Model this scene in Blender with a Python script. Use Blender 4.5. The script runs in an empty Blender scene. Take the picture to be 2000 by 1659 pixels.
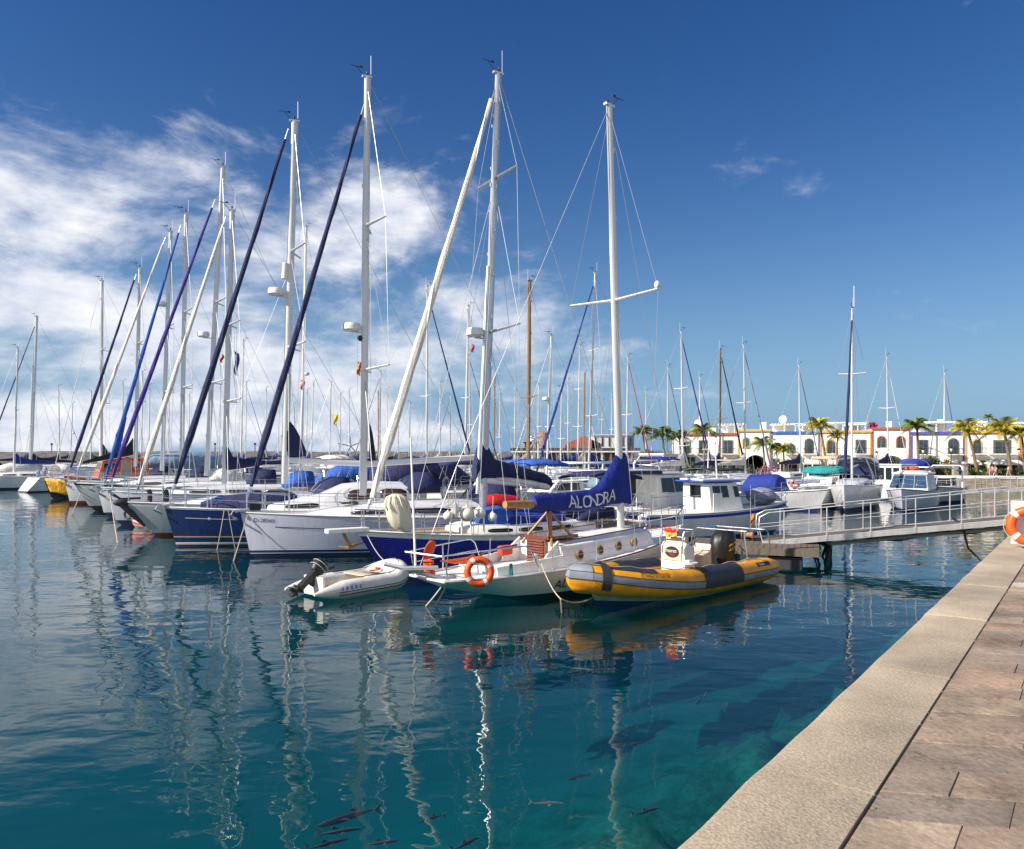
import bpy, bmesh, math, random
from mathutils import Vector, Matrix, noise
R = random.Random(11)
sc = bpy.context.scene
col = sc.collection
rad = math.radians

# ---------------------------------------------------------------- camera, sky, sun, exposure
CAM_Z, FPX, CX, HY = 3.2, 1500.0, 1000.0, 885.0      # photo pixels: focal length, centre column, horizon row
cam = bpy.data.cameras.new("camera")
cam.lens, cam.sensor_width = 27.0, 36.0
cam.shift_y = (HY - 829.5) / 2000.0
cam.clip_start, cam.clip_end = 0.05, 6000
camo = bpy.data.objects.new("camera", cam)
camo.location, camo.rotation_euler = (0, 0, CAM_Z), (rad(90), 0, 0)
col.objects.link(camo)
sc.camera = camo

SUN = Vector((-0.80, -0.30, 0.54)).normalized()
sun = bpy.data.lights.new("sun", 'SUN')
sun.energy, sun.angle, sun.color = 4.8, rad(0.53), (1.0, 0.92, 0.80)
suno = bpy.data.objects.new("sun", sun)
suno.rotation_euler = SUN.to_track_quat('Z', 'Y').to_euler()
suno.location = (-40, -15, 60)
col.objects.link(suno)

W = bpy.data.worlds.new("World")
sc.world = W
W.use_nodes = True
wn, wl = W.node_tree.nodes, W.node_tree.links
wn.clear()
def N(tree, typ, **kw):
    n = tree.nodes.new(typ)
    for k, v in kw.items():
        if k == 'inp':
            for a, b in v.items():
                n.inputs[a].default_value = b
        else:
            setattr(n, k, v)
    return n
def MATH(t, op, a, b=None, clamp=False):
    n = N(t, 'ShaderNodeMath', operation=op, use_clamp=clamp)
    for i, x in enumerate((a, b)):
        if x is None: continue
        if isinstance(x, (int, float)): n.inputs[i].default_value = x
        else: t.links.new(x, n.inputs[i])
    return n.outputs[0]
wt = W.node_tree
sky = N(wt, 'ShaderNodeTexSky', sky_type='NISHITA', sun_disc=False)
sky.sun_elevation = math.asin(SUN.z)
sky.sun_rotation = math.atan2(SUN.x, SUN.y)
sky.altitude, sky.air_density, sky.dust_density, sky.ozone_density = 0, 1.0, 0.25, 2.2
hsv = N(wt, 'ShaderNodeHueSaturation', inp={'Hue': 0.514, 'Saturation': 1.36, 'Value': 0.45})
wl.new(sky.outputs[0], hsv.inputs['Color'])
tc = N(wt, 'ShaderNodeTexCoord')
sp = N(wt, 'ShaderNodeSeparateXYZ')
wl.new(tc.outputs['Generated'], sp.inputs[0])
X, Y, Z = sp.outputs
az = MATH(wt, 'ARCTAN2', X, Y)                        # compass angle from +Y, radians
el = MATH(wt, 'ARCSINE', Z)
def blob(a0, e0, sa, se, amp):
    u = MATH(wt, 'DIVIDE', MATH(wt, 'SUBTRACT', az, a0), sa)
    v = MATH(wt, 'DIVIDE', MATH(wt, 'SUBTRACT', el, e0), se)
    q = MATH(wt, 'ADD', MATH(wt, 'MULTIPLY', u, u), MATH(wt, 'MULTIPLY', v, v))
    return MATH(wt, 'MULTIPLY', MATH(wt, 'POWER', 2.718, MATH(wt, 'MULTIPLY', q, -1.0)), amp)
blobs = [(-0.60, 0.275, 0.30, 0.09, 0.86), (-0.165, 0.295, 0.12, 0.075, 0.84), (-0.28, 0.235, 0.2, 0.06, 0.66),
         (-0.60, 0.14, 0.58, 0.10, 0.86), (-0.05, 0.17, 0.2, 0.07, 0.66), (-0.9, 0.03, 0.95, 0.075, 0.88), (-0.24, 0.12, 0.33, 0.10, 0.76), (-0.35, 0.03, 0.5, 0.05, 0.74), (0.13, 0.135, 0.13, 0.03, 0.58), (0.06, 0.09, 0.16, 0.05, 0.46), (0.03, 0.22, 0.08, 0.05, 0.46),
         (-2.5, 0.5, 0.9, 0.5, 1.1), (2.5, 0.55, 0.9, 0.5, 1.1), (3.3, 0.6, 0.9, 0.5, 1.1), (-3.3, 0.6, 0.9, 0.5, 1.1), (-0.5, 0.49, 0.3, 0.05, 0.10), (0.62, 0.055, 0.07, 0.012, 0.30)]  # strong blobs behind the camera are unseen clouds, added as fill light
msum = None
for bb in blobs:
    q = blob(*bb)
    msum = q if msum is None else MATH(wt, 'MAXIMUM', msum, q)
cmb = N(wt, 'ShaderNodeCombineXYZ')
wl.new(az, cmb.inputs[0]); wl.new(MATH(wt, 'MULTIPLY', el, 2.1), cmb.inputs[1])
n1 = N(wt, 'ShaderNodeTexNoise', inp={'Scale': 4.6, 'Detail': 9.0, 'Roughness': 0.62, 'Distortion': 0.35})
wl.new(cmb.outputs[0], n1.inputs['Vector'])
n2 = N(wt, 'ShaderNodeTexNoise', inp={'Scale': 13.0, 'Detail': 5.0, 'Roughness': 0.6})
wl.new(cmb.outputs[0], n2.inputs['Vector'])
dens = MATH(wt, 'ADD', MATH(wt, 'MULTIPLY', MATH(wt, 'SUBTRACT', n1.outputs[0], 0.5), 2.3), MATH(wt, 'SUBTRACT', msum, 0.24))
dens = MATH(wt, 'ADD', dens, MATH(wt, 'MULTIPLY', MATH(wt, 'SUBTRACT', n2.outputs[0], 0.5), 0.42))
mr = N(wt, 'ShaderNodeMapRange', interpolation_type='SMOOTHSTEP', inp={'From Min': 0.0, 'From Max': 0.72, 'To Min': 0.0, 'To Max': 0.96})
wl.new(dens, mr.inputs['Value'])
# cloud tone: lit tops, greyer bellies
cr = N(wt, 'ShaderNodeMapRange', inp={'From Min': 0.35, 'From Max': 0.7, 'To Min': 0.0, 'To Max': 1.0})
wl.new(n2.outputs[0], cr.inputs['Value'])
cmix = N(wt, 'ShaderNodeMix', data_type='RGBA')
cmix.inputs['A'].default_value = (3.1, 3.35, 4.0, 1)
cmix.inputs['B'].default_value = (4.9, 4.85, 4.9, 1)
wl.new(cr.outputs[0], cmix.inputs['Factor'])
hz = N(wt, 'ShaderNodeMix', data_type='RGBA')              # clear blue haze low over the sea
hz.inputs['B'].default_value = (0.92, 1.80, 2.90, 1)
hq = MATH(wt, 'DIVIDE', MATH(wt, 'ABSOLUTE', el), 0.165)
wl.new(MATH(wt, 'MULTIPLY', MATH(wt, 'POWER', 2.718, MATH(wt, 'MULTIPLY', MATH(wt, 'POWER', hq, 1.5), -1.0)), 0.95), hz.inputs['Factor'])
wl.new(hsv.outputs[0], hz.inputs['A'])
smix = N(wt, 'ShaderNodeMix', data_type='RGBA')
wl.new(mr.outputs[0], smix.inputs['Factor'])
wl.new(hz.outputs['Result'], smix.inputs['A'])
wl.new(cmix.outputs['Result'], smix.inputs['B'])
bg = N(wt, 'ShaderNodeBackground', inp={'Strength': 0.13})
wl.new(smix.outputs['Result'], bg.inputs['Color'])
wo = N(wt, 'ShaderNodeOutputWorld')
wl.new(bg.outputs[0], wo.inputs['Surface'])

vs = sc.view_settings
vs.view_transform, vs.look, vs.gamma, vs.use_curve_mapping = 'Standard', 'None', 1.0, False
vs.exposure = 0.75
sc.cycles.max_bounces = 8
sc.cycles.transparent_max_bounces = 16
sc.cycles.caustics_reflective = False
sc.cycles.caustics_refractive = False
sc.cycles.use_denoising = True

# ---------------------------------------------------------------- materials
def mat(name, rgb, rough=0.5, metal=0.0, var=0.12, scale=5.0, stretch=(1, 1, 1), bump=0.0, bscale=None, bstretch=None, coat=0.0, spec=None, streak=0.0, scum=0.0):
    m = bpy.data.materials.new(name)
    m.use_nodes = True
    t = m.node_tree
    p = t.nodes['Principled BSDF']
    p.inputs['Roughness'].default_value = rough
    p.inputs['Metallic'].default_value = metal
    p.inputs['Coat Weight'].default_value = coat
    if spec is not None: p.inputs['Specular IOR Level'].default_value = spec
    c = N(t, 'ShaderNodeTexCoord')
    mp = N(t, 'ShaderNodeMapping')
    mp.inputs['Scale'].default_value = stretch
    t.links.new(c.outputs['Object'], mp.inputs[0])
    nz = N(t, 'ShaderNodeTexNoise', inp={'Scale': scale, 'Detail': 6.0, 'Roughness': 0.6})
    t.links.new(mp.outputs[0], nz.inputs['Vector'])
    rmp = N(t, 'ShaderNodeMapRange', inp={'From Min': 0.3, 'From Max': 0.7})
    t.links.new(nz.outputs[0], rmp.inputs['Value'])
    mx = N(t, 'ShaderNodeMix', data_type='RGBA')
    mx.inputs['A'].default_value = [max(0, v * (1 - var)) for v in rgb] + [1]
    mx.inputs['B'].default_value = [min(1, v * (1 + var * 0.6)) for v in rgb] + [1]
    t.links.new(rmp.outputs[0], mx.inputs['Factor'])
    outc = mx.outputs['Result']
    if streak:
        mp3 = N(t, 'ShaderNodeMapping'); mp3.inputs['Scale'].default_value = (7, 7, 0.5)
        t.links.new(c.outputs['Object'], mp3.inputs[0])
        n3 = N(t, 'ShaderNodeTexNoise', inp={'Scale': 1.3, 'Detail': 4.0})
        t.links.new(mp3.outputs[0], n3.inputs['Vector'])
        r3 = N(t, 'ShaderNodeMapRange', inp={'From Min': 0.52, 'From Max': 0.75, 'To Max': streak})
        t.links.new(n3.outputs[0], r3.inputs['Value'])
        m3 = N(t, 'ShaderNodeMix', data_type='RGBA')
        m3.inputs['B'].default_value = (0.20, 0.17, 0.12, 1)
        t.links.new(r3.outputs[0], m3.inputs['Factor']); t.links.new(outc, m3.inputs['A'])
        outc = m3.outputs['Result']
    if scum:                                             # weed and rust tinted line just above the waterline
        sz = N(t, 'ShaderNodeSeparateXYZ'); t.links.new(c.outputs['Object'], sz.inputs[0])
        n4 = N(t, 'ShaderNodeTexNoise', inp={'Scale': 3.0, 'Detail': 6.0, 'Roughness': 0.7}); t.links.new(c.outputs['Object'], n4.inputs['Vector'])
        hh = MATH(t, 'SUBTRACT', MATH(t, 'MULTIPLY', n4.outputs[0], 0.22), sz.outputs[2])
        r4 = N(t, 'ShaderNodeMapRange', inp={'From Min': -0.06, 'From Max': 0.12, 'To Max': scum}); t.links.new(hh, r4.inputs['Value'])
        m4 = N(t, 'ShaderNodeMix', data_type='RGBA'); m4.inputs['B'].default_value = (0.10, 0.095, 0.045, 1)
        t.links.new(r4.outputs[0], m4.inputs['Factor']); t.links.new(outc, m4.inputs['A']); outc = m4.outputs['Result']
    t.links.new(outc, p.inputs['Base Color'])
    rr = N(t, 'ShaderNodeMapRange', inp={'To Min': max(0, rough - 0.08), 'To Max': min(1, rough + 0.12)})
    t.links.new(nz.outputs[0], rr.inputs['Value']); t.links.new(rr.outputs[0], p.inputs['Roughness'])
    if bump:
        mp2 = N(t, 'ShaderNodeMapping'); mp2.inputs['Scale'].default_value = bstretch or stretch
        t.links.new(c.outputs['Object'], mp2.inputs[0])
        nb = N(t, 'ShaderNodeTexNoise', inp={'Scale': bscale or scale * 3, 'Detail': 4.0})
        t.links.new(mp2.outputs[0], nb.inputs['Vector'])
        bn = N(t, 'ShaderNodeBump', inp={'Strength': 1.0, 'Distance': bump})
        t.links.new(nb.outputs[0], bn.inputs['Height']); t.links.new(bn.outputs[0], p.inputs['Normal'])
    return m
M = {}
def mk(k, *a, **kw): M[k] = mat(k, *a, **kw)
mk('gelcoat', (0.72, 0.72, 0.74), 0.25, var=0.08, scale=1.2, coat=0.4, streak=0.24, scum=0.6)
mk('gelcoat_lilac', (0.62, 0.61, 0.72), 0.22, var=0.08, scale=1.0, coat=0.4, streak=0.2, scum=0.5)
mk('gelcoat_grey', (0.50, 0.51, 0.53), 0.3, var=0.12, scale=1.2, coat=0.3, streak=0.3, scum=0.6)
mk('white_paint', (0.78, 0.77, 0.74), 0.4, var=0.08, scale=2.5, streak=0.2)
mk('cream', (0.66, 0.60, 0.47), 0.55, var=0.1, scale=3, bump=0.01, bscale=6)
mk('navy_hull', (0.010, 0.022, 0.10), 0.16, var=0.25, scale=1.0, coat=0.5, streak=0.07)
mk('ketch_blue', (0.028, 0.018, 0.31), 0.24, var=0.3, scale=0.9, coat=0.35, streak=0.14, scum=0.5)
mk('black_hull', (0.012, 0.012, 0.018), 0.25, var=0.2, coat=0.3)
mk('boot_navy', (0.012, 0.02, 0.11), 0.4, var=0.3, scum=0.35)
mk('boot_black', (0.014, 0.014, 0.016), 0.5)
mk('bottom_blue', (0.01, 0.035, 0.15), 0.6)
mk('bottom_red', (0.14, 0.025, 0.02), 0.65)
mk('gold', (0.42, 0.28, 0.10), 0.4)
mk('alu', (0.62, 0.62, 0.63), 0.38, metal=0.55, var=0.14, scale=2.0, stretch=(3, 3, 0.6))
mk('alu_white', (0.74, 0.73, 0.71), 0.38, var=0.10, scale=2.0, stretch=(3, 3, 0.6))
mk('steel', (0.66, 0.67, 0.69), 0.22, metal=0.95, var=0.1)
mk('wire', (0.42, 0.43, 0.46), 0.4, metal=0.5)
mk('wood', (0.36, 0.19, 0.07), 0.5, var=0.3, scale=3, stretch=(6, 6, 0.7), bump=0.002)
mk('varnish', (0.17, 0.05, 0.022), 0.25, var=0.35, scale=3, stretch=(1, 6, 8), coat=0.5)
mk('teak', (0.42, 0.31, 0.18), 0.7, var=0.25, scale=3, stretch=(0.6, 14, 1))
mk('deck', (0.66, 0.65, 0.62), 0.6, var=0.10, scale=4)
for k, c in (('canvas_navy', (0.011, 0.017, 0.075)), ('canvas_royal', (0.006, 0.025, 0.23)), ('canvas_blue', (0.02, 0.10, 0.42)), ('canvas_black', (0.014, 0.014, 0.024)),
             ('canvas_white', (0.70, 0.67, 0.62)), ('canvas_grey', (0.24, 0.26, 0.36)), ('canvas_teal', (0.004, 0.22, 0.23)), ('canvas_steel', (0.17, 0.27, 0.38)),
             ('canvas_purple', (0.05, 0.025, 0.25)), ('canvas_red', (0.45, 0.02, 0.03)), ('canvas_beige', (0.5, 0.40, 0.28)), ('canvas_orange', (0.75, 0.10, 0.015)), ('canvas_yellow', (0.80, 0.42, 0.03))):
    mk(k, c, 0.8, var=0.3, scale=2.6, bump=0.06, bscale=3.6, bstretch=(1.5, 1.5, 0.6))
mk('sail_white', (0.74, 0.70, 0.63), 0.7, var=0.18, scale=3, stretch=(2, 2, 0.8), bump=0.012, bscale=10)
mk('glass', (0.012, 0.016, 0.02), 0.06, var=0.3, spec=0.6)
mk('glass_blue', (0.03, 0.07, 0.14), 0.08, var=0.3)
mk('glass_brown', (0.05, 0.03, 0.022), 0.08, var=0.4)
mk('black', (0.015, 0.015, 0.016), 0.45, var=0.3)
mk('rubber', (0.03, 0.032, 0.036), 0.65, var=0.3, bump=0.002)
mk('rope', (0.48, 0.42, 0.31), 0.9, var=0.3, scale=30)
mk('rope_orange', (0.62, 0.10, 0.03), 0.85, var=0.3, scale=30)
mk('orange', (0.78, 0.10, 0.012), 0.42, var=0.14, scale=6)
mk('reflective', (0.62, 0.63, 0.64), 0.4, var=0.1)
mk('pvc_white', (0.70, 0.68, 0.63), 0.42, var=0.16, scale=3, bump=0.006, bscale=5, streak=0.2, scum=0.5)
mk('buoy_white', (0.74, 0.70, 0.60), 0.45, var=0.16, scale=5)
mk('rib_yellow', (0.80, 0.34, 0.008), 0.42, var=0.3, scale=2.5, bump=0.008, bscale=5, streak=0.22)
mk('rib_grey', (0.22, 0.25, 0.30), 0.5, var=0.3, streak=0.2, scale=3, bump=0.004, bscale=6)
mk('rib_dark', (0.028, 0.032, 0.042), 0.5, var=0.3, scale=3)
mk('rib_hull', (0.42, 0.44, 0.38), 0.45, var=0.25, scale=2.0, stretch=(2.5, 1, 2.5))
mk('plastic_red', (0.55, 0.02, 0.02), 0.4)
mk('plastic_beige', (0.62, 0.50, 0.36), 0.5)
mk('lettering_white', (0.72, 0.70, 0.70), 0.6)
mk('lettering_black', (0.012, 0.012, 0.014), 0.5)
mk('lettering_blue', (0.02, 0.04, 0.35), 0.5)
mk('lettering_gold', (0.75, 0.5, 0.05), 0.5)
mk('flag_red', (0.6, 0.05, 0.03), 0.8); mk('flag_yellow', (0.75, 0.5, 0.02), 0.8); mk('flag_orange', (0.75, 0.22, 0.03), 0.8); mk('flag_blue', (0.03, 0.04, 0.22), 0.8)
mk('concrete', (0.33, 0.29, 0.24), 0.9, var=0.3, scale=2.2, bump=0.006, bscale=30)
mk('rock', (0.11, 0.105, 0.10), 0.95, var=0.5, scale=0.8, bump=0.15, bscale=1.2)
mk('stone_wall', (0.30, 0.25, 0.19), 0.9, var=0.5, scale=1.2, bump=0.05, bscale=2.5)
mk('plaster', (0.86, 0.84, 0.81), 0.8, var=0.06, scale=0.7)
for k, c in (('trim_red', (0.42, 0.10, 0.05)), ('trim_yellow', (0.70, 0.40, 0.08)), ('trim_blue', (0.03, 0.13, 0.48)), ('trim_orange', (0.62, 0.20, 0.03)), ('trim_violet', (0.10, 0.10, 0.42)), ('trim_green', (0.03, 0.25, 0.10))):
    mk(k, c, 0.7, var=0.12, scale=1.5)
mk('window_glass', (0.05, 0.075, 0.08), 0.12, var=0.4, scale=0.6)
mk('window_wood', (0.10, 0.12, 0.11), 0.6)
mk('dark_roof', (0.05, 0.04, 0.04), 0.8); mk('grey_wall', (0.28, 0.28, 0.31), 0.8)
mk('dark_interior', (0.035, 0.03, 0.028), 0.9)
mk('leaf_palm', (0.15, 0.20, 0.035), 0.5, var=0.4, scale=3)
mk('leaf_palm_yellow', (0.42, 0.36, 0.035), 0.5, var=0.45, scale=3)
mk('leaf_dark', (0.030, 0.058, 0.016), 0.6, var=0.5, scale=3)
mk('leaf_hedge', (0.055, 0.095, 0.015), 0.6, var=0.5, scale=3)
mk('petal', (0.40, 0.03, 0.14), 0.7, var=0.3)
mk('bark', (0.20, 0.15, 0.10), 0.9, var=0.35, scale=4, stretch=(1, 1, 5), bump=0.02)
mk('skin', (0.45, 0.27, 0.19), 0.6); mk('cloth_red', (0.35, 0.05, 0.05), 0.8); mk('cloth_blue', (0.05, 0.09, 0.2), 0.8); mk('cloth_white', (0.6, 0.6, 0.6), 0.8); mk('hair', (0.03, 0.02, 0.015), 0.7)
mk('fish_dark', (0.022, 0.026, 0.026), 0.6, var=0.3); mk('fish_silver', (0.10, 0.115, 0.115), 0.35, var=0.5)
mk('pontoon_wood', (0.13, 0.105, 0.082), 0.85, var=0.3, scale=3, stretch=(8, 1, 1))
mk('lamp_glass', (0.7, 0.7, 0.66), 0.3)

# ---------------------------------------------------------------- mesh helpers
def frame_of(t, up=Vector((0, 0, 1))):
    t = t.normalized()
    if abs(t.dot(up)) > 0.97: up = Vector((1, 0, 0))
    a = t.cross(up).normalized()
    return a, a.cross(t).normalized()          # side, up
class MB:
    def __init__(s): s.v, s.f, s.m, s.s = [], [], [], []
    def add(s, vs, fs, m=0, smooth=False):
        o = len(s.v)
        s.v += [tuple(v) for v in vs]
        for k, f in enumerate(fs):
            s.f.append([i + o for i in f]); s.m.append(m[k] if isinstance(m, list) else m); s.s.append(smooth)
    def box(s, c, d, m=0, rot=None):
        c = Vector(c); h = [x / 2 for x in d]
        vs = [Vector((x * h[0], y * h[1], z * h[2])) for x in (-1, 1) for y in (-1, 1) for z in (-1, 1)]
        if rot is not None: vs = [rot @ v for v in vs]
        s.add([c + v for v in vs], [(0, 1, 3, 2), (4, 6, 7, 5), (0, 4, 5, 1), (2, 3, 7, 6), (0, 2, 6, 4), (1, 5, 7, 3)], m)
    def beam(s, a, b, w, h, m=0):
        a, b = Vector(a), Vector(b); t = b - a
        sd, up = frame_of(t)
        rot = Matrix((t.normalized(), sd, up)).transposed()
        s.box((a + b) / 2, (t.length, w, h), m, rot)
    def tube(s, pts, r, m=0, n=8, cap=True, closed=False, flat=1.0):
        pts = [Vector(p) for p in pts]; k = len(pts); vs, fs = [], []
        pa = None
        for i, p in enumerate(pts):
            if closed: t = pts[(i + 1) % k] - pts[i - 1]
            else: t = pts[min(i + 1, k - 1)] - pts[max(i - 1, 0)]
            t = t.normalized() if t.length > 1e-9 else Vector((0, 0, 1))
            if pa is None: a, u = frame_of(t)
            else:
                a = (pa - t * pa.dot(t))
                a = a.normalized() if a.length > 1e-6 else frame_of(t)[0]
                u = a.cross(t)
            pa = a
            rr = r[i] if isinstance(r, (list, tuple)) else r
            for j in range(n):
                q = 2 * math.pi * j / n
                vs.append(p + a * (math.cos(q) * rr * flat) + u * (math.sin(q) * rr))
        e = k if closed else k - 1
        for i in range(e):
            for j in range(n):
                a0, a1 = i * n + j, i * n + (j + 1) % n
                b0, b1 = ((i + 1) % k) * n + j, ((i + 1) % k) * n + (j + 1) % n
                fs.append((a0, b0, b1, a1))
        s.add(vs, fs, m, True)
        if cap and not closed:
            o = len(s.v) - len(vs)
            s.f.append([o + j for j in range(n)]); s.f.append([o + (k - 1) * n + j for j in reversed(range(n))])
            s.m += [m, m]; s.s += [False, False]
    def loft(s, secs, m=0, closed=False, cap=False, smooth=True, rowmats=None):
        n = len(secs[0]); vs = [p for q in secs for p in q]; fs, ms = [], []
        for i in range(len(secs) - 1):
            for j in range(n if closed else n - 1):
                fs.append((i * n + j, i * n + (j + 1) % n, (i + 1) * n + (j + 1) % n, (i + 1) * n + j))
                ms.append(rowmats[j] if rowmats else m)
        s.add(vs, fs, ms, smooth)
        if cap:
            o = len(s.v) - len(vs); l = len(secs) - 1
            s.f.append([o + j for j in reversed(range(n))]); s.f.append([o + l * n + j for j in range(n)])
            s.m += [m, m]; s.s += [False, False]
    def ell(s, c, r, m=0, n=12, k=8, rot=None):
        c = Vector(c); r = (r, r, r) if isinstance(r, (int, float)) else r
        vs, fs = [], []
        for i in range(k + 1):
            a = math.pi * i / k
            for j in range(n):
                q = 2 * math.pi * j / n
                v = Vector((r[0] * math.sin(a) * math.cos(q), r[1] * math.sin(a) * math.sin(q), r[2] * math.cos(a)))
                vs.append(c + (rot @ v if rot is not None else v))
        for i in range(k):
            for j in range(n):
                fs.append((i * n + j, (i + 1) * n + j, (i + 1) * n + (j + 1) % n, i * n + (j + 1) % n))
        s.add(vs, fs, m, True)
    def lathe(s, c, prof, m=0, n=12, axis=None):
        c = Vector(c); ax = Vector(axis or (0, 0, 1)).normalized(); a, u = frame_of(ax)
        s.loft([[c + ax * z + (a * math.cos(2 * math.pi * j / n) + u * math.sin(2 * math.pi * j / n)) * r for j in range(n)] for r, z in prof], m, closed=True, cap=True)
    def prism(s, poly, vec, m=0):
        p = [Vector(q) for q in poly]; vec = Vector(vec); n = len(p)
        s.add(p + [q + vec for q in p], [tuple(range(n))[::-1], tuple(range(n, 2 * n))] + [(i, (i + 1) % n, n + (i + 1) % n, n + i) for i in range(n)], m)
    def panel(s, quad, u0, u1, v0, v1, off=0.015, m=0, inset=0.0):
        a, b, c, d = [Vector(q) for q in quad]       # a-b bottom, d-c top
        P = lambda u, v: (a * (1 - u) + b * u) * (1 - v) + (d * (1 - u) + c * u) * v
        nrm = (b - a).cross(d - a).normalized()
        p = [P(u0, v0), P(u1, v0), P(u1, v1), P(u0, v1)]
        s.prism([q - nrm * 0.01 for q in p], nrm * (off + 0.01), m)
    def torus(s, c, R_, r, axis=(0, 1, 0), m=0, n=28, k=10, mats=None, a0=0, a1=2 * math.pi):
        ax = Vector(axis).normalized(); a, u = frame_of(ax)
        full = abs(a1 - a0 - 2 * math.pi) < 1e-6
        pts = [Vector(c) + (a * math.cos(a0 + (a1 - a0) * i / n) + u * math.sin(a0 + (a1 - a0) * i / n)) * R_ for i in range(n + (0 if full else 1))]
        s.tube(pts, r, m, k, closed=full)
    def build(s, name, mats, parent=None, bevel=0.0, angle=40, loc=None):
        me = bpy.data.meshes.new(name)
        me.from_pydata(s.v, [], s.f)
        for x in (mats if isinstance(mats, (list, tuple)) else [mats]):
            me.materials.append(M[x] if isinstance(x, str) else x)
        me.polygons.foreach_set('material_index', s.m)
        me.polygons.foreach_set('use_smooth', s.s)
        me.update()
        if any(s.s): me.set_sharp_from_angle(angle=rad(angle))
        o = bpy.data.objects.new(name, me)
        col.objects.link(o)
        if parent is not None: o.parent = parent
        if loc is not None: o.location = loc
        if bevel:
            bv = o.modifiers.new('bevel', 'BEVEL'); bv.width = bevel; bv.segments = 2; bv.limit_method = 'ANGLE'; bv.angle_limit = rad(35)
        return o
def tag(o, label=None, cat=None, group=None, kind=None):
    if label: o['label'] = label
    if cat: o['category'] = cat
    if group: o['group'] = group
    if kind: o['kind'] = kind
    return o
def empty(name, loc, rz=0.0, label=None, cat=None, group=None):
    o = bpy.data.objects.new(name, None)
    o.location, o.rotation_euler = loc, (0, 0, rz)
    o.empty_display_size = 0.3
    col.objects.link(o)
    return tag(o, label, cat, group)
def copy_tree(o, parent=None):
    c = o.copy(); col.objects.link(c); c.parent = parent
    for ch in [x for x in list(o.children)]: copy_tree(ch, c)
    return c
def W3(px, py, d): return Vector(((px - CX) / FPX * d, d, CAM_Z - (py - HY) / FPX * d))
def GP(px, py, z=0.0):
    d = (CAM_Z - z) * FPX / (py - HY)
    return Vector(((px - CX) / FPX * d, d, z))
_glyph = {}
def text_pts(body, size, shear=0.0):
    k = (body, size, shear)
    if k not in _glyph:
        cu = bpy.data.curves.new('lettering', 'FONT'); cu.body = body; cu.size = size; cu.shear = shear; cu.resolution_u = 3
        o = bpy.data.objects.new('lettering', cu); col.objects.link(o)
        me = bpy.data.meshes.new_from_object(o.evaluated_get(bpy.context.evaluated_depsgraph_get()))
        bm = bmesh.new(); bm.from_mesh(me); bmesh.ops.triangulate(bm, faces=bm.faces[:])
        for _ in range(2):
            lg = [e for e in bm.edges if e.calc_length() > size * .16]
            if lg: bmesh.ops.subdivide_edges(bm, edges=lg, cuts=1); bmesh.ops.triangulate(bm, faces=bm.faces[:])
        bm.to_mesh(me); bm.free()
        _glyph[k] = ([tuple(v.co) for v in me.vertices], [list(p.vertices) for p in me.polygons])
        bpy.data.objects.remove(o); bpy.data.curves.remove(cu); bpy.data.meshes.remove(me)
    return _glyph[k]
def text_mb(mb, body, size, fn, m=0, shear=0.0):
    vs, fs = text_pts(body, size, shear)
    mb.add([fn(v[0], v[1]) for v in vs], fs, m)

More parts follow.
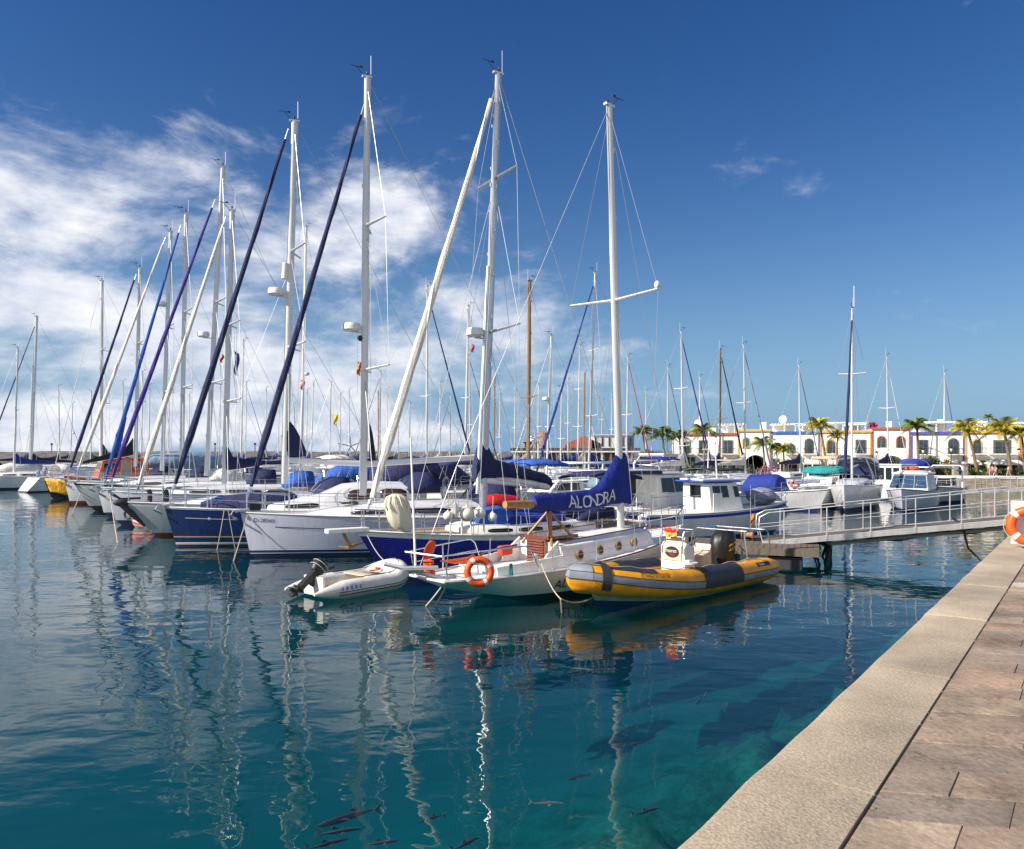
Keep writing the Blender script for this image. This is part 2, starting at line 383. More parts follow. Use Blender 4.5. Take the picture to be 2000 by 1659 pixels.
# ---------------------------------------------------------------- boats
class Boat:
    def __init__(s, name, label, cat, org, hd, group=None):
        s.d = Vector((hd[0], hd[1], 0)).normalized(); s.n = Vector((-s.d.y, s.d.x, 0))
        s.o = Vector((org[0], org[1], 0))
        s.e = empty(name, s.o, math.atan2(s.d.y, s.d.x), label, cat, group)
    def cl(s, px, py, off=0.0):
        r = Vector(((px - CX) / FPX, 1, (HY - py) / FPX)); C = Vector((0, 0, CAM_Z))
        t = (off - s.n.dot(C - s.o)) / s.n.dot(r)
        P = C + r * t
        return Vector((s.d.dot(P - s.o), off, P.z))
    def w2l(s, P): q = Vector(P) - s.o; return Vector((s.d.dot(q), s.n.dot(q), q.z))
    def l2w(s, q): return s.o + s.d * q[0] + s.n * q[1] + Vector((0, 0, q[2]))
class Hull:
    def __init__(s, L, B, fb, fm, fs, br=0.4, sr=0.0, ts=0.75, D=0.55, rise=0.35, sk=0.4, pm=0.16, pb=0.5, bp=2.0, s0=0.42):
        s.__dict__.update(locals()); del s.__dict__['s']
    def sheer(h, s):
        a, b, c = (s - .45) * (s - 1) / .45, s * (s - 1) / (.45 * -.55), s * (s - .45) / .55
        return h.fs * a + h.fm * b + h.fb * c
    def plan(h, s):
        if s >= h.s0: return max(0.0, 1 - ((s - h.s0) / (1 - h.s0)) ** h.bp)
        return 1 - (1 - h.ts) * ((h.s0 - s) / h.s0) ** 2
    def keel(h, s):
        k = -h.D
        if s < h.sk: k += h.rise * ((h.sk - s) / h.sk) ** 1.6
        return k
    def pt(h, s, z, side=1):
        sh, k = h.sheer(s), h.keel(s)
        z = max(min(z, sh), k)
        xb = h.L / 2 - h.br * (1 - max(z, 0) / h.fb) + (z * 1.6 if z < 0 else 0)
        xs = -h.L / 2 + h.sr * (1 - z / max(h.fs, .1))
        t = (z - k) / (sh - k)
        p = h.pm + (h.pb - h.pm) * max(0, (s - .4) / .6) ** 1.5
        return Vector((xs + (xb - xs) * s, side * h.B / 2 * h.plan(s) * (t ** p if t > 0 else 0), z))
    def half(h, x): s = (x + h.L / 2) / h.L; return h.B / 2 * h.plan(min(max(s, 0), 1))
    def zs(h, x): return h.sheer(min(max((x + h.L / 2) / h.L, 0), 1))
    def build(h, parent, rows, mats, deckmat='deck', n=22, railm='alu_white', rail=0.022):
        """rows: list of (kind, value, material index of the band below it)"""
        S = [1 - (1 - i / n) ** 1.35 for i in range(n + 1)]
        mb = MB()
        secs = []
        for s in S:
            zz = [(h.sheer(s) - v if k == 'd' else v) for k, v, _ in rows] + [h.keel(s) * .6 if h.keel(s) < 0 else h.keel(s), h.keel(s)]
            for i in range(1, len(zz)): zz[i] = min(zz[i], zz[i - 1] - 1e-4)
            P = [h.pt(s, z, 1) for z in zz]; Q = [h.pt(s, z, -1) for z in zz]
            secs.append(P + Q[::-1])
        rm = [r[2] for r in rows] + [rows[-1][2]]
        rm = rm + [rows[-1][2]] + rm[::-1]
        mb.loft(secs, rowmats=rm)
        npt = len(secs[0]); half = npt // 2
        for i in range(half - 1):       # transom
            mb.add([secs[0][i], secs[0][i + 1], secs[0][npt - 2 - i], secs[0][npt - 1 - i]], [(0, 1, 2, 3)], rm[i])
        hull = mb.build('hull', mats, parent, angle=50)
        dm = MB()
        secs = []
        for s in S:
            a = h.pt(s, h.sheer(s), 1)
            secs.append([Vector((a.x, a.y * k * .99, a.z - .03 + .06 * (1 - k * k) * min(1, a.y))) for k in (-1, -.6, 0, .6, 1)])
        dm.loft(secs)
        o = dm.build('deck', deckmat, parent)
        rl = MB()
        for sd in (1, -1):
            rl.tube([h.pt(s, h.sheer(s), sd) + Vector((0, 0, .005)) for s in S], rail, n=6)
        rl.tube([h.pt(0, h.fs, 1), h.pt(0, h.fs, -1)], rail, n=6)
        rl.build('toe_rail', railm, parent)
        return hull
def loft_arch(stations, n=8, mb=None, m=0, pw=2.4):
    """open shell of arches: (x, half width, z base, z top)"""
    mb = mb or MB()
    secs = []
    for x, hw, zb, zt in stations:
        q = []
        for j in range(n + 1):
            a = math.pi * j / n
            c, s_ = math.cos(a), math.sin(a)
            q.append(Vector((x, hw * math.copysign(abs(c) ** (2 / pw), c), zb + (zt - zb) * abs(s_) ** (2 / pw))))
        secs.append(q)
    mb.loft(secs, m)
    return mb
def canopy(parent, name, stations, m, front=False, back=False, pw=2.6, seam=True):
    mb = loft_arch(stations, 10, pw=pw)
    n = 11
    if front: mb.add([Vector(v) for v in mb.v[-n:]], [tuple(range(n))])
    if back: mb.add([Vector(v) for v in mb.v[:n]], [tuple(range(n))[::-1]])
    o = mb.build(name, m, parent)
    sm = o.modifiers.new('solid', 'SOLIDIFY'); sm.thickness = 0.02
    if seam:
        fr = MB()
        for x, hw, zb, zt in stations:
            fr.tube([(x, hw * .97 * math.cos(math.pi * j / 10), zb - .1 + (zt - zb + .08) * math.sin(math.pi * j / 10)) for j in range(11)], 0.012, n=5)
        fr.build('hoop', 'steel', o)
    return o
def coachroof(parent, h, stations, m='gelcoat', name='coachroof'):
    """stations (x, half width, height above sheer)"""
    secs = []
    for x, w, hh in stations:
        z = h.zs(x) - .04
        secs.append([Vector((x, y, z + hh * k)) for y, k in ((w, 0), (w * .93, .72), (w * .84, .93), (w * .5, 1.04), (0, 1.1), (-w * .5, 1.04), (-w * .84, .93), (-w * .93, .72), (-w, 0))])
    mb = MB(); mb.loft(secs); n = 9
    mb.add(secs[0], [tuple(range(n))]); mb.add(secs[-1], [tuple(range(n))[::-1]])
    return mb.build(name, m, parent, angle=35)
def roof_windows(parent, h, stations, spans, m='glass', v0=.25, v1=.62):
    def at(x, sd, v):
        for (xa, wa, ha), (xb, wb, hb) in zip(stations, stations[1:]):
            if min(xa, xb) <= x <= max(xa, xb):
                t = (x - xa) / (xb - xa)
                w, hh = wa + (wb - wa) * t, ha + (hb - ha) * t
                return Vector((x, sd * (w * (1 - .07 * v / .72) + .012), h.zs(x) - .04 + hh * v))
        return Vector((x, 0, 0))
    for x0, x1 in spans:
        for sd in (1, -1):
            mb = MB(); K = 5
            mb.loft([[at(x0 + (x1 - x0) * i / K, sd, v0 + (.06 if i in (0, K) else 0)), at(x0 + (x1 - x0) * i / K, sd, v1 - (.08 if i in (0, K) else 0))] for i in range(K + 1)])
            o = mb.build('window', m, parent)
            q = o.modifiers.new('solid', 'SOLIDIFY'); q.thickness = .012; q.offset = 0
def mast(b, base, top, r=0.085, m='alu_white', spreaders=(), head=True, n=8, steps=False, antenna=.72, kids=True):
    base, top = Vector(base), Vector(top); ax = top - base
    mb = MB()
    K = 6
    mb.tube([base + ax * (i / K) for i in range(K + 1)], [r * (1.0 if i < K - 1 else .8) for i in range(K + 1)], n=10 if n > 6 else n, flat=0.72)
    mb.tube([base + ax * .02 + Vector((-r, 0, 0)), top + Vector((-r * .9, 0, 0))], .018, n=4)     # sail track
    if head:
        mb.box(top + Vector((0, 0, .03)), (r * 2.8, r * .9, .05))
    for f in (.13, .3, .52, .74, .9):
        mb.box(base + ax * f + Vector((r * .9, 0, 0)), (.06, .05, .12))
    mo = mb.build('mast', m, b.e)
    for f, hl, sw in spreaders:
        c = base + ax * f
        for sd in (1, -1):
            q = MB(); q.tube([c, c + Vector((-sw, sd * hl, .06))], [.04, .026], n=6, flat=1.8); q.build('spreader', m, mo if kids else b.e)
    if head and kids:
        q = MB()
        q.tube([top + Vector((-.12, .03, 0)), top + Vector((-.12, .03, antenna))], .008, n=4)
        q.build('antenna', 'white_paint', mo)
        q = MB()
        p = top + Vector((.1, 0, .05))
        q.tube([p, p + Vector((.25, 0, .25))], .01, n=4)
        q.tube([p + Vector((.08, 0, .25)), p + Vector((.45, 0, .27))], .010, n=4)
        q.box(p + Vector((.09, 0, .27)), (.11, .01, .06))
        q.ell(p + Vector((-.1, .05, .08)), (.035, .035, .07), n=6, k=4)
        q.build('wind_vane', 'black', mo)
    if steps:
        q = MB()
        for i in range(18):
            c = base + ax * (.08 + .05 * i); sd = 1 if i % 2 else -1
            q.tube([c + Vector((0, sd * .05, 0)), c + Vector((.03, sd * .2, 0)), c + Vector((.03, sd * .2, .1)), c + Vector((0, sd * .05, .14))], .012, n=4)
        q.build('mast_steps', 'steel', mo)
    return mo
def wires(b, segs, r=0.008, m='wire', name='rigging'):
    mb = MB()
    for s in segs: mb.tube(s, r, n=4, cap=False)
    return mb.build(name, m, b.e)
def shrouds(b, h, base, top, spreaders, r=0.008, bow=None, stern=None, xch=None):
    base, top = Vector(base), Vector(top); ax = top - base; S = []
    for sd in (1, -1):
        x0 = base.x - .35 if xch is None else xch
        ch = Vector((x0, sd * h.half(x0) * .95, h.zs(x0)))
        tips = [base + ax * f + Vector((-sw, sd * hl, .06)) for f, hl, sw in spreaders]
        S.append([ch] + tips + [base + ax * .985])
        if spreaders:
            S.append([ch + Vector((.25, 0, 0)), base + ax * (spreaders[0][0] - .01)])
            S.append([ch + Vector((-.45, 0, 0)), base + ax * (spreaders[0][0] - .01)])
            if len(spreaders) > 1: S.append([tips[0], base + ax * (spreaders[1][0] - .01)])
    if bow is not None: S.append([bow, base + ax * .985])
    if stern is not None:
        for sd in (1, -1): S.append([Vector((stern[0], sd * .5, stern[2])), Vector((stern[0] + .12 * (top.x - stern[0]), 0, stern[2] + .2 * (top.z - stern[2]))), top])
    return wires(b, S, r)
def jib(b, foot, head, r, m, n=8, drum=True, flare=None, band=None):
    foot, head = Vector(foot), Vector(head); v = head - foot; K = 22
    pts, rr = [], []
    for i in range(K + 1):
        t = .03 + .94 * i / K
        sg = .02 * v.length * 0.06 * math.sin(math.pi * t)
        pts.append(foot + v * t + Vector((0, 0, -sg)))
        rr.append(.88 * r * (min(1, .38 + t / .16 * .62) * (1 - .58 * max(0, t - .16) / .84)) * (1 + .06 * math.sin(i * 2.4)))
    mb = MB(); mb.tube(pts, rr, n=n)
    # the spiral edge of the rolled cloth
    sp = []
    for i in range(K * 4 + 1):
        t = i / (K * 4); k = min(int(t * K), K - 1); f = t * K - k
        c = pts[k].lerp(pts[k + 1], f); q = rr[k] + (rr[k + 1] - rr[k]) * f; a = t * v.length * 1.1
        sd, up = frame_of(v)
        sp.append(c + (sd * math.cos(a) + up * math.sin(a)) * q * .96)
    mb.tube(sp, r * .15, n=4)
    o = mb.build('furled_jib', m, b.e)
    q = MB(); q.tube([head - v * .03, head], .015, n=5); q.build('swivel', 'steel', o)
    q = MB(); vn = v.normalized(); q.tube([foot, pts[0] - vn * .2, pts[0] - vn * .19, pts[0] - vn * .06, pts[0] - vn * .05, pts[0]], [.02, .02, .07, .07, .02, .02], n=8)
    q.build('furling_drum', 'steel', o)
    return o
def cover(parent, st, m, name='sail_cover'):
    """st: (x, y, z bottom, z top, half width)"""
    secs = []
    for x, y, zb, zt, w in st:
        q = []
        for j in range(12):
            a = 2 * math.pi * j / 12
            c, s_ = math.cos(a), math.sin(a)
            zz = (zb + zt) / 2 + (zt - zb) / 2 * s_
            q.append(Vector((x, y + w * math.copysign(abs(c) ** .8, c) * (1 - .45 * max(0, s_)), zz)))
        secs.append(q)
    mb = MB(); mb.loft(secs, closed=True, cap=True)
    return mb.build(name, m, parent, angle=50)
def pulpit(b, h, ht=.6, x1=None, ln=1.3, r=.016, m='steel'):
    x1 = x1 if x1 is not None else h.L / 2 - .08
    mb = MB()
    P = lambda x, sd, z: Vector((x, sd * max(h.half(x) * .93, .05), h.zs(x) + z))
    for z in (ht, ht * .5):
        mb.tube([P(x1 - ln, 1, z), P(x1 - ln * .5, 1, z), P(x1 - .1, 1, z + .02), Vector((x1 + .12, 0, h.zs(x1) + z + .03)), P(x1 - .1, -1, z + .02), P(x1 - ln * .5, -1, z), P(x1 - ln, -1, z)], r, n=5)
    for sd in (1, -1):
        for x in (x1 - ln, x1 - ln * .45, x1 - .1): mb.tube([P(x, sd, 0), P(x, sd, ht)], r, n=5)
    return mb.build('pulpit', m, b.e)
def lifelines(b, h, xa, xb, k, ht=.6, r=.013, wire=.006):
    P = lambda x, sd, z: Vector((x, sd * h.half(x) * .94, h.zs(x) + z))
    for sd in (1, -1):
        mb = MB(); xs = [xa + (xb - xa) * i / k for i in range(k + 1)]
        for x in xs: mb.tube([P(x, sd, 0), P(x, sd, ht)], r, n=5)
        for z in (ht, ht * .52): mb.tube([P(x, sd, z - .01) for x in xs], wire, n=4)
        mb.build('guard_rail', 'steel', b.e)
def pushpit(b, h, ht=.6, ln=1.0, r=.016):
    x0 = -h.L / 2 + .12; mb = MB()
    P = lambda x, sd, z: Vector((x, sd * h.half(x) * .92, h.zs(x) + z))
    for z in (ht, ht * .5):
        mb.tube([P(x0 + ln, 1, z), P(x0, 1, z), P(x0, .3, z)], r, n=5); mb.tube([P(x0 + ln, -1, z), P(x0, -1, z), P(x0, -.3, z)], r, n=5)
    for sd in (1, -1, .3, -.3): mb.tube([P(x0, sd, 0), P(x0, sd, ht)], r, n=5)
    mb.build('pushpit', 'steel', b.e)
def radar(parent, p, r=.3, m='white_paint'):
    mb = MB(); mb.lathe(Vector(p), [(r * .75, -.12), (r, -.08), (r, .06), (r * .9, .12), (r * .3, .15)], n=14)
    mb.beam(Vector(p) + Vector((0, 0, -.14)), Vector(p) + Vector((-r * 1.5, 0, -.16)), .08, .04)
    return mb.build('radar_dome', m, parent)
def rope_line(a, c, sag=.3, r=.014, m='rope', label=None, n=10, name='mooring_rope', group=None):
    a, c = Vector(a), Vector(c); mb = MB(); mid = a
    mb.tube([a.lerp(c, i / n) - mid - Vector((0, 0, sag * 4 * (i / n) * (1 - i / n))) for i in range(n + 1)], r, n=5)
    o = mb.build(name, m, loc=a)
    return tag(o, label, 'rope', group)
FOOT = []                                        # footprints of placed boats (centre, direction, half length, half beam)
def obb_hit(a, b):
    (ca, da, la, wa), (cb, db, lb, wb) = a, b
    na, nb = Vector((-da.y, da.x, 0)), Vector((-db.y, db.x, 0)); v = cb - ca
    for ax in (da, na, db, nb):
        if abs(v.dot(ax)) > la * abs(da.dot(ax)) + wa * abs(na.dot(ax)) + lb * abs(db.dot(ax)) + wb * abs(nb.dot(ax)): return False
    return True

# ---------------------------------------------------------------- water, seabed, quay
QD = Vector((0.605, 0.796, 0)); QN = Vector((0.796, -0.605, 0)); QE = Vector((0.725, 3.29, 0)); QZ = 1.5
def Q(t, w, z=QZ): return QE + QD * t + QN * w + Vector((0, 0, z))

wm = bpy.data.materials.new('water'); wm.use_nodes = True
t = wm.node_tree; t.nodes.clear()
c = N(t, 'ShaderNodeTexCoord')
def wave(scale, detail, stretch, rot=0.0, dist=0.0, rough=0.5):
    mp = N(t, 'ShaderNodeMapping'); mp.inputs['Scale'].default_value = stretch; mp.inputs['Rotation'].default_value = (0, 0, rot)
    t.links.new(c.outputs['Object'], mp.inputs[0])
    n = N(t, 'ShaderNodeTexNoise', inp={'Scale': scale, 'Detail': detail, 'Roughness': rough, 'Distortion': dist})
    t.links.new(mp.outputs[0], n.inputs['Vector'])
    return n.outputs[0]
calm = N(t, 'ShaderNodeMapRange', interpolation_type='SMOOTHSTEP', inp={'From Min': 0.38, 'From Max': 0.66, 'To Min': 0.25, 'To Max': 1.0})
t.links.new(wave(0.09, 3, (1, 1.5, 1), 0.4), calm.inputs['Value'])
h = MATH(t, 'MULTIPLY', wave(0.42, 1.5, (1, 1.35, 1), 0.25, 0.3), 0.032)
h = MATH(t, 'ADD', h, MATH(t, 'MULTIPLY', wave(1.25, 2.0, (1, 1.5, 1), -0.2, 0.4), 0.0115))
h = MATH(t, 'ADD', h, MATH(t, 'MULTIPLY', MATH(t, 'MULTIPLY', wave(4.2, 2.5, (1, 1.6, 1), 0.1, 0.3), calm.outputs[0]), 0.0028))
bp = N(t, 'ShaderNodeBump', inp={'Strength': 1.0, 'Distance': 1.0})
t.links.new(h, bp.inputs['Height'])
fr = N(t, 'ShaderNodeFresnel', inp={'IOR': 1.333}); t.links.new(bp.outputs[0], fr.inputs['Normal'])
gl = N(t, 'ShaderNodeBsdfGlossy', inp={'Roughness': 0.0, 'Color': (1, 1, 1, 1)}); t.links.new(bp.outputs[0], gl.inputs['Normal'])
tr = N(t, 'ShaderNodeBsdfTransparent')
geo = N(t, 'ShaderNodeNewGeometry')
mx = N(t, 'ShaderNodeMixShader'); t.links.new(MATH(t, 'MULTIPLY', fr.outputs[0], MATH(t, 'SUBTRACT', 1.0, geo.outputs['Backfacing'])), mx.inputs[0]); t.links.new(tr.outputs[0], mx.inputs[1]); t.links.new(gl.outputs[0], mx.inputs[2])
va = N(t, 'ShaderNodeVolumeAbsorption', inp={'Density': 0.285, 'Color': (0.0, 0.72, 0.755, 1)})
ou = N(t, 'ShaderNodeOutputMaterial'); t.links.new(mx.outputs[0], ou.inputs['Surface']); vsc = N(t, 'ShaderNodeVolumeScatter', inp={'Density': 0.0085, 'Anisotropy': 0.0, 'Color': (0.03, 0.84, 1.0, 1)})
vad = N(t, 'ShaderNodeAddShader'); t.links.new(va.outputs[0], vad.inputs[0]); t.links.new(vsc.outputs[0], vad.inputs[1]); t.links.new(vad.outputs[0], ou.inputs['Volume'])
mb = MB(); mb.box((0, 700, -3), (3600, 1700, 6))
wo_ = mb.build('water', wm); tag(wo_, 'calm teal harbour water with ripples and reflections of masts', 'water', kind='structure')

sb = bpy.data.materials.new('seabed'); sb.use_nodes = True
sand = mat('sand', (0.13, 0.155, 0.16), 0.95, var=0.3, scale=0.3)
t = sb.node_tree; p = t.nodes['Principled BSDF']; p.inputs['Roughness'].default_value = 0.95
c = N(t, 'ShaderNodeTexCoord')
na = N(t, 'ShaderNodeTexNoise', inp={'Scale': 1.5, 'Detail': 8.0, 'Roughness': 0.68}); t.links.new(c.outputs['Object'], na.inputs['Vector'])
nb = N(t, 'ShaderNodeTexNoise', inp={'Scale': 6.5, 'Detail': 8.0, 'Roughness': 0.8}); t.links.new(c.outputs['Object'], nb.inputs['Vector'])
rp = N(t, 'ShaderNodeValToRGB')
e = rp.color_ramp.elements
e[0].position, e[0].color = 0.36, (0.015, 0.016, 0.010, 1)
e[1].position, e[1].color = 0.62, (0.19, 0.165, 0.12, 1)
x = rp.color_ramp.elements.new(0.48); x.color = (0.07, 0.07, 0.035, 1)
t.links.new(MATH(t, 'ADD', MATH(t, 'MULTIPLY', na.outputs[0], 0.5), MATH(t, 'MULTIPLY', nb.outputs[0], 0.5)), rp.inputs[0])
dt = N(t, 'ShaderNodeVectorMath', operation='DOT_PRODUCT'); dt.inputs[1].default_value = (-0.796, 0.605, 0)      # metres out from the quay wall
t.links.new(c.outputs['Object'], dt.inputs[0])
dq = MATH(t, 'ADD', MATH(t, 'SUBTRACT', dt.outputs['Value'], 1.41), MATH(t, 'MULTIPLY', na.outputs[0], 6.0))
sf = N(t, 'ShaderNodeMapRange', interpolation_type='SMOOTHSTEP', inp={'From Min': 5.5, 'From Max': 13.0}); t.links.new(dq, sf.inputs['Value'])
sm_ = N(t, 'ShaderNodeMix', data_type='RGBA'); sm_.inputs['B'].default_value = (0.13, 0.155, 0.16, 1)
t.links.new(sf.outputs[0], sm_.inputs['Factor']); t.links.new(rp.outputs[0], sm_.inputs['A']); t.links.new(sm_.outputs['Result'], p.inputs['Base Color'])
mb = MB()
mb.box((0, 700, -5.4), (3600, 1700, 0.5), 0)
nx, ny, st = 96, 112, 0.26
vs = []
for j in range(ny + 1):
    for i in range(nx + 1):
        tt, w = -6 + j * st, -nx * st + i * st + .3
        P = Q(tt, w, 0); d = max(0, -w)
        z = max(-1.5 - 0.44 * d + 0.012 * d * d, -5.0)
        k = math.exp(-(max(0, d - 1) / 5.0) ** 2)
        v = Vector((P.x, P.y, 0))
        z += k * (1.1 * (abs(noise.noise(v * .55)) * 1.3 - .2) + .55 * noise.noise(v * 1.3 + Vector((7, 0, 0))) + .34 * noise.noise(v * 2.6) + .18 * noise.noise(v * 5.5))
        vs.append((P.x, P.y, min(z, -.75)))
fs = [(j * (nx + 1) + i, j * (nx + 1) + i + 1, (j + 1) * (nx + 1) + i + 1, (j + 1) * (nx + 1) + i) for j in range(ny) for i in range(nx)]
mb.add(vs, fs, 0, True)
tag(mb.build('seabed', [sb, sand], angle=180), kind='structure')

# quay body, kerb, paving
km = mat('kerb_stone', (0.44, 0.36, 0.265), 0.95, var=0.34, scale=1.1, bump=0.007, bscale=55)
kt = km.node_tree; kc = N(kt, 'ShaderNodeTexCoord')
kn = N(kt, 'ShaderNodeTexNoise', inp={'Scale': 60.0, 'Detail': 4.0, 'Roughness': 0.75}); kt.links.new(kc.outputs['Object'], kn.inputs['Vector'])
kr = N(kt, 'ShaderNodeMapRange', inp={'From Min': 0.32, 'From Max': 0.66, 'To Min': 0.56, 'To Max': 1.10}); kt.links.new(kn.outputs[0], kr.inputs['Value'])
kmx = N(kt, 'ShaderNodeMix', data_type='RGBA', blend_type='MULTIPLY'); kmx.inputs['Factor'].default_value = 1
kp = kt.nodes['Principled BSDF']; src = kp.inputs['Base Color'].links[0].from_socket
kt.links.new(src, kmx.inputs['A']); kt.links.new(kr.outputs[0], kmx.inputs['B']); kt.links.new(kmx.outputs['Result'], kp.inputs['Base Color'])
mb = MB()
def slab(m_, t0, t1, w0, w1, z0, z1, mi=0):
    P = [Q(t0, w0, z0), Q(t1, w0, z0), Q(t1, w1, z0), Q(t0, w1, z0)]
    m_.prism(P[::-1], (0, 0, z1 - z0), mi)
slab(mb, -30, 90, 0.03, 60, -6.4, QZ - .0105)
qm = mat('mortar', (0.15, 0.125, 0.10), 0.95, var=0.4, scale=3)
qo = mb.build('quay', qm); tag(qo, kind='structure')
mb = MB(); t0 = -12.3
while t0 < 62:
    ln = 1.22 + R.uniform(-.08, .1)
    a, b_ = t0, t0 + ln - .02
    # profile with a worn rounded nose
    prof = [(-.045, QZ - .34), (-.045, QZ - .05), (-.033, QZ - .02), (0.0, QZ), (.28, QZ + .006), (.535, QZ + .002), (.535, QZ - .2)]
    secs = []
    K = 6 if t0 < 12 else 1
    for i in range(K + 1):
        tt = a + (b_ - a) * i / K
        j = noise.noise(Vector((tt * 1.7, 0, 0))) * .014
        secs.append([Q(tt, w + (j if w < .1 else 0), z) for w, z in prof])
    hz_ = R.uniform(-.004, .004); secs = [[v + Vector((0, 0, hz_)) for v in q] for q in secs]
    mb.loft(secs, R.choice((0, 0, 1, 2)), cap=True)
    t0 += ln
kms = [km]
for f_ in (.86, 1.1):
    k2 = km.copy(); k2.name = 'kerb_stone'; kms.append(k2)
    for n_ in k2.node_tree.nodes:
        if n_.type == 'MIX' and n_.blend_type == 'MIX':
            for s_ in ('A', 'B'):
                for i_ in n_.inputs:
                    if i_.name == s_ and i_.type == 'RGBA' and not i_.is_linked: i_.default_value = [min(1, x_ * f_) for x_ in i_.default_value[:3]] + [1]
tag(mb.build('kerb', kms, angle=60), kind='structure')
tints = [(0.31, 0.23, 0.17), (0.265, 0.205, 0.16), (0.375, 0.29, 0.21), (0.22, 0.175, 0.14), (0.305, 0.208, 0.148), (0.54, 0.50, 0.42)]
pms = []
for i, tcol in enumerate(tints):
    pm = mat('paving_stone', tcol, 0.88, var=0.5, scale=1.7, bump=0.010, bscale=16, streak=0.0)
    pt_ = pm.node_tree; pc = N(pt_, 'ShaderNodeTexCoord'); pp_ = pt_.nodes['Principled BSDF']; src = pp_.inputs['Base Color'].links[0].from_socket
    for sc_, lo, hi, tmin in ((28.0, .30, .62, .72), (0.55, .32, .60, .84), (7.0, .36, .44, .82)):      # grain, traffic stains, pits
        pn = N(pt_, 'ShaderNodeTexNoise', inp={'Scale': sc_, 'Detail': 5.0, 'Roughness': 0.7}); pt_.links.new(pc.outputs['Object'], pn.inputs['Vector'])
        pr_ = N(pt_, 'ShaderNodeMapRange', inp={'From Min': lo, 'From Max': hi, 'To Min': tmin, 'To Max': 1.06}); pt_.links.new(pn.outputs[0], pr_.inputs['Value'])
        px_ = N(pt_, 'ShaderNodeMix', data_type='RGBA', blend_type='MULTIPLY'); px_.inputs['Factor'].default_value = 1
        pt_.links.new(src, px_.inputs['A']); pt_.links.new(pr_.outputs[0], px_.inputs['B']); src = px_.outputs['Result']
    pt_.links.new(src, pp_.inputs['Base Color'])
    pms.append(pm)
mb = MB()
RX = Vector((0.985, -0.17, 0)); rows = []
A0 = QE + QN * .547
k = -14
def para(s0, s1, r0, r1):      # s along the courses from the kerb, r along the kerb
    f = lambda s, r: A0 + QD * r + RX * s
    return [f(s0, r0), f(s1, r0), f(s1, r1), f(s0, r1)]
r0 = -9.0; ri = 0
while r0 < 34:
    rd = R.choice((.34, .42, .46, .38))
    smax = 3.2 + max(0, (r0 + 9) * .1) if r0 > 12 else 7.5
    s0 = 0.0; first = True
    while s0 < smax:
        ln = R.uniform(.42, .95) if not first else R.uniform(.25, .9)
        first = False
        wl_ = R.choice((0, 0, 1, 1, 2, 3, 4, 4))
        y = (A0 + QD * r0).y
        if 9.55 < y < 9.95: wl_ = 5
        g = .0016 + (R.random() < .3) * R.uniform(0, .002)
        pz = QZ - .004 + R.uniform(-.0035, .0035)
        g = .0012; P = para(s0 + g, s0 + ln - g, r0 + .0035, r0 + rd - .0035)
        top = para(s0 + g + .003, s0 + ln - g - .003, r0 + .0075, r0 + rd - .0075)
        tl = Vector((0, 0, pz)); tl2 = Vector((0, 0, pz - .006)); bt = Vector((0, 0, QZ - .032))
        v = [p_ + tl for p_ in top] + [p_ + tl2 for p_ in P] + [p_ + bt for p_ in P]
        mb.add(v, [(0, 1, 2, 3)] + [(i, i + 4, (i + 1) % 4 + 4, (i + 1) % 4) for i in range(4)] + [(i + 4, i + 8, (i + 1) % 4 + 8, (i + 1) % 4 + 4) for i in range(4)], wl_)
        s0 += ln
    r0 += rd; ri += 1
tag(mb.build('pavement', pms), kind='structure')
mb = MB()
for i in range(40):
    tt = R.uniform(-3, 14)
    mb.ell(Q(tt, .545 + R.uniform(-.02, .02), QZ - .004), (R.uniform(.006, .02), R.uniform(.006, .014), .008), n=6, k=4)
o = mb.build('weeds', 'bark'); tag(o, 'dry moss and dirt tufts in the joint behind the kerb', 'weeds', kind='stuff')

# lifebuoy on its post at the quay edge
def lifebuoy(parent_name, ctr, axis, Ro, label, group=None, line=True, rz=0.0):
    r = Ro * .23
    e_ = empty(parent_name, ctr, 0, label, 'lifebuoy', group)
    m_ = MB(); m_.torus((0, 0, 0), Ro - r, r, axis, n=40, k=12); m_.build('ring', 'orange', e_)
    for i in range(4):
        a = math.pi / 4 + i * math.pi / 2 + rz
        m_ = MB(); m_.torus((0, 0, 0), Ro - r, r * 1.03, axis, n=6, k=12, a0=a - .14, a1=a + .14); m_.build('reflective_band', 'reflective', e_)
    if line:
        m_ = MB(); ax = Vector(axis).normalized(); a_, u_ = frame_of(ax)
        pts = []
        for i in range(49):
            q = 2 * math.pi * i / 48; rr = Ro * (1.0 + .09 * abs(math.sin(2 * (q - math.pi / 4 - rz))))
            pts.append((a_ * math.cos(q) + u_ * math.sin(q)) * rr)
        m_.tube(pts[:-1], .008, n=4, closed=True); m_.build('grab_line', 'rope', e_)
    return e_
LB = W3(2009, 1027, 13.55)
lifebuoy('lifebuoy', LB, (LB.x, LB.y, -.1), .345, 'orange lifebuoy with white bands hung on a stand at the quay edge')
st_ = empty('lifebuoy_stand', (LB.x + .1, LB.y + .16, QZ), 0, 'pale post with white board holding the lifebuoy on the quay', 'stand')
m_ = MB(); m_.tube([(0, 0, 0), (0, 0, .95)], .035, n=10); m_.build('post', 'alu', st_)
m_ = MB(); m_.box((0, 0, .45), (.52, .03, .78), rot=Matrix.Rotation(-.55, 3, 'Z')); m_.build('board', 'white_paint', st_, bevel=.02)
m_ = MB(); m_.tube([(-.16, -.05, .62), (-.16, -.22, .66), (-.16, -.22, .72)], .012, n=6); m_.build('hook', 'steel', st_)

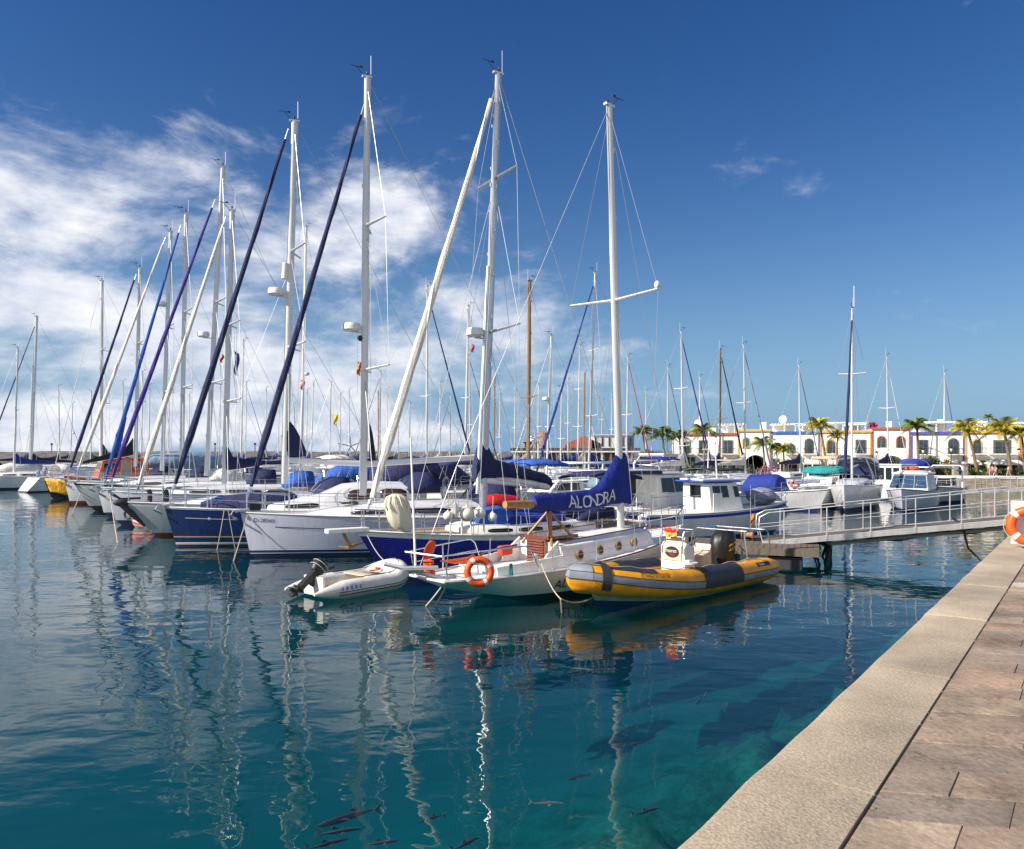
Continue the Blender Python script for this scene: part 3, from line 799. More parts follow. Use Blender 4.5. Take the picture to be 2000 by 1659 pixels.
# ---------------------------------------------------------------- gangways and pontoons
def gangway(name, a, c, wid, rail, posts, label, depth=.17):
    a, c = Vector(a), Vector(c); t_ = (c - a); n_ = Vector((-t_.y, t_.x, 0)).normalized()
    e_ = empty(name, a, 0, label, 'gangway')
    v = t_
    m_ = MB()
    for sd in (0, 1): m_.beam(n_ * wid * sd, v + n_ * wid * sd, .06, depth)
    m_.build('side_beam', 'alu', e_, bevel=.008)
    m_ = MB(); m_.beam(n_ * wid * .5 + Vector((0, 0, depth * .3)), v + n_ * wid * .5 + Vector((0, 0, depth * .3)), wid - .07, .03); m_.build('walkway', 'pontoon_wood', e_)
    for sd in (0, 1):
        m_ = MB(); o_ = n_ * wid * sd; up = Vector((0, 0, rail)); h5 = Vector((0, 0, rail * .55))
        tl = t_.normalized()
        m_.tube([o_ + tl * .05, o_ - tl * .12 + up * .4, o_ - tl * .1 + up * .85, o_ + tl * .15 + up, o_ + v - tl * .15 + up, o_ + v + tl * .1 + up * .88, o_ + v + tl * .12 + up * .55, o_ + v], .018, n=6)
        m_.tube([o_ - tl * .1 + h5, o_ + v + tl * .1 + h5], .013, n=6)
        for k_ in range(posts):
            q = o_ + v * ((k_ + .5) / posts)
            m_.tube([q, q + up], .017, n=6); m_.box(q + Vector((0, 0, depth * .1)), (.07, .08, depth * .9))
            if sd == 0 and k_ % 2 == 0: m_.tube([q + tl * .35 + up * .02, q + tl * .35 + up], .015, n=5)
        m_.build('handrail', 'alu', e_)
    return e_
G0, G1 = Vector((14.75, 22.4, 1.33)), Vector((7.75, 24.0, .47))
gangway('gangway', G0, G1, 1.0, .92, 6, 'white metal gangway with handrails sloping from the quay down to the near pontoon')
gangway('gangway', (33.5, 49.0, .95), (26.6, 50.6, .55), 1.1, .8, 7, 'farther white railed gangway leading from the quay behind the near one', .2)
# hoses under the gangway
for i, (p0, s0) in enumerate((((1680, 1056), .22), ((1700, 1054), .3), ((1640, 1056), .25))):
    a = G1.lerp(G0, .36 + .03 * i) + Vector((0, -.05, -.1)); q = a.lerp(G0, .55); q2 = G0 + Vector((-.3, .1, -.12))
    m_ = MB(); pts = []
    for k_ in range(25):
        f = k_ / 24; P = a.lerp(q2, f); P.z -= s0 * (.5 + .5 * math.cos(6.28 * f * 2 + math.pi)) * .6 + .06 * i
        P.y -= .05 * i
        pts.append(P - a)
    m_.tube(pts, (.028, .035, .022)[i], n=6)
    tag(m_.build('water_hose', 'rubber', loc=a), 'black service hose slung in loops under the near gangway', 'hose', 'service hoses under the near gangway')
a = G1.lerp(G0, .27)
m_ = MB()
for k_ in range(9):
    o_ = Vector((R.uniform(-.25, .25), R.uniform(0, .3), 0))
    m_.tube([o_ + Vector((0, 0, -.1)), o_ * .8 + Vector((R.uniform(-.1, .1), 0, -.45)), o_ * 1.2 + Vector((R.uniform(-.25, .1), .1, -.95)), o_ * 1.3 + Vector((R.uniform(-.3, 0), .1, -1.4))], .03, n=5)
tag(m_.build('cable_bundle', 'rubber', loc=a), 'bundle of black cables hanging from the near gangway into the water', 'cables')
m_ = MB(); a = G0 + Vector((-1.6, 0, -.3))
m_.tube([(-.3, 0, .25), (-.05, -.05, .12), (.05, 0, -.2), (.15, 0, -.6), (.45, -.1, -.95), (.8, -.2, -1.05), (1.0, -.3, -.75)], .028, n=6)
tag(m_.build('water_hose', 'rubber', loc=a), 'single black hose dangling below the quay end of the gangway', 'hose')
m_ = MB(); m_.tube([(-5.2, 1.2, -.5), (-3, .7, -.22), (-.6, .12, .08), (-.1, 0, .2)], .06, n=8)
tag(m_.build('pipe', 'alu_white', loc=G0 + Vector((0, -.15, -.42))), 'pale service pipe running along the underside of the gangway', 'pipe')

def pontoon(name, a, c, wid, label, z=.48, th=.22, group=None):
    a, c = Vector(a), Vector(c); e_ = empty(name, a, 0, label, 'pontoon', group)
    v = c - a; n_ = Vector((-v.y, v.x, 0)).normalized()
    m_ = MB(); k_ = int(v.length / .16)
    for i in range(k_):
        q = v * ((i + .5) / k_); m_.beam(q + Vector((0, 0, z)), q + n_ * wid + Vector((0, 0, z)), v.length / k_ - .012, .035)
    m_.build('deck_boards', 'pontoon_wood', e_)
    m_ = MB()
    for w in (0, wid): m_.beam(n_ * w + Vector((0, 0, z - th / 2)), n_ * w + v + Vector((0, 0, z - th / 2)), .07, th - .03)
    for f in (0, 1): m_.beam(v * f + Vector((0, 0, z - th / 2)), v * f + n_ * wid + Vector((0, 0, z - th / 2)), .06, th - .04)
    m_.build('frame', 'pontoon_wood', e_)
    m_ = MB()
    for i in range(max(2, int(v.length / 1.6))):
        q = v * ((i + .5) / max(2, int(v.length / 1.6)))
        m_.beam(q + n_ * .1 + Vector((0, 0, .05)), q + n_ * (wid - .1) + Vector((0, 0, .05)), .9, .34)
    m_.build('float', 'rubber', e_)
    return e_
pontoon('pontoon', (9.3, 23.25, 0), (5.9, 24.6, 0), 1.9, 'weathered wooden pontoon end with black floats beside the yellow inflatable boat')
m_ = MB(); m_.tube([(-1.6, .5, 0), (-.5, .1, .05), (.2, -.1, .0), (.6, -.3, -.2), (.5, -.4, -.6)], .07, n=7)
tag(m_.build('fender_roll', 'rubber', loc=(9.0, 23.5, .56)), 'dark rolled tarpaulin tube lying on the near pontoon', 'tarpaulin')
m_ = MB(); m_.lathe((0, 0, 0), [(.05, -.3), (.16, -.28), (.16, -.26), (.09, -.25), (.09, .02), (.16, .03), (.16, .06), (.05, .07)], 0, 14, (.8, -.4, 0))
tag(m_.build('cable_reel', 'wood', loc=(7.35, 23.6, .68)), 'small brown cable reel standing by the pontoon end', 'reel')
pontoon('pontoon', (3.6, 31.8, 0), (-24, 65, 0), 1.8, 'long wooden pontoon behind the sterns of the moored yacht row')
pontoon('pontoon', (30, 52.5, 0), (6, 62, 0), 1.8, 'wooden pontoon along the motorboats below the farther gangway')

# ---------------------------------------------------------------- far quay, village, breakwater
FL, FR = Vector((16.27, 78, 0)), Vector((49.5, 70, 0)); FD = (FR - FL).normalized(); FN = Vector((FD.y, -FD.x, 0))   # FN faces the harbour
def FU(px):
    k_ = (px - CX) / FPX
    return (FL.x - k_ * FL.y) / (k_ * FD.y - FD.x)
def FP(px, off):
    A_ = FL + FN * off; k_ = (px - CX) / FPX
    return A_ + FD * ((A_.x - k_ * A_.y) / (k_ * FD.y - FD.x))
def FZ(px, py): d = (FL + FD * FU(px)).y; return CAM_Z - (py - HY) / FPX * d
GZ = 1.0
m_ = MB()
A, B_ = FL - FD * 30, FR + FD * 30
m_.prism([A + FN * 6.0, A - FN * 200, B_ - FN * 200, B_ + FN * 6.0], (0, 0, 1.6)); 
tag(m_.build('far_quay_ground', 'stone_wall', loc=(0, 0, GZ - 1.6)), kind='structure')
m_ = MB(); q0 = A + FN * 5.9; 
for i in range(60):
    a = q0 + FD * (i * 1.55); m_.beam(a + FD * .03 + Vector((0, 0, GZ + .12)), a + FD * 1.5 + Vector((0, 0, GZ + .12)), .3, .24)
tag(m_.build('quay_parapet', 'white_paint'), 'low white parapet along the far quay edge', 'parapet')
# palms
def frond(mbx, L, a, lift, droop, mi):
    d = Vector((math.cos(a), math.sin(a), 0)); s_ = Vector((-d.y, d.x, 0))
    pts = []
    for i in range(9):
        f = i / 8
        pts.append(d * (L * f * math.cos(lift) * (1 - .12 * f)) + Vector((0, 0, L * (math.sin(lift) * f - droop * f * f))))
    mbx.tube(pts, [.025 * (1 - .8 * i / 8) for i in range(9)], mi, n=3)
    for i in range(26):
        f = .1 + .88 * i / 26; k_ = min(int(f * 8), 7); P = pts[k_].lerp(pts[k_ + 1], f * 8 - k_); tg = (pts[k_ + 1] - pts[k_]).normalized()
        ll = L * .34 * math.sin(math.pi * min(1, f * .8 + .18)) * R.uniform(.8, 1.1)
        for sd in (1, -1):
            dr = (s_ * sd * .8 + tg * .75 + Vector((0, 0, -.22 - R.uniform(0, .35)))).normalized()
            w = tg * .016 * L
            q = P + dr * ll
            mbx.add([P - w, P + w, q + Vector((0, 0, -.04 * L))], [(0, 1, 2)], mi)
def palm_crown(seed, L, wind=0.0, mi=('leaf_palm', 'leaf_palm_yellow'), share=.4):
    global R
    old, R = R, random.Random(seed); m1 = MB()
    n_ = 22
    for i in range(n_):
        a = i * 2.399 + R.uniform(-.2, .2); lift = R.uniform(.95, 1.3) - 1.25 * (i / n_); 
        a = a + wind * math.sin(math.pi - a) * .5
        frond(m1, L * R.uniform(.85, 1.1), a, lift, R.uniform(.35, .6), 1 if R.random() < share else 0)
    m1.ell((0, 0, -.05 * L), (.12 * L, .12 * L, .16 * L), 2, n=8, k=6)
    R = old
    me_o = m1.build('crown', list(mi) + ['bark'])
    return me_o
crowns = [palm_crown(3, 1.0, .3, share=.25), palm_crown(5, 1.0, .5, ('leaf_palm', 'leaf_dark'), .4), palm_crown(8, 1.0, .6, ('leaf_palm', 'leaf_palm_yellow'), .72), palm_crown(9, 1.0, .9, ('leaf_palm_yellow', 'leaf_palm'), .25)]
PALMS = [(1255, 843, 1262, 890, 21, 1, 'palm with dark fan crown standing leftmost, above the dark roofed shops'), (1293, 848, 1300, 900, 26, 1, 'second palm from the left, with wide dark crown and straight trunk'),
         (1327, 852, 1330, 905, 22, 1, 'palm in front of the left end of the red trimmed house'), (1373, 842, 1376, 900, 24, 0, 'palm before the middle of the red trimmed house'),
         (1490, 866, 1494, 912, 22, 0, 'small green palm before the yellow trimmed arch house'), (1530, 878, 1532, 915, 21, 2, 'low bushy palm before the blue trimmed house'), (1516, 874, 1519, 915, 15, 1, 'short dark palm beside the low bushy one before the blue house'),
         (1601, 831, 1615, 905, 25, 2, 'tall yellow green palm with leaning trunk between blue and yellow houses'), (1636, 852, 1634, 905, 17, 3, 'yellowish palm behind the dark furled jib of the white yacht'),
         (1791, 832, 1794, 905, 27, 1, 'tall dark palm to the right of the red trimmed tower'), (1889, 838, 1909, 910, 29, 3, 'bright yellow palm with curved trunk before the right hand yellow house'),
         (1960, 838, 1975, 912, 33, 3, 'biggest yellow palm near the right edge'), (1995, 846, 2003, 905, 24, 2, 'palm cut by the right edge of the view'), (1931, 814, 1931, 835, 9, 1, 'small palm tuft rising behind the roofs on the right')]
for px, py, bx, by, rpx, ci, lab in PALMS:
    d = (FL + FD * FU(bx)).y - (4.2 if by > 840 else -7)
    base = W3(bx, by, d); base.z = GZ if by > 840 else 4.5; top = W3(px, py, d)
    e_ = empty('palm_tree', base, R.uniform(0, .4), lab, 'palm tree', 'palms along the far quay')
    rzm = Matrix.Rotation(-e_.rotation_euler.z, 3, 'Z'); tv = rzm @ (top - base)
    m_ = MB(); K = 10
    m_.tube([Vector((tv.x * (i / K) ** 1.6, tv.y * (i / K), tv.z * i / K)) for i in range(K + 1)], [.12 * rpx / 24 * (1.5 if i == 0 else 1.0 - .35 * i / K) for i in range(K + 1)], n=8); m_.build('trunk', 'bark', e_)
    cr_ = crowns[ci]; o = cr_.copy() if cr_.parent else cr_
    if o is not cr_: col.objects.link(o)
    o.parent = e_; s_ = rpx / FPX * d * 1.55; o.scale = (s_, s_, s_); o.location = tv

def house(px0, px1, ytop, trim, label, wins, depth=8.0, corner=True):
    u0, u1 = FU(px0), FU(px1); w = u1 - u0; base = FL + FD * u0; zt = FZ((px0 + px1) / 2, ytop) - GZ
    e_ = empty('town_house', base + Vector((0, 0, GZ)), math.atan2(FD.y, FD.x), label, 'house', 'white houses with coloured trim on the far quay')
    # local: x along the front, y into the building
    def L(px): return FU(px) - u0
    def Zl(px, py): return FZ(px, py) - GZ
    arch = [q for q in wins if q[0] == 'archway']
    m_ = MB()
    if arch:
        _, pa, pb, py = arch[0]; xa, xb, za = L(pa), L(pb), Zl(pa, py); poly = [(0, 0, 0), (xa, 0, 0)]
        for i in range(13):
            q = math.pi - math.pi * i / 12; poly.append(((xa + xb) / 2 + (xb - xa) / 2 * math.cos(q), 0, za * .35 + za * .65 * math.sin(q)))
        poly += [(xb, 0, 0), (w, 0, 0), (w, 0, zt), (0, 0, zt)]
        m_.prism([Vector(p_) for p_ in poly], (0, depth, 0))
    else: m_.box((w / 2, depth / 2, zt / 2), (w - .004, depth, zt))
    m_.build('wall', 'plaster', e_)
    if arch:
        q = MB(); q.box(((xa + xb) / 2, depth - .6, za / 2), (xb - xa + .4, .2, za)); q.build('passage_back', 'dark_interior', e_)
    m_ = MB(); m_.box((w / 2, -.05, zt + .03), (w + .06, .2, .09)); m_.box((w / 2, .06, zt + .14), (w, .14, .13)); m_.build('cornice', trim, e_)
    if corner:
        for x_ in (.09, w - .09):
            m_ = MB(); m_.box((x_, -.02, zt / 2), (.12, .07, zt - .3)); m_.build('corner_trim', trim, e_)
    for q in wins:
        if q[0] in ('arch', 'rect', 'door', 'green'):
            kind, px, yt, yb, wp = q[:5]; x_ = L(px); z1, z0 = Zl(px, yt), max(Zl(px, yb), .02); hw = wp / FPX * (FL + FD * FU(px)).y / 2
            fm = MB(); pn = MB()
            def outline(k_, zlow):
                hh = hw * k_
                if kind == 'arch' or kind == 'green': return [(x_ - hh, zlow)] + [(x_ - hh * math.cos(math.pi * i / 8), z1 - hw + hh * math.sin(math.pi * i / 8)) for i in range(9)] + [(x_ + hh, zlow)]
                return [(x_ - hh, zlow), (x_ - hh, z1 - hw * (1 - k_)), (x_ + hh, z1 - hw * (1 - k_)), (x_ + hh, zlow)]
            o1, o2 = outline(1.28, z0 - .03), outline(.95, z0)
            fm.prism([Vector((a_, .02, b_)) for a_, b_ in o1], (0, -.07, 0))
            wf = fm.build('window' if kind in ('arch', 'rect') else 'door', trim if kind == 'green' or (kind == 'arch' and trim in ('trim_red', 'trim_yellow')) else 'window_wood', e_)
            pn.prism([Vector((a_, -.055, b_)) for a_, b_ in o2], (0, -.012, 0)); pn.build('pane', 'window_glass', wf)
            br = MB(); br.box((x_, -.075, (z0 + z1) / 2), (.05, .03, z1 - z0 - .05))
            for f in (.33, .62): br.box((x_, -.075, z0 + (z1 - z0) * f), (hw * 1.8, .03, .04))
            br.build('glazing_bar', 'window_wood' if kind != 'green' else 'trim_green', wf)
            if len(q) > 5 and q[5]:
                bw = hw * 2.6; bl = MB(); bl.box((x_, -.36, z0 - .06), (bw * 2 * .75, .7, .08)); bo = bl.build('balcony', 'plaster', e_)
                rl = MB(); b2 = bw * .72
                for z_ in (z0 + .03, z0 + .52): rl.tube([(x_ - b2, 0, z_), (x_ - b2, -.66, z_), (x_ + b2, -.66, z_), (x_ + b2, 0, z_)], .018, n=4)
                nn = 16
                for i in range(nn + 1): rl.tube([(x_ - b2 + 2 * b2 * i / nn, -.66, z0), (x_ - b2 + 2 * b2 * i / nn, -.66, z0 + .52)], .011, n=3)
                rl.build('balcony_rail', 'black', bo)
        elif q[0] == 'shop':
            _, pa, pb, mm = q; xa, xb = L(pa), L(pb)
            m_ = MB(); m_.box(((xa + xb) / 2, -.02, .62), (xb - xa, .08, 1.2)); so_ = m_.build('shopfront', 'dark_interior', e_)
            m_ = MB()
            for i in range(int((xb - xa) / .7) + 1): m_.box((xa + (xb - xa) * i / max(1, int((xb - xa) / .7)), -.09, .62), (.06, .08, 1.24))
            m_.build('shop_frame', 'window_wood', so_)
            m_ = MB(); m_.prism([(xa - .1, -.03, 1.62), (xa - .1, -1.3, 1.22), (xa - .1, -1.3, 1.10), (xa - .1, -.03, 1.5)], (xb - xa + .2, 0, 0)); m_.build('awning', mm, e_)
        elif q[0] == 'pergola':
            _, pa, pb, py = q; xa, xb, zp = L(pa), L(pb), Zl(pa, py); m_ = MB()
            m_.box(((xa + xb) / 2, 3.2, zp), (xb - xa, 3.0, .07))
            for i in range(int((xb - xa) / .3) + 1): m_.box((xa + .3 * i, 3.0, zp + .08), (.07, 3.6, .08))
            for x_ in (xa + .1, (xa + xb) / 2, xb - .1): m_.box((x_, 1.75, (zt + zp) / 2), (.1, .1, zp - zt)); 
            m_.box(((xa + xb) / 2, 4.4, (zt + zp) / 2), ((xb - xa) * .9, .5, zp - zt - .05))
            m_.build('roof_terrace', 'white_paint', e_)
        elif q[0] == 'chimney':
            _, pa, py, wp = q; x_ = L(pa); zp = Zl(pa, py); m_ = MB(); hw = wp / FPX * 73 / 2
            m_.box((x_, 4, (zt + zp) / 2), (hw * 2, .6, zp - zt)); m_.box((x_, 4, zp), (hw * 2.3, .7, .07)); m_.build('chimney', 'white_paint', e_)
        elif q[0] == 'dish':
            _, pa, py = q; x_ = L(pa); zp = Zl(pa, py); m_ = MB(); m_.tube([(x_, 2.5, zt), (x_, 2.5, zp)], .04, n=5); m_.ell((x_, 2.35, zp + .1), (.42, .12, .42), n=12, k=8); m_.build('satellite_dish', 'white_paint', e_)
    return e_
house(1313, 1440, 850, 'trim_red', 'white house with red cornice at the left end of the quay row', [('rect', 1341, 864, 886, 12, 1), ('rect', 1373, 862, 886, 13, 1), ('rect', 1422, 862, 886, 14, 1), ('door', 1405, 895, 915, 12), ('door', 1350, 895, 915, 12), ('shop', 1380, 1400, 'canvas_white'), ('shop', 1414, 1436, 'canvas_beige'), ('pergola', 1405, 1438, 829), ('chimney', 1395, 832, 10), ('dish', 1364, 828)], corner=False)
house(1440.2, 1505, 843, 'trim_yellow', 'white house with yellow trim, an oval window and a wide dark archway', [('arch', 1457, 855, 876, 11), ('archway', 1452, 1500, 889), ('pergola', 1442, 1460, 828), ('chimney', 1497, 823, 12)])
house(1505.2, 1601, 847, 'trim_blue', 'white house with bright blue cornice and a roof pergola', [('arch', 1580, 858, 886, 13, 1), ('arch', 1545, 868, 886, 12, 1), ('shop', 1572, 1598, 'canvas_white'), ('shop', 1525, 1556, 'canvas_beige'), ('door', 1515, 897, 915, 10), ('pergola', 1512, 1560, 829), ('dish', 1535, 820), ('pergola', 1570, 1600, 830)])
house(1601.2, 1702, 845, 'trim_yellow', 'white house with yellow cornice between the blue house and the red tower', [('arch', 1623, 860, 886, 15, 1), ('rect', 1681, 861, 886, 15, 1), ('shop', 1610, 1634, 'canvas_white'), ('shop', 1648, 1692, 'canvas_white'), ('pergola', 1622, 1655, 826), ('pergola', 1665, 1700, 829)])
house(1702.2, 1778, 839, 'trim_red', 'white tower house with red frame, twin arched windows and an archway', [('arch', 1721.5, 853, 874, 13), ('arch', 1759, 853, 874, 13), ('archway', 1711, 1770, 890), ('chimney', 1756, 821, 8)])
house(1778.2, 1884, 848, 'trim_violet', 'white house with violet blue trim right of the red tower', [('rect', 1803, 861, 887, 13, 1), ('arch', 1862, 858, 887, 15, 1), ('green', 1874, 903, 925, 9), ('shop', 1784, 1812, 'canvas_white'), ('shop', 1826, 1864, 'canvas_white'), ('pergola', 1800, 1880, 825), ('chimney', 1863, 817, 9)])
house(1884.2, 1993, 846, 'trim_yellow', 'white house with yellow cornice and a green arched doorway on the right', [('arch', 1908, 859, 886, 14, 1), ('rect', 1957, 863, 886, 24, 1), ('green', 1919, 900, 922, 11), ('shop', 1888, 1906, 'canvas_white'), ('shop', 1934, 1986, 'canvas_white'), ('pergola', 1903, 1940, 825), ('pergola', 1950, 1990, 828), ('chimney', 1942, 819, 7)])
house(1993.2, 2075, 846, 'trim_orange', 'white house with orange corner cut by the right edge', [('arch', 2022, 859, 886, 14, 1), ('pergola', 2000, 2040, 826)])
# promenade planting, parasols, lamps, bushes
def leaf_clump(name, ctr, rr, nleaf, ms, label, cat, size=.12, group=None):
    m_ = MB()
    for i in range(nleaf):
        v = Vector((R.gauss(0, .45), R.gauss(0, .45), R.gauss(0, .45)))
        if v.length > 1.15: v = v.normalized() * R.uniform(.6, 1.15)
        if abs(rr[0]) > rr[2] * 2.5: v = Vector((R.uniform(-1, 1), R.uniform(-1, 1), R.uniform(-1, 1) * (1 + .25 * noise.noise(Vector((i, 0, 0))))))
        P = Vector((v.x * rr[0], v.y * rr[1], v.z * rr[2]))
        a, b_ = Vector((R.gauss(0, 1), R.gauss(0, 1), R.gauss(0, 1))).normalized(), Vector((R.gauss(0, 1), R.gauss(0, 1), R.gauss(0, 1))).normalized()
        s_ = size * R.uniform(.6, 1.4)
        m_.add([P, P + a * s_ + b_ * s_ * .4, P + a * s_ * 1.7, P + a * s_ - b_ * s_ * .4], [(0, 1, 2, 3)], 0 if R.random() < .75 else 1)
    return m_
for pa, pb, yt, yb, mats_, lab in ((1888, 1925, 914, 926, ('leaf_hedge', 'leaf_palm'), 'clipped green hedge left of the green arched doorway'), (1950, 1972, 914, 926, ('leaf_hedge', 'leaf_palm'), 'clipped green hedge on the right of the quay'), (1978, 2004, 912, 928, ('leaf_dark', 'leaf_hedge'), 'dark hedge at the right edge'),
                                   (1338, 1420, 908, 922, ('leaf_hedge', 'leaf_dark'), 'long green hedge below the red trimmed house'), (1440, 1470, 905, 918, ('leaf_dark', 'leaf_hedge'), 'dark hedge under the yellow arch house'), (1640, 1668, 910, 926, ('leaf_hedge', 'leaf_dark'), 'green hedge below the yellow house'), (1480, 1520, 910, 922, ('petal', 'leaf_hedge'), 'flowering pink hedge beside the dark archway')):
    c_ = FP((pa + pb) / 2, 4.6); hx = (FU(pb) - FU(pa)) / 2; z0 = CAM_Z - (yb - HY) / FPX * c_.y; z1 = CAM_Z - (yt - HY) / FPX * c_.y
    e_ = empty('hedge', (c_.x, c_.y, GZ), math.atan2(FD.y, FD.x), lab, 'hedge', 'hedges along the far promenade')
    m_ = leaf_clump('', None, (hx, .4, (z1 - GZ) / 2), int(380 * hx), None, '', '', .16)
    o = m_.build('foliage', mats_, e_); o.location = (0, 0, (z1 - GZ) / 2)
    m_ = MB()
    for i in range(5): m_.tube([(-hx + hx * 2 * (i + .5) / 5, 0, 0), (-hx + hx * 2 * (i + .5) / 5, 0, .5)], .04, n=5)
    m_.build('stem', 'bark', e_)
for px, py, rpx, hh, mats_, lab in ((1266, 893, 15, 22, ('leaf_dark', 'leaf_hedge'), 'round dark green bush beside the dark roofed shops'), (1290, 898, 9, 14, ('leaf_dark', 'leaf_hedge'), 'smaller dark bush right of the round one'), (1822, 905, 13, 20, ('leaf_hedge', 'leaf_dark'), 'leafy green shrub below the violet trimmed house'), (1850, 910, 6, 20, ('leaf_palm_yellow', 'leaf_hedge'), 'yellow green potted tree by the violet trimmed house'), (1398, 905, 8, 14, ('leaf_dark', 'leaf_hedge'), 'dark shrub below the red trimmed house'), (1704, 832, 6, 8, ('petal', 'leaf_dark'), 'pink bougainvillea on the roof terrace beside the tower')):
    c_ = FP(px, 4.0 if py > 850 else -.8); d = c_.y; z = CAM_Z - (py - HY) / FPX * d; rw = rpx / FPX * d; rh = hh / FPX * d * .62
    gz = GZ if py > 850 else 5.2
    e_ = empty('shrub', (c_.x, c_.y, gz), 0, lab, 'shrub', 'shrubs on the far quay')
    m_ = leaf_clump('', None, (rw, rw, rh), 420, None, '', '', .15); o = m_.build('foliage', mats_, e_); o.location = (0, 0, z - gz)
    m_ = MB(); m_.tube([(0, 0, 0), (.03, 0, (z - gz) * .5), (0, 0, z - gz)], .05, n=6); m_.build('stem', 'bark', e_)
for i, (px, py, wp) in enumerate(((1895, 903, 34), (1945, 904, 40), (1967, 905, 34), (1672, 901, 30), (1700, 905, 24), (1655, 903, 26), (1540, 903, 28))):
    c_ = FP(px, 2.7); d = c_.y; z = CAM_Z - (py - HY) / FPX * d; rw = wp / FPX * d / 2
    e_ = empty('parasol', (c_.x, c_.y, GZ), 0, ('white cafe parasol left of the green arched doorway', 'white cafe parasol right of the green arched doorway', 'white cafe parasol behind the right hand hedge', 'white parasol under the yellow house balcony', 'small white parasol next to the red tower base', 'white parasol behind the furled jib of the white yacht', 'white parasol before the blue trimmed house')[i], 'parasol', 'cafe parasols on the promenade')
    m_ = MB(); m_.loft([[Vector((0, 0, z - GZ + rw * .42))] * 9, [Vector((rw * math.cos(k_ * math.pi / 4), rw * math.sin(k_ * math.pi / 4), z - GZ)) for k_ in range(9)], [Vector((rw * math.cos(k_ * math.pi / 4), rw * math.sin(k_ * math.pi / 4), z - GZ - .12)) for k_ in range(9)]], smooth=False)
    m_.build('canopy', 'canvas_white', e_); m_ = MB(); m_.tube([(0, 0, 0), (0, 0, z - GZ + rw * .3)], .03, n=6); m_.build('pole', 'alu', e_)
for i, (px, py) in enumerate(((1627, 890), (1803, 885), (1858, 882), (1990, 885), (1452, 893), (1712, 890))):
    c_ = FP(px, 5.3); d = c_.y; z = CAM_Z - (py - HY) / FPX * d - GZ
    e_ = empty('street_lamp', (c_.x, c_.y, GZ), 0, ('street lamp with dark post before the yellow house', 'street lamp before the violet trimmed house', 'street lamp left of the right hand yellow house', 'street lamp by the orange corner at the right edge', 'street lamp by the yellow arch house', 'street lamp by the red tower archway')[i], 'street lamp', 'lamps on the far quay')
    m_ = MB(); m_.tube([(0, 0, 0), (0, 0, .3), (0, 0, z)], [.07, .04, .03], n=7); m_.build('post', 'black', e_)
    m_ = MB(); m_.lathe((0, 0, z), [(.05, 0), (.13, .24), (.12, .26)], n=6); m_.build('lantern', 'lamp_glass', e_); m_ = MB(); m_.lathe((0, 0, z + .26), [(.17, 0), (.1, .08), (.02, .16)], n=6); m_.build('cap', 'black', e_)
# quay piers / posts and strolling people
for px, wp in ((1865, 10), (1884, 9)):
    c_ = FP(px, 5.35); m_ = MB(); w_ = wp / FPX * c_.y
    m_.box((0, 0, .55), (w_, w_, 1.1)); m_.box((0, 0, 1.13), (w_ * 1.2, w_ * 1.2, .08))
    tag(m_.build('quay_pillar', 'concrete', loc=(c_.x, c_.y, GZ), bevel=.01), 'square stone pillar on the far quay, %s of the pair' % ('left one' if px < 1870 else 'right one'), 'pillar')
def person(c_, H, top, legs, lab, face=0.0, step=.12, arm=.1):
    e_ = empty('person', c_, face, lab, 'person')
    V, E, rad_ = [], [], []
    def j(p_, r_, pa=None):
        V.append(Vector(p_) * H); rad_.append(r_ * H)
        if pa is not None: E.append((pa, len(V) - 1))
        return len(V) - 1
    pel = j((0, 0, .53), .085); ch = j((0, 0, .70), .09, pel); sh = j((0, 0, .80), .075, ch); nk = j((0, 0, .86), .033, sh); hd = j((0, .01, .92), .062, nk); j((0, .01, .97), .05, hd)
    for sd in (1, -1):
        hp_ = j((sd * .05, 0, .50), .062, pel); kn = j((sd * .055, sd * step, .28), .04, hp_); an = j((sd * .055, sd * step * 1.3 - .03, .04), .024, kn); j((sd * .06, sd * step * 1.3 + .07, .018), .02, an)
        s1 = j((sd * .105, 0, .79), .042, sh); el_ = j((sd * .13, -sd * arm, .63), .028, s1); j((sd * .13, -sd * arm + .09, .49), .02, el_)
    me = bpy.data.meshes.new('body'); me.from_pydata([tuple(v) for v in V], E, []); o = bpy.data.objects.new('body', me); col.objects.link(o); o.parent = e_
    md = o.modifiers.new('skin', 'SKIN'); sv = me.skin_vertices[0].data if me.skin_vertices else None
    if sv is None: return e_
    for i, r_ in enumerate(rad_): sv[i].radius = (r_, r_)
    sv[0].use_root = True
    o.modifiers.new('sub', 'SUBSURF').levels = 1
    me.materials.append(M['skin'])
    m_ = MB(); m_.loft([[Vector((w * math.cos(a * math.pi / 5) * H, w * .68 * math.sin(a * math.pi / 5) * H, z * H)) for a in range(10)] for w, z in ((.105, .5), (.108, .62), (.118, .74), (.10, .82), (.05, .845))], closed=True, cap=True); m_.build('shirt', top, e_)
    m_ = MB()
    m_.loft([[Vector((w * math.cos(a * math.pi / 5) * H, w * .7 * math.sin(a * math.pi / 5) * H, z * H)) for a in range(10)] for w, z in ((.10, .36), (.105, .44), (.104, .53))], closed=True, cap=True); m_.build('shorts', legs, e_)
    m_ = MB(); m_.ell((0, -.005 * H, .955 * H), (.066 * H, .07 * H, .055 * H), n=10, k=6); m_.build('hair', 'hair', e_)
    return e_
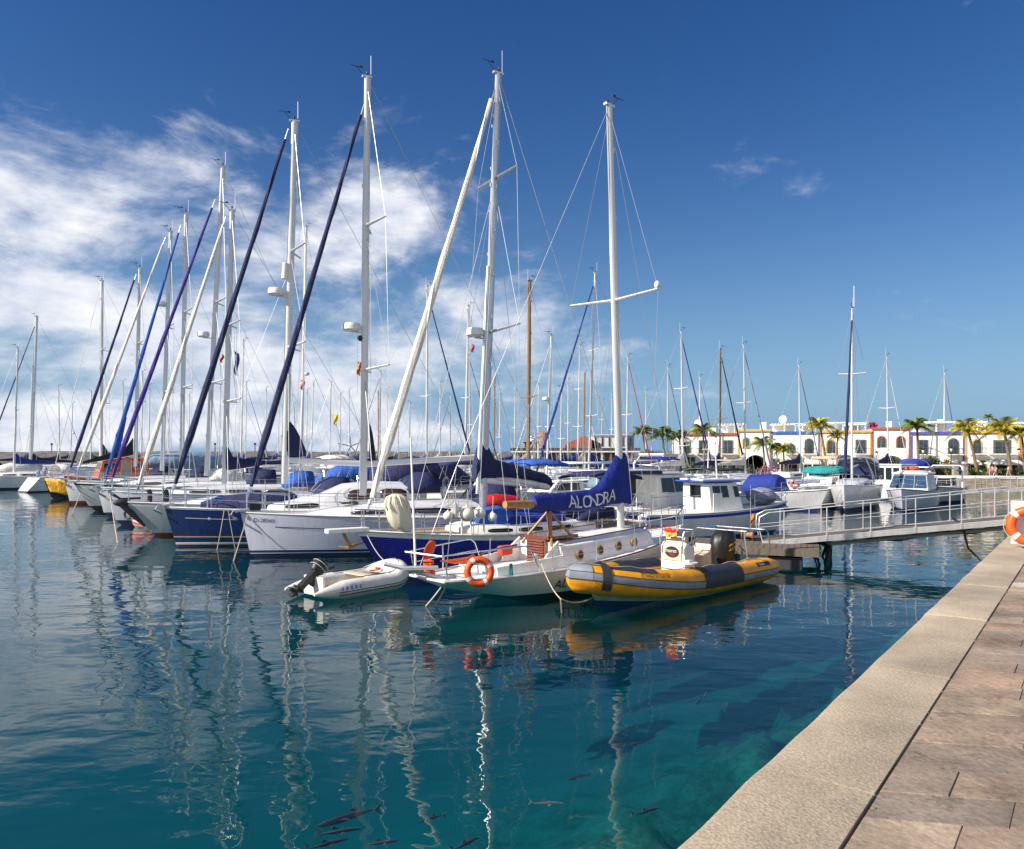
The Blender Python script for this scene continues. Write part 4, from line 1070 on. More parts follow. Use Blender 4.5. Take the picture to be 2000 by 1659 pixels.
for px, tp, lg, lab in ((1934, 'cloth_red', 'cloth_blue', 'person in a red top walking on the far quay'), (1944, 'cloth_blue', 'cloth_blue', 'person in dark blue clothes beside the one in red'), (1970, 'cloth_white', 'cloth_red', 'person in a white top near the right hand hedge'), (1643, 'cloth_white', 'cloth_blue', 'person in white by the yellow house hedge'), (1938, 'cloth_white', 'cloth_red', 'person in a white shirt half hidden between the red and the blue one')):
    c_ = FP(px, 5.2 if px != 1938 else 4.6); person((c_.x, c_.y, GZ), 1.12, tp, lg, lab, R.uniform(0, 6.28))
# breakwater and low buildings
m_ = MB(); K = 130; secs = []
for i in range(K + 1):
    x_ = -330 + 380 * i / K; y_ = 235 - .10 * (x_ + 330)
    z1 = 3.5 + .25 * noise.noise(Vector((x_ * .09, 0, 0))) + (R.random() < .5) * .12
    secs.append([Vector((x_, y_ - 12, -1)), Vector((x_ + R.uniform(-.5, .5), y_ - 7, 1.1 + R.uniform(-.5, .5))), Vector((x_, y_ - 4, 2.2 + R.uniform(-.4, .4))), Vector((x_, y_ - 2, z1 - .4)), Vector((x_, y_ - 1.4, z1)), Vector((x_, y_ + 2, z1)), Vector((x_, y_ + 5, -1))])
m_.loft(secs, smooth=False)
tag(m_.build('breakwater', 'rock'), 'long low rock breakwater on the horizon', 'breakwater')
for i, px in enumerate((101, 290, 420, 498, 663)):
    d = 232 - .1 * ((px - CX) / FPX * 232 + 330) + 1; c_ = W3(px, 885, d); c_.z = 3.4
    e_ = empty('mole_lamp', c_, 0, 'distant lamp post on the breakwater, number along its crest hidden by masts', 'lamp post', 'lamp posts on the breakwater')
    e_['label'] = ('lamp post on the breakwater at far left', 'lamp post on the breakwater behind the orange boat', 'lamp post on the breakwater behind the pale furled jib', 'lamp post on the breakwater by the navy jib', 'lamp post on the breakwater right of the yellow flag')[i]
    m_ = MB(); m_.tube([(0, 0, 0), (0, 0, 1.9)], .12, n=6); m_.build('post', 'black', e_); m_ = MB(); m_.lathe((0, 0, 1.9), [(.12, 0), (.4, .4), (.1, .65)], n=8); m_.build('lantern', 'black', e_)
def shed(px0, px1, d, yt, yb, label, wall='grey_wall', bays=9):
    a, c_ = W3(px0, 885, d), W3(px1, 885, d); w = c_.x - a.x; z1, z0 = CAM_Z - (yt - HY) / FPX * d, -.2
    e_ = empty('harbour_building', (a.x, d, z0), 0, label, 'building'); z1 -= z0
    m_ = MB(); m_.box((w / 2, 5, z1 / 2 - .2), (w, 9, z1 - .4)); m_.build('wall', wall, e_)
    m_ = MB(); m_.box((w / 2, 4.2, z1 - .1), (w + 1, 11.5, .34)); m_.build('roof', 'dark_roof', e_)
    m_ = MB(); m_.box((w / 2, -1.58, z1 - .42), (w + .9, .1, .2)); m_.build('fascia', 'white_paint', e_)
    for i in range(bays):
        x_ = w * (i + .5) / bays
        m_ = MB(); m_.box((x_, .48, 1.45), (w / bays * .62, .08, z1 * .5)); o = m_.build('window', 'window_glass', e_)
        m_ = MB(); m_.box((x_ - w / bays * .45, -1.3, z1 / 2 - .2), (.25, .25, z1 - .5)); m_.build('column', 'trim_red' if i % 2 else 'white_paint', e_)
    return e_
m_ = MB(); m_.prism([Vector((-4, 98, -2)), Vector((60, 90, -2)), Vector((90, 150, -2)), Vector((-8, 150, -2))], (0, 0, 3.0)); tag(m_.build('mole', 'stone_wall'), kind='structure')
shed(1004, 1240, 104, 876.5, 905, 'long low harbour building with dark flat roof behind the masts', bays=14)
for px, d, w_, zt_, mm, lab in ((1047, 107, 3.6, 4.7, 'canvas_beige', 'small beige rooftop block on the dark roofed building'), (1061, 106, 1.6, 5.9, 'wood', 'brown round water tank on the dark roofed building'), (1140, 107, 5.0, 5.2, 'trim_red', 'gabled reddish rooftop hut on the dark roofed building'), (1190, 107, 4.8, 5.6, 'white_paint', 'white rooftop kiosk with slatted side behind the blue sail cover'), (1213, 108, 3.6, 5.5, 'grey_wall', 'grey rooftop kiosk right of the white one')):
    c_ = W3(px, 885, d); m_ = MB()
    if mm == 'wood': m_.lathe((0, 0, 0), [(w_ / 2, 0), (w_ / 2, zt_ - 3.8), (.1, zt_ - 3.6)], n=14)
    elif mm == 'trim_red': m_.prism([Vector((-w_ / 2, 0, 0)), Vector((w_ / 2, 0, 0)), Vector((w_ / 2, 0, .6)), Vector((0, 0, zt_ - 3.5)), Vector((-w_ / 2, 0, .6))], (0, 3, 0))
    else:
        m_.box((0, 1.5, (zt_ - 3.8) / 2), (w_, 3, zt_ - 3.8)); m_.box((0, 1.5, zt_ - 3.75), (w_ + .4, 3.4, .12))
        for i in range(5): m_.box((-w_ / 2 + w_ * (i + .5) / 5, -.03, (zt_ - 3.8) / 2), (.2, .08, (zt_ - 3.8) * .7), 1)
    tag(m_.build('rooftop_block', [mm, 'dark_interior'], loc=(c_.x, d, 3.86)), lab, 'rooftop hut')

# ---------------------------------------------------------------- the moored row, near to far
def place(px, py, hd, L, br, name, label, cat='sailboat', group=None, B=3.2):
    d = Vector((hd[0], hd[1], 0)).normalized()
    b = Boat(name, label, cat, GP(px, py) - d * (L / 2 - br), d, group)
    FOOT.append((b.o.copy(), b.d.copy(), L / 2 + .2, B / 2 + .15))
    return b
def boom(b, p0, p1, r=.07, m='alu_white'):
    mb = MB(); mb.tube([p0, p1], r, n=8, flat=.7); return mb.build('boom', m, b.e)
def sprayhood(b, h, x, w=1.15, z=.35, l=1.3, ht=.75, m='canvas_navy'):
    zz = h.zs(x) + z
    o = canopy(b.e, 'sprayhood', [(x - l * .5, w, zz, zz + ht * .96), (x, w * 1.0, zz, zz + ht), (x + l * .35, w * .95, zz, zz + ht * .72), (x + l * .65, w * .85, zz, zz + ht * .12)], m)
    mb = MB()
    for y0, y1 in ((-.6, -.05), (.05, .6)):
        mb.add([Vector((x + l * .36 + .03, y0 * w, zz + ht * .62)), Vector((x + l * .36 + .03, y1 * w, zz + ht * .62)), Vector((x + l * .61, y1 * w * .9, zz + ht * .2)), Vector((x + l * .61, y0 * w * .9, zz + ht * .2))], [(0, 1, 2, 3)])
    mb.build('clear_panel', 'glass', o)
    return o
def bimini(b, h, x0, x1, w=1.2, z=1.85, m='canvas_navy', drop=.25):
    zz = h.zs((x0 + x1) / 2)
    o = canopy(b.e, 'bimini', [(x0, w, zz + z - drop, zz + z - .08), (x0 + (x1 - x0) * .3, w, zz + z - drop + .06, zz + z + .03), (x0 + (x1 - x0) * .7, w, zz + z - drop + .06, zz + z + .03), (x1, w, zz + z - drop, zz + z - .1)], m, seam=False)
    for sd in (1, -1):
        mb = MB()
        for xa in (x0, x1): mb.tube([((x0 + x1) / 2, sd * w * .98, zz + .1), (xa, sd * w * .98, zz + z - .2)], .014, n=5)
        mb.build('bimini_frame', 'steel', o)
    return o
def cockpit_bits(b, h, wheel=True):
    x = -h.L / 2 + 1.6; z = h.zs(x)
    if wheel:
        mb = MB(); mb.torus((x, 0, z + .75), .42, .018, (1, 0, .2), n=24, k=6); mb.tube([(x, 0, z), (x + .05, 0, z + .8)], .08, n=8)
        for i in range(3):
            a = i * math.pi / 3; mb.tube([(x, .42 * math.cos(a), z + .75 + .42 * math.sin(a)), (x, -.42 * math.cos(a), z + .75 - .42 * math.sin(a))], .01, n=4)
        mb.build('wheel', 'steel', b.e)
def anchor(b, h, m='steel'):
    x = h.L / 2; z = h.fb
    mb = MB(); mb.box((x - .05, 0, z + .05), (.5, .2, .05)); mb.tube([(x - .3, 0, z + .12), (x + .22, 0, z + .05), (x + .3, 0, z - .12)], .028, n=6)
    mb.prism([(x + .34, -.16, z - .1), (x + .34, .16, z - .1), (x + .08, 0, z - .26)], (-.03, 0, .05)); mb.lathe((x + .12, -.08, z + .04), [(.05, 0), (.05, .16)], n=8, axis=(0, 1, 0))
    return mb.build('anchor', m, b.e)
def hatch(b, h, x, dz=.0, m='glass'):
    mb = MB(); z = h.zs(x) + dz; mb.box((x, 0, z), (.55, .55, .06)); mb.build('hatch', m, b.e, bevel=.02)
def hull_text(b, h, body, x, zd, size, m, side=1, shear=0.0):
    """letters laid on the hull side; text runs away from x towards the stern on the port side"""
    mb = MB()
    def fn(u, v):
        xx = x - u * side; s = min(max((xx + h.L / 2) / h.L, .01), .995)
        z = h.sheer(s) - zd + v
        for _ in range(3):
            P = h.pt(s, z, side); s = min(max(s + (xx - P.x) / h.L, .01), .999)
        P = h.pt(s, z, side); return P + Vector((.0, side * .012, 0))
    text_mb(mb, body, size, fn, shear=shear)
    return mb.build('lettering', m, b.e)
def sail_stub(b, mp, px_top, py_top, px_b, py_b, px_r, py_r, m, w=.10):
    a, c, e_ = b.cl(px_top, py_top), b.cl(px_b, py_b), b.cl(px_r, py_r)
    st = []
    for i in range(9):
        f = i / 8; x = c.x + (e_.x - c.x) * f; st.append((x, 0, c.z + (e_.z - c.z) * f - .12 * (1 - f) - .05, max(a.z * (1 - f) ** 1.0 + (e_.z + .16) * (1 - (1 - f) ** 1.0) + .15 * math.sin(math.pi * f), c.z + .1), w * (1 - .3 * f)))
    return cover(b.e, st, m)
def fender(loc, r, ln, m, label, group=None, name='fender'):
    mb = MB(); K = 8
    prof = [(.012, ln / 2 + r * .9)] + [(r * math.sin(math.pi / 2 * i / K) if ln == 0 else r * math.sin(math.pi / 2 * i / K), ln / 2 + r * math.cos(math.pi / 2 * i / K)) for i in range(1, K + 1)] + [(r * math.cos(math.pi / 2 * i / K), -ln / 2 - r * math.sin(math.pi / 2 * i / K)) for i in range(0, K)]
    prof = [(.03, ln / 2 + r * 1.16), (.035, ln / 2 + r * 1.0)] + prof[1:]
    mb.lathe((0, 0, 0), prof, n=14); mb.tube([(0, 0, ln / 2 + r), (.02, 0, ln / 2 + r + .45)], .012, 1, n=5)
    return tag(mb.build(name, [m, 'rope'], loc=loc), label, 'fender', group)
ROWG = 'sailing yachts moored in the row on the left'

# --- white yacht D-28545
L, B = 11.0, 3.5
b = place(490, 1088, (-.92, -.39), L, .3, 'sailboat', 'white yacht with bow number D-28545, navy waterline stripe and navy furled jib', group=ROWG, B=B)
b28 = b; h = Hull(L, B, 1.38, 1.16, 1.12, br=.3, sr=-.35, ts=.78); b.h = h
h.build(b.e, [('d', 0, 1), ('d', .05, 0), ('w', .20, 2), ('w', .125, 3), ('w', .095, 2)], ['gelcoat_lilac', 'gelcoat_grey', 'boot_navy', 'gelcoat'])
cs = [(3.6, .25, .05), (2.9, .7, .2), (1.8, .95, .34), (.4, 1.1, .46), (-1.2, 1.15, .5), (-2.4, 1.12, .48)]
coachroof(b.e, h, cs); roof_windows(b.e, h, cs, [(2.3, .9), (.8, -.9), (-1.0, -2.2)], 'glass')
for s_ in (1, -1):
    mb = MB()
    mb.loft([[h.pt(s, h.sheer(s) - .42, s_) + Vector((0, s_ * .006, 0)), h.pt(s, h.sheer(s) - .395, s_) + Vector((0, s_ * .006, 0))] for s in [.30 + .62 * i / 16 for i in range(17)]]); mb.build('cove_stripe', 'boot_navy', b.e)
    mb = MB(); x = .62
    P = h.pt(.635, h.sheer(.635) - .5, s_); 
    mb.lathe(P + Vector((0, -s_ * .03, 0)), [(.10, 0), (.16, .035), (.16, .05), (.12, .052)], n=16, axis=(0, s_, 0)); mb.v = [(P.x + (v[0] - P.x) * 2.1, v[1], P.z + (v[2] - P.z) * .62) for v in mb.v]
    mb.build('porthole', 'glass_brown', b.e)
hull_text(b, h, 'D-28545', L / 2 - .36, .27, .17, 'lettering_black')
m0, m1 = b.cl(709, 968), b.cl(717, 152)
mm_ = mast(b, m0, m1, .115, spreaders=((.30, 1.3, .5), (.645, 1.05, .4)))
radar(mm_, b.cl(694, 640) + Vector((.12, 0, 0)), .3)
mb = MB(); mb.ell(b.cl(704, 661), (.09, .09, .1)); mb.build('deck_light', 'black', mm_)
jf = b.cl(483, 975); jib(b, jf, b.cl(711, 203), .125, 'canvas_navy')
shrouds(b, h, m0, m1, ((.30, 1.3, .5), (.645, 1.05, .4)), stern=(-L / 2 + .2, 0, 1.2))
boom(b, b.cl(712, 907), b.cl(938, 893), .10)
sail_stub(b, m0, 718, 826, 722, 893, 733, 893, 'canvas_black', .08)
pulpit(b, h); lifelines(b, h, -L / 2 + 1.2, L / 2 - 1.5, 5); pushpit(b, h); anchor(b, h); hatch(b, h, 2.2, .36); cockpit_bits(b, h)
sprayhood(b, h, -2.6, m='canvas_navy'); bimini(b, h, -5.2, -3.4, m='canvas_blue')
mb = MB(); mb.box((L / 2 - .42, 0, h.fb + .16), (.34, .22, .22)); mb.build('windlass', 'black', b.e, bevel=.03)

# --- navy yacht
L, B = 11.4, 3.5
b = place(345, 1068, (-.94, -.33), L, .38, 'sailboat', 'dark navy yacht with gold line, white waterline stripe and navy furled jib', group=ROWG, B=B)
bnv = b; h = Hull(L, B, 1.36, 1.18, 1.1, br=.38, sr=.2, ts=.75); b.h = h
h.build(b.e, [('d', 0, 1), ('d', .05, 0), ('w', .36, 2), ('w', .32, 0), ('w', .15, 1), ('w', .07, 3)], ['navy_hull', 'gelcoat', 'gold', 'boot_navy'])
mb = MB(); s_ = 1
mb.loft([[h.pt(s, h.sheer(s) - .36, s_) + Vector((0, .006, 0)), h.pt(s, h.sheer(s) - .335, s_) + Vector((0, .006, 0))] for s in [.80 + .15 * i / 8 for i in range(9)]]); mb.ell(h.pt(.88, h.sheer(.88) - .348, 1), (.07, .012, .05)); mb.build('cove_stripe', 'alu', b.e)
cs = [(2.9, .5, .12), (2.0, .9, .3), (.6, 1.1, .5), (-.2, 1.15, .85), (-1.2, 1.15, .95), (-2.6, 1.15, .92)]
coachroof(b.e, h, cs); roof_windows(b.e, h, cs, [(-.3, -1.3), (-1.45, -2.4)], 'glass_brown', .45, .86); roof_windows(b.e, h, cs, [(1.8, .7)], 'glass')
m0, m1 = b.cl(555, 945), b.cl(575, 238)
mm_ = mast(b, m0, m1, .125, spreaders=((.375, 1.3, .5), (.64, 1.05, .4)))
radar(mm_, b.cl(548, 571) + Vector((.14, 0, 0)), .3)
mb = MB(); mb.tube([b.cl(556, 545), b.cl(558, 515)], .13, n=10); mb.build('radar_reflector', 'white_paint', mm_)
jib(b, b.cl(335, 968), b.cl(563, 252), .13, 'canvas_navy')
shrouds(b, h, m0, m1, ((.375, 1.3, .5), (.64, 1.05, .4)), stern=(-L / 2 + .2, 0, 1.2))
boom(b, b.cl(560, 899), b.cl(715, 906), .11)
sail_stub(b, m0, 560, 816, 560, 886, 598, 889, 'canvas_navy')
pulpit(b, h); lifelines(b, h, -L / 2 + 1.2, L / 2 - 1.5, 5); pushpit(b, h); anchor(b, h); cockpit_bits(b, h)
sprayhood(b, h, -3.0, m='canvas_navy', z=.6); bimini(b, h, -5.4, -3.6, m='canvas_navy')
x = b.cl(505, 970).x; mb = loft_arch([(x + 1.9, .12, 1.22, 1.5), (x + 1.2, .55, 1.2, 1.72), (x, .72, 1.2, 1.8), (x - 1.0, .7, 1.2, 1.86), (x - 1.3, .5, 1.2, 1.7)]); n_ = 9
mb.add([Vector(v) for v in mb.v[:n_]], [tuple(range(n_))]); mb.add([Vector(v) for v in mb.v[-2 * n_:-n_]], [tuple(range(n_))[::-1]])
o = mb.build('covered_dinghy', 'canvas_navy'); o.location = b.o; o.rotation_euler = b.e.rotation_euler; tag(o, 'upturned dinghy under a navy cover on the navy yacht foredeck', 'dinghy')
x = b.cl(438, 975).x; mb = MB()
for i in range(34):
    a = R.uniform(0, 6.28); mb.torus((x + R.uniform(-.22, .22), R.uniform(-.2, .2), 1.42 + R.uniform(-.12, .14)), R.uniform(.12, .22), .018, (R.gauss(0, 1), R.gauss(0, 1), R.gauss(0, 1)), n=14, k=5)
o = mb.build('rope_heap', 'canvas_blue'); o.location = b.o; o.rotation_euler = b.e.rotation_euler; tag(o, 'heap of blue rope coiled on the navy yacht bow', 'rope')

# --- grey white yacht with the big bow anchor (long overhanging bow)
def row_yacht(px, py, hd, L, B, fb, br, label, mats, rows, top, base, jm, jfoot, jhead, spr, boomp=None, stub=None, covercol=None, hood='canvas_navy', bim=None, mastr=.105, rd=None, anc=True, jr=.12, cabm='gelcoat', text=None, dome=True, kids=True):
    b = place(px, py, hd, L, br, 'sailboat', label, group=ROWG, B=B)
    h = Hull(L, B, fb, fb * .86, fb * .82, br=br, sr=.15, ts=.72); b.h = h
    h.build(b.e, rows, mats, n=18)
    cs = [(L * .30, .35, .08), (L * .22, .75, .26), (L * .05, 1.0, .42), (-L * .2, 1.05, .46)]
    coachroof(b.e, h, cs, cabm); roof_windows(b.e, h, cs, [(L * .2, L * .08), (L * .06, -L * .08), (-L * .1, -L * .18)])
    m0, m1 = b.cl(*base), b.cl(*top)
    mo = mast(b, m0, m1, mastr, spreaders=spr)
    if rd: radar(mo, b.cl(*rd) + Vector((.1, 0, 0)), .27)
    jib(b, b.cl(*jfoot), b.cl(*jhead), jr, jm)
    shrouds(b, h, m0, m1, spr, stern=(-L / 2 + .2, 0, fb * .85), r=.009)
    if boomp: 
        p0, p1 = b.cl(*boomp[0]), b.cl(*boomp[1]); boom(b, p0, p1, .08)
        if covercol: cover(b.e, [(p0.x + (p1.x - p0.x) * f, 0, p0.z + (p1.z - p0.z) * f - .06, p0.z + (p1.z - p0.z) * f + a, .13) for f, a in ((.02, 1.1), (.06, .95), (.18, .48), (.4, .34), (.7, .24), (.98, .1))], covercol)
    if stub: sail_stub(b, m0, *stub)
    pulpit(b, h); lifelines(b, h, -L / 2 + 1.1, L / 2 - 1.4, 5); pushpit(b, h)
    if anc: anchor(b, h)
    if hood: sprayhood(b, h, -L * .24, m=hood)
    if bim: bimini(b, h, -L / 2 + .3, -L * .33, m=bim)
    cockpit_bits(b, h)
    return b, h
b5, h5 = row_yacht(300, 1046, (-.92, -.39), 10.6, 3.3, 1.32, 1.05, 'grey white yacht with raked bow, big dark bow anchor and white furled jib', ['gelcoat_grey', 'gelcoat', 'boot_black', 'bottom_red'],
    [('d', 0, 1), ('d', .14, 0), ('d', .17, 0), ('w', .1, 3)], (453, 412), (438, 945), 'sail_white', (266, 962), (441, 423), ((.30, 1.25, .45), (.58, 1.0, .35)), boomp=((440, 918), (520, 905)), covercol='canvas_navy', stub=None, anc=False)
b, h = b5, h5; x = h.L / 2; z = h.fb
mb = MB(); mb.tube([(x - .6, 0, z + .14), (x + .1, 0, z + .12), (x + .34, 0, z + .3)], .05, n=6); mb.ell((x + .05, 0, z - .02), (.32, .12, .15)); mb.tube([(x + .1, 0, z - .05), (x - .3, 0, z - .45), (x - .75, 0, z - .95)], [.12, .13, .05], n=6)
mb.build('anchor', 'rubber', b.e)
for sx in (.9, 1.5):
    mb = MB(); mb.tube([(x - sx, -.5, z - .05), (x - sx, -.5, z + .32), (x - sx + .06, -.5, z + .42)], .09, n=8); mb.build('cowl_vent', 'black', b.e)
# lilac yacht, white yachts further along
row_yacht(228, 1026, (-.92, -.39), 11, 3.4, 1.5, .35, 'lilac white yacht with navy boot stripe and violet furled jib', ['gelcoat_lilac', 'gelcoat', 'boot_navy', 'bottom_blue'], [('d', 0, 1), ('d', .05, 0), ('w', .22, 2)],
    (435, 327), (403, 930), 'canvas_purple', (212, 952), (420, 390), ((.3, 1.3, .5), (.56, 1.05, .4)), rd=(402, 654), bim='canvas_white', hood='canvas_blue', jr=.12)
row_yacht(205, 1011, (-.92, -.39), 10.5, 3.3, 1.5, .35, 'white yacht with bright blue furled jib and loose blue sail corner', ['gelcoat', 'gelcoat_grey', 'boot_navy', 'bottom_blue'], [('d', 0, 1), ('d', .05, 0), ('w', .25, 2)],
    (363, 418), (354, 925), 'canvas_blue', (202, 950), (353, 440), ((.33, 1.25, .45), (.62, 1.0, .35)), rd=None, hood='canvas_navy')
row_yacht(180, 998, (-.92, -.39), 10.5, 3.3, 1.55, .9, 'pale grey yacht with black waterline and white furled jib behind the blue jib', ['gelcoat_grey', 'rubber', 'boot_black', 'boot_black'], [('d', 0, 1), ('d', .12, 0), ('w', .28, 2)],
    (333, 453), (316, 920), 'sail_white', (150, 925), (323, 464), ((.33, 1.25, .45), (.6, 1.0, .35)), rd=(318, 594), hood='canvas_white')
row_yacht(137, 985, (-.92, -.39), 10.5, 3.3, 1.5, .3, 'white yacht with dark navy furled jib, fifth bow back in the row', ['gelcoat', 'gelcoat_grey', 'boot_navy', 'bottom_red'], [('d', 0, 1), ('d', .06, 0), ('w', .2, 3)],
    (273, 524), (264, 912), 'canvas_navy', (134, 926), (266, 536), ((.33, 1.25, .45), (.62, 1.0, .35)), hood='canvas_navy', covercol='canvas_black', boomp=((262, 888), (160, 905)))
b9, h9 = row_yacht(101, 974, (-.92, -.39), 10, 3.2, 1.4, .5, 'black hulled yacht with a yellow cloth over its bow, last in the row', ['black_hull', 'gelcoat', 'boot_black', 'bottom_red'], [('d', 0, 1), ('d', .16, 0), ('w', .1, 2)],
    (199, 549), (197, 905), 'sail_white', (100, 940), (196, 560), ((.33, 1.25, .45), (.62, 1.0, .35)), jr=.03, hood='canvas_navy', covercol='canvas_navy', boomp=((200, 897), (270, 900)))
mb = MB(); h = h9
for s_ in (1,):
    mb.loft([[h.pt(s, h.sheer(s) - v, s_) + Vector((0, .03 + .05 * math.sin(v * 9 + s * 60), 0)) for v in (-.02, .3, .6, .9, 1.25 - (s - .82) * 2)] for s in [.86 + .13 * i / 10 for i in range(11)]])
o = mb.build('yellow_cloth', 'canvas_yellow'); o.location = b9.o; o.rotation_euler = b9.e.rotation_euler; o.modifiers.new('solid', 'SOLIDIFY').thickness = .02
tag(o, 'bright yellow cloth hanging over the bow of the black yacht', 'cloth')
# loose blue jib corner
bj = FOOT[-4]

# --- blue ketch with white rail, moored in front of D-28545
L, B = 9.6, 2.9
b = place(745, 1114, (-.85, -.53), L, .72, 'sailboat', 'deep blue hulled yacht with white bulwark, bowsprit and cream furled jib', B=B)
bk = b; h = Hull(L, B, 1.12, .86, .95, br=.72, sr=.5, ts=.55, pm=.22, pb=.6); b.h = h
h.build(b.e, [('d', 0, 1), ('d', .15, 0), ('w', .06, 2)], ['ketch_blue', 'white_paint', 'bottom_red'], deckmat='teak', railm='white_paint', rail=.03)
cs = [(1.9, .5, .2), (1.4, .85, .3), (-1.0, 1.0, .36), (-2.6, .95, .36)]
coachroof(b.e, h, cs, 'white_paint'); roof_windows(b.e, h, cs, [(1.2, .4), (.2, -.6), (-.8, -1.7)])
mb = MB(); z = h.fb; mb.box((L / 2 + .25, 0, z + .02), (1.15, .3, .12)); mb.build('bowsprit', 'white_paint', b.e, bevel=.02)
mb = MB(); x = L / 2 + .25; mb.tube([(x + .12, 0, z - .02), (x + .02, 0, z - .22), (x - .1, 0, z - .42)], .045, n=6); mb.prism([(x - .5, -.02, z - .3), (x + .02, -.14, z - .42), (x + .25, .0, z - .36), (x + .02, .14, z - .42)], (0, 0, -.05)); mb.build('anchor', 'wood', b.e)
m0, m1 = b.cl(943, 990), b.cl(973, 145)
spr = ((.40, 1.5, .12), (.755, 1.12, .08))
mm_ = mast(b, m0, m1, .12, 'alu', spreaders=spr, steps=True)
mb = MB(); mb.tube([m0.lerp(m1, .03) + Vector((.25, .1, 0)), m0.lerp(m1, .55) + Vector((.14, .06, 0))], .06, n=8); mb.build('spinnaker_pole', 'alu', mm_)
rp = b.cl(928, 650); radar(mm_, rp, .26)
jib(b, b.cl(718, 1000), b.cl(967, 172), .155, 'sail_white')
shrouds(b, h, m0, m1, spr, stern=(-L / 2 + .3, 0, 1.1), r=.009)
wires(b, [[b.cl(716, 1000), m0.lerp(m1, .985)], [b.cl(800, 1030), m0.lerp(m1, .74)], [(m0.x - .9, 1.2, .95), m0.lerp(m1, .74)], [(m0.x + .9, 1.3, .95), m0.lerp(m1, .74)]], .009, name='stay')
p0, p1 = b.cl(947, 938), b.cl(1072, 950)
boom(b, p0, p1, .1, 'alu_white')
pp = lambda px, py: b.cl(px, py)
st = []
for px, zt, zb in ((926, 900, 936), (932, 872, 938), (942, 866, 938), (955, 874, 936), (966, 897, 934), (985, 903, 932), (1020, 912, 936), (1050, 921, 941), (1066, 926, 946), (1075, 934, 952)):
    a, c_ = pp(px, zt), pp(px, zb); st.append((a.x, 0, c_.z, a.z, .17 if px < 970 else .13))
cover(b.e, st, 'canvas_navy')
cover(b.e, [(pp(px, 930).x, 0, pp(px, zb).z, pp(px, zt).z, .09) for px, zt, zb in ((968, 932, 940), (1000, 933, 945), (1040, 938, 952), (1066, 945, 958))], 'canvas_white', name='sail_fold')
pulpit(b, h, .55, ln=1.6); lifelines(b, h, -L / 2 + 1.0, L / 2 - 1.6, 5, .55); pushpit(b, h)
cockpit_bits(b, h, False); bimini(b, h, -L / 2 + .4, -L / 2 + 2.2, 1.1, 1.7, 'canvas_navy'); sprayhood(b, h, -2.7, 1.0, .28, 1.2, .6, 'canvas_navy')
def on_boat(o, b): o.location = b.l2w(o.location); o.rotation_euler = b.e.rotation_euler; return o
# sail bag on its foredeck
q = b.cl(775, 1020); mb = MB(); K = 18; zz = h.zs(q.x)
secs = []
for i, (dx, r1, r2, z_) in enumerate(((-.12, .10, .08, .02), (-.08, .24, .2, .05), (.02, .32, .27, .2), (.08, .33, .27, .42), (.12, .34, .27, .62), (.15, .31, .25, .82), (.16, .24, .2, .98), (.17, .14, .12, 1.05), (.17, .02, .02, 1.07))):
    secs.append([Vector((dx + r1 * math.cos(6.283 * j / 28) * (1 + .05 * math.sin(j * 4.1 + i * .6)), r2 * math.sin(6.283 * j / 28) * (1 + .06 * math.sin(j * 5 + i)), z_)) for j in range(28)])
mb.loft(secs, closed=True)
for j in range(12):
    a = j * .52; mb.tube([Vector((.17 + .1 * math.cos(a), .1 * math.sin(a), 1.04)), Vector((.17 + .27 * math.cos(a), .23 * math.sin(a), .97)), Vector((.16 + .35 * math.cos(a + .1), .28 * math.sin(a + .1), .78)), Vector((.15 + .36 * math.cos(a + .2), .29 * math.sin(a + .2), .66))], .022, n=5)
o = mb.build('sail_bag', 'cream', loc=(q.x, .35, zz)); on_boat(o, b); tag(o, 'bulging cream sail bag standing on the blue yacht foredeck', 'sail bag')
# round white fenders on the near rail
for i, (px, py, rpx, ln) in enumerate(((875, 1008, 9, 0), (889, 998, 5, .28), (912, 1004, 15, 0), (937, 1002, 12, 0), (962, 1010, 9, 0))):
    q = b.cl(px, py, 1.15 if i != 3 else 1.0); r_ = rpx / FPX * 21.5
    P = b.l2w(q)
    fender(P, r_, ln, 'buoy_white', ('small round white fender, leftmost of the group on the blue yacht rail', 'slim sausage fender between the round ones on the blue yacht', 'largest round white fender on the blue yacht rail', 'round white fender right of the largest one', 'partly hidden grey white round fender at the right of the group')[i], 'white fenders on the blue yacht')
mb = MB()
for x0, x1 in ((b.cl(880, 980, 1.1).x, b.cl(902, 980, 1.1).x), (b.cl(920, 985, 1.1).x, b.cl(945, 985, 1.1).x)):
    zz = h.zs(x0); mb.tube([(x0, 1.1, zz), (x0, 1.1, zz + .62), (x0 - .06, 1.1, zz + .7), (x1 + .06, 1.1, zz + .7), (x1, 1.1, zz + .62), (x1, 1.1, zz)], .025, n=6)
mb.build('fender_rack', 'white_paint', b.e)
q = b.cl(940, 1000, .2); mb = loft_arch([(.6, .2, 0, .25), (.3, .5, 0, .55), (-.2, .55, 0, .62), (-.6, .45, 0, .5), (-.8, .2, 0, .2)]); o = mb.build('tarpaulin', 'canvas_blue', loc=(q.x - .3, .2, h.zs(q.x) + .15)); on_boat(o, b); tag(o, 'crumpled bright blue tarpaulin behind the white fenders', 'tarpaulin')
q = b.cl(978, 982, -.3); mb = MB(); mb.lathe((-.7, 0, 0), [(.03, 0), (.22, .12), (.27, .5), (.28, .9), (.22, 1.25), (.04, 1.4)], n=12, axis=(1, 0, .05)); o = mb.build('kayak_tub', 'plastic_red', loc=(q.x, -.3, q.z - .05)); on_boat(o, b); tag(o, 'red plastic float lying on deck behind the white fenders', 'float')
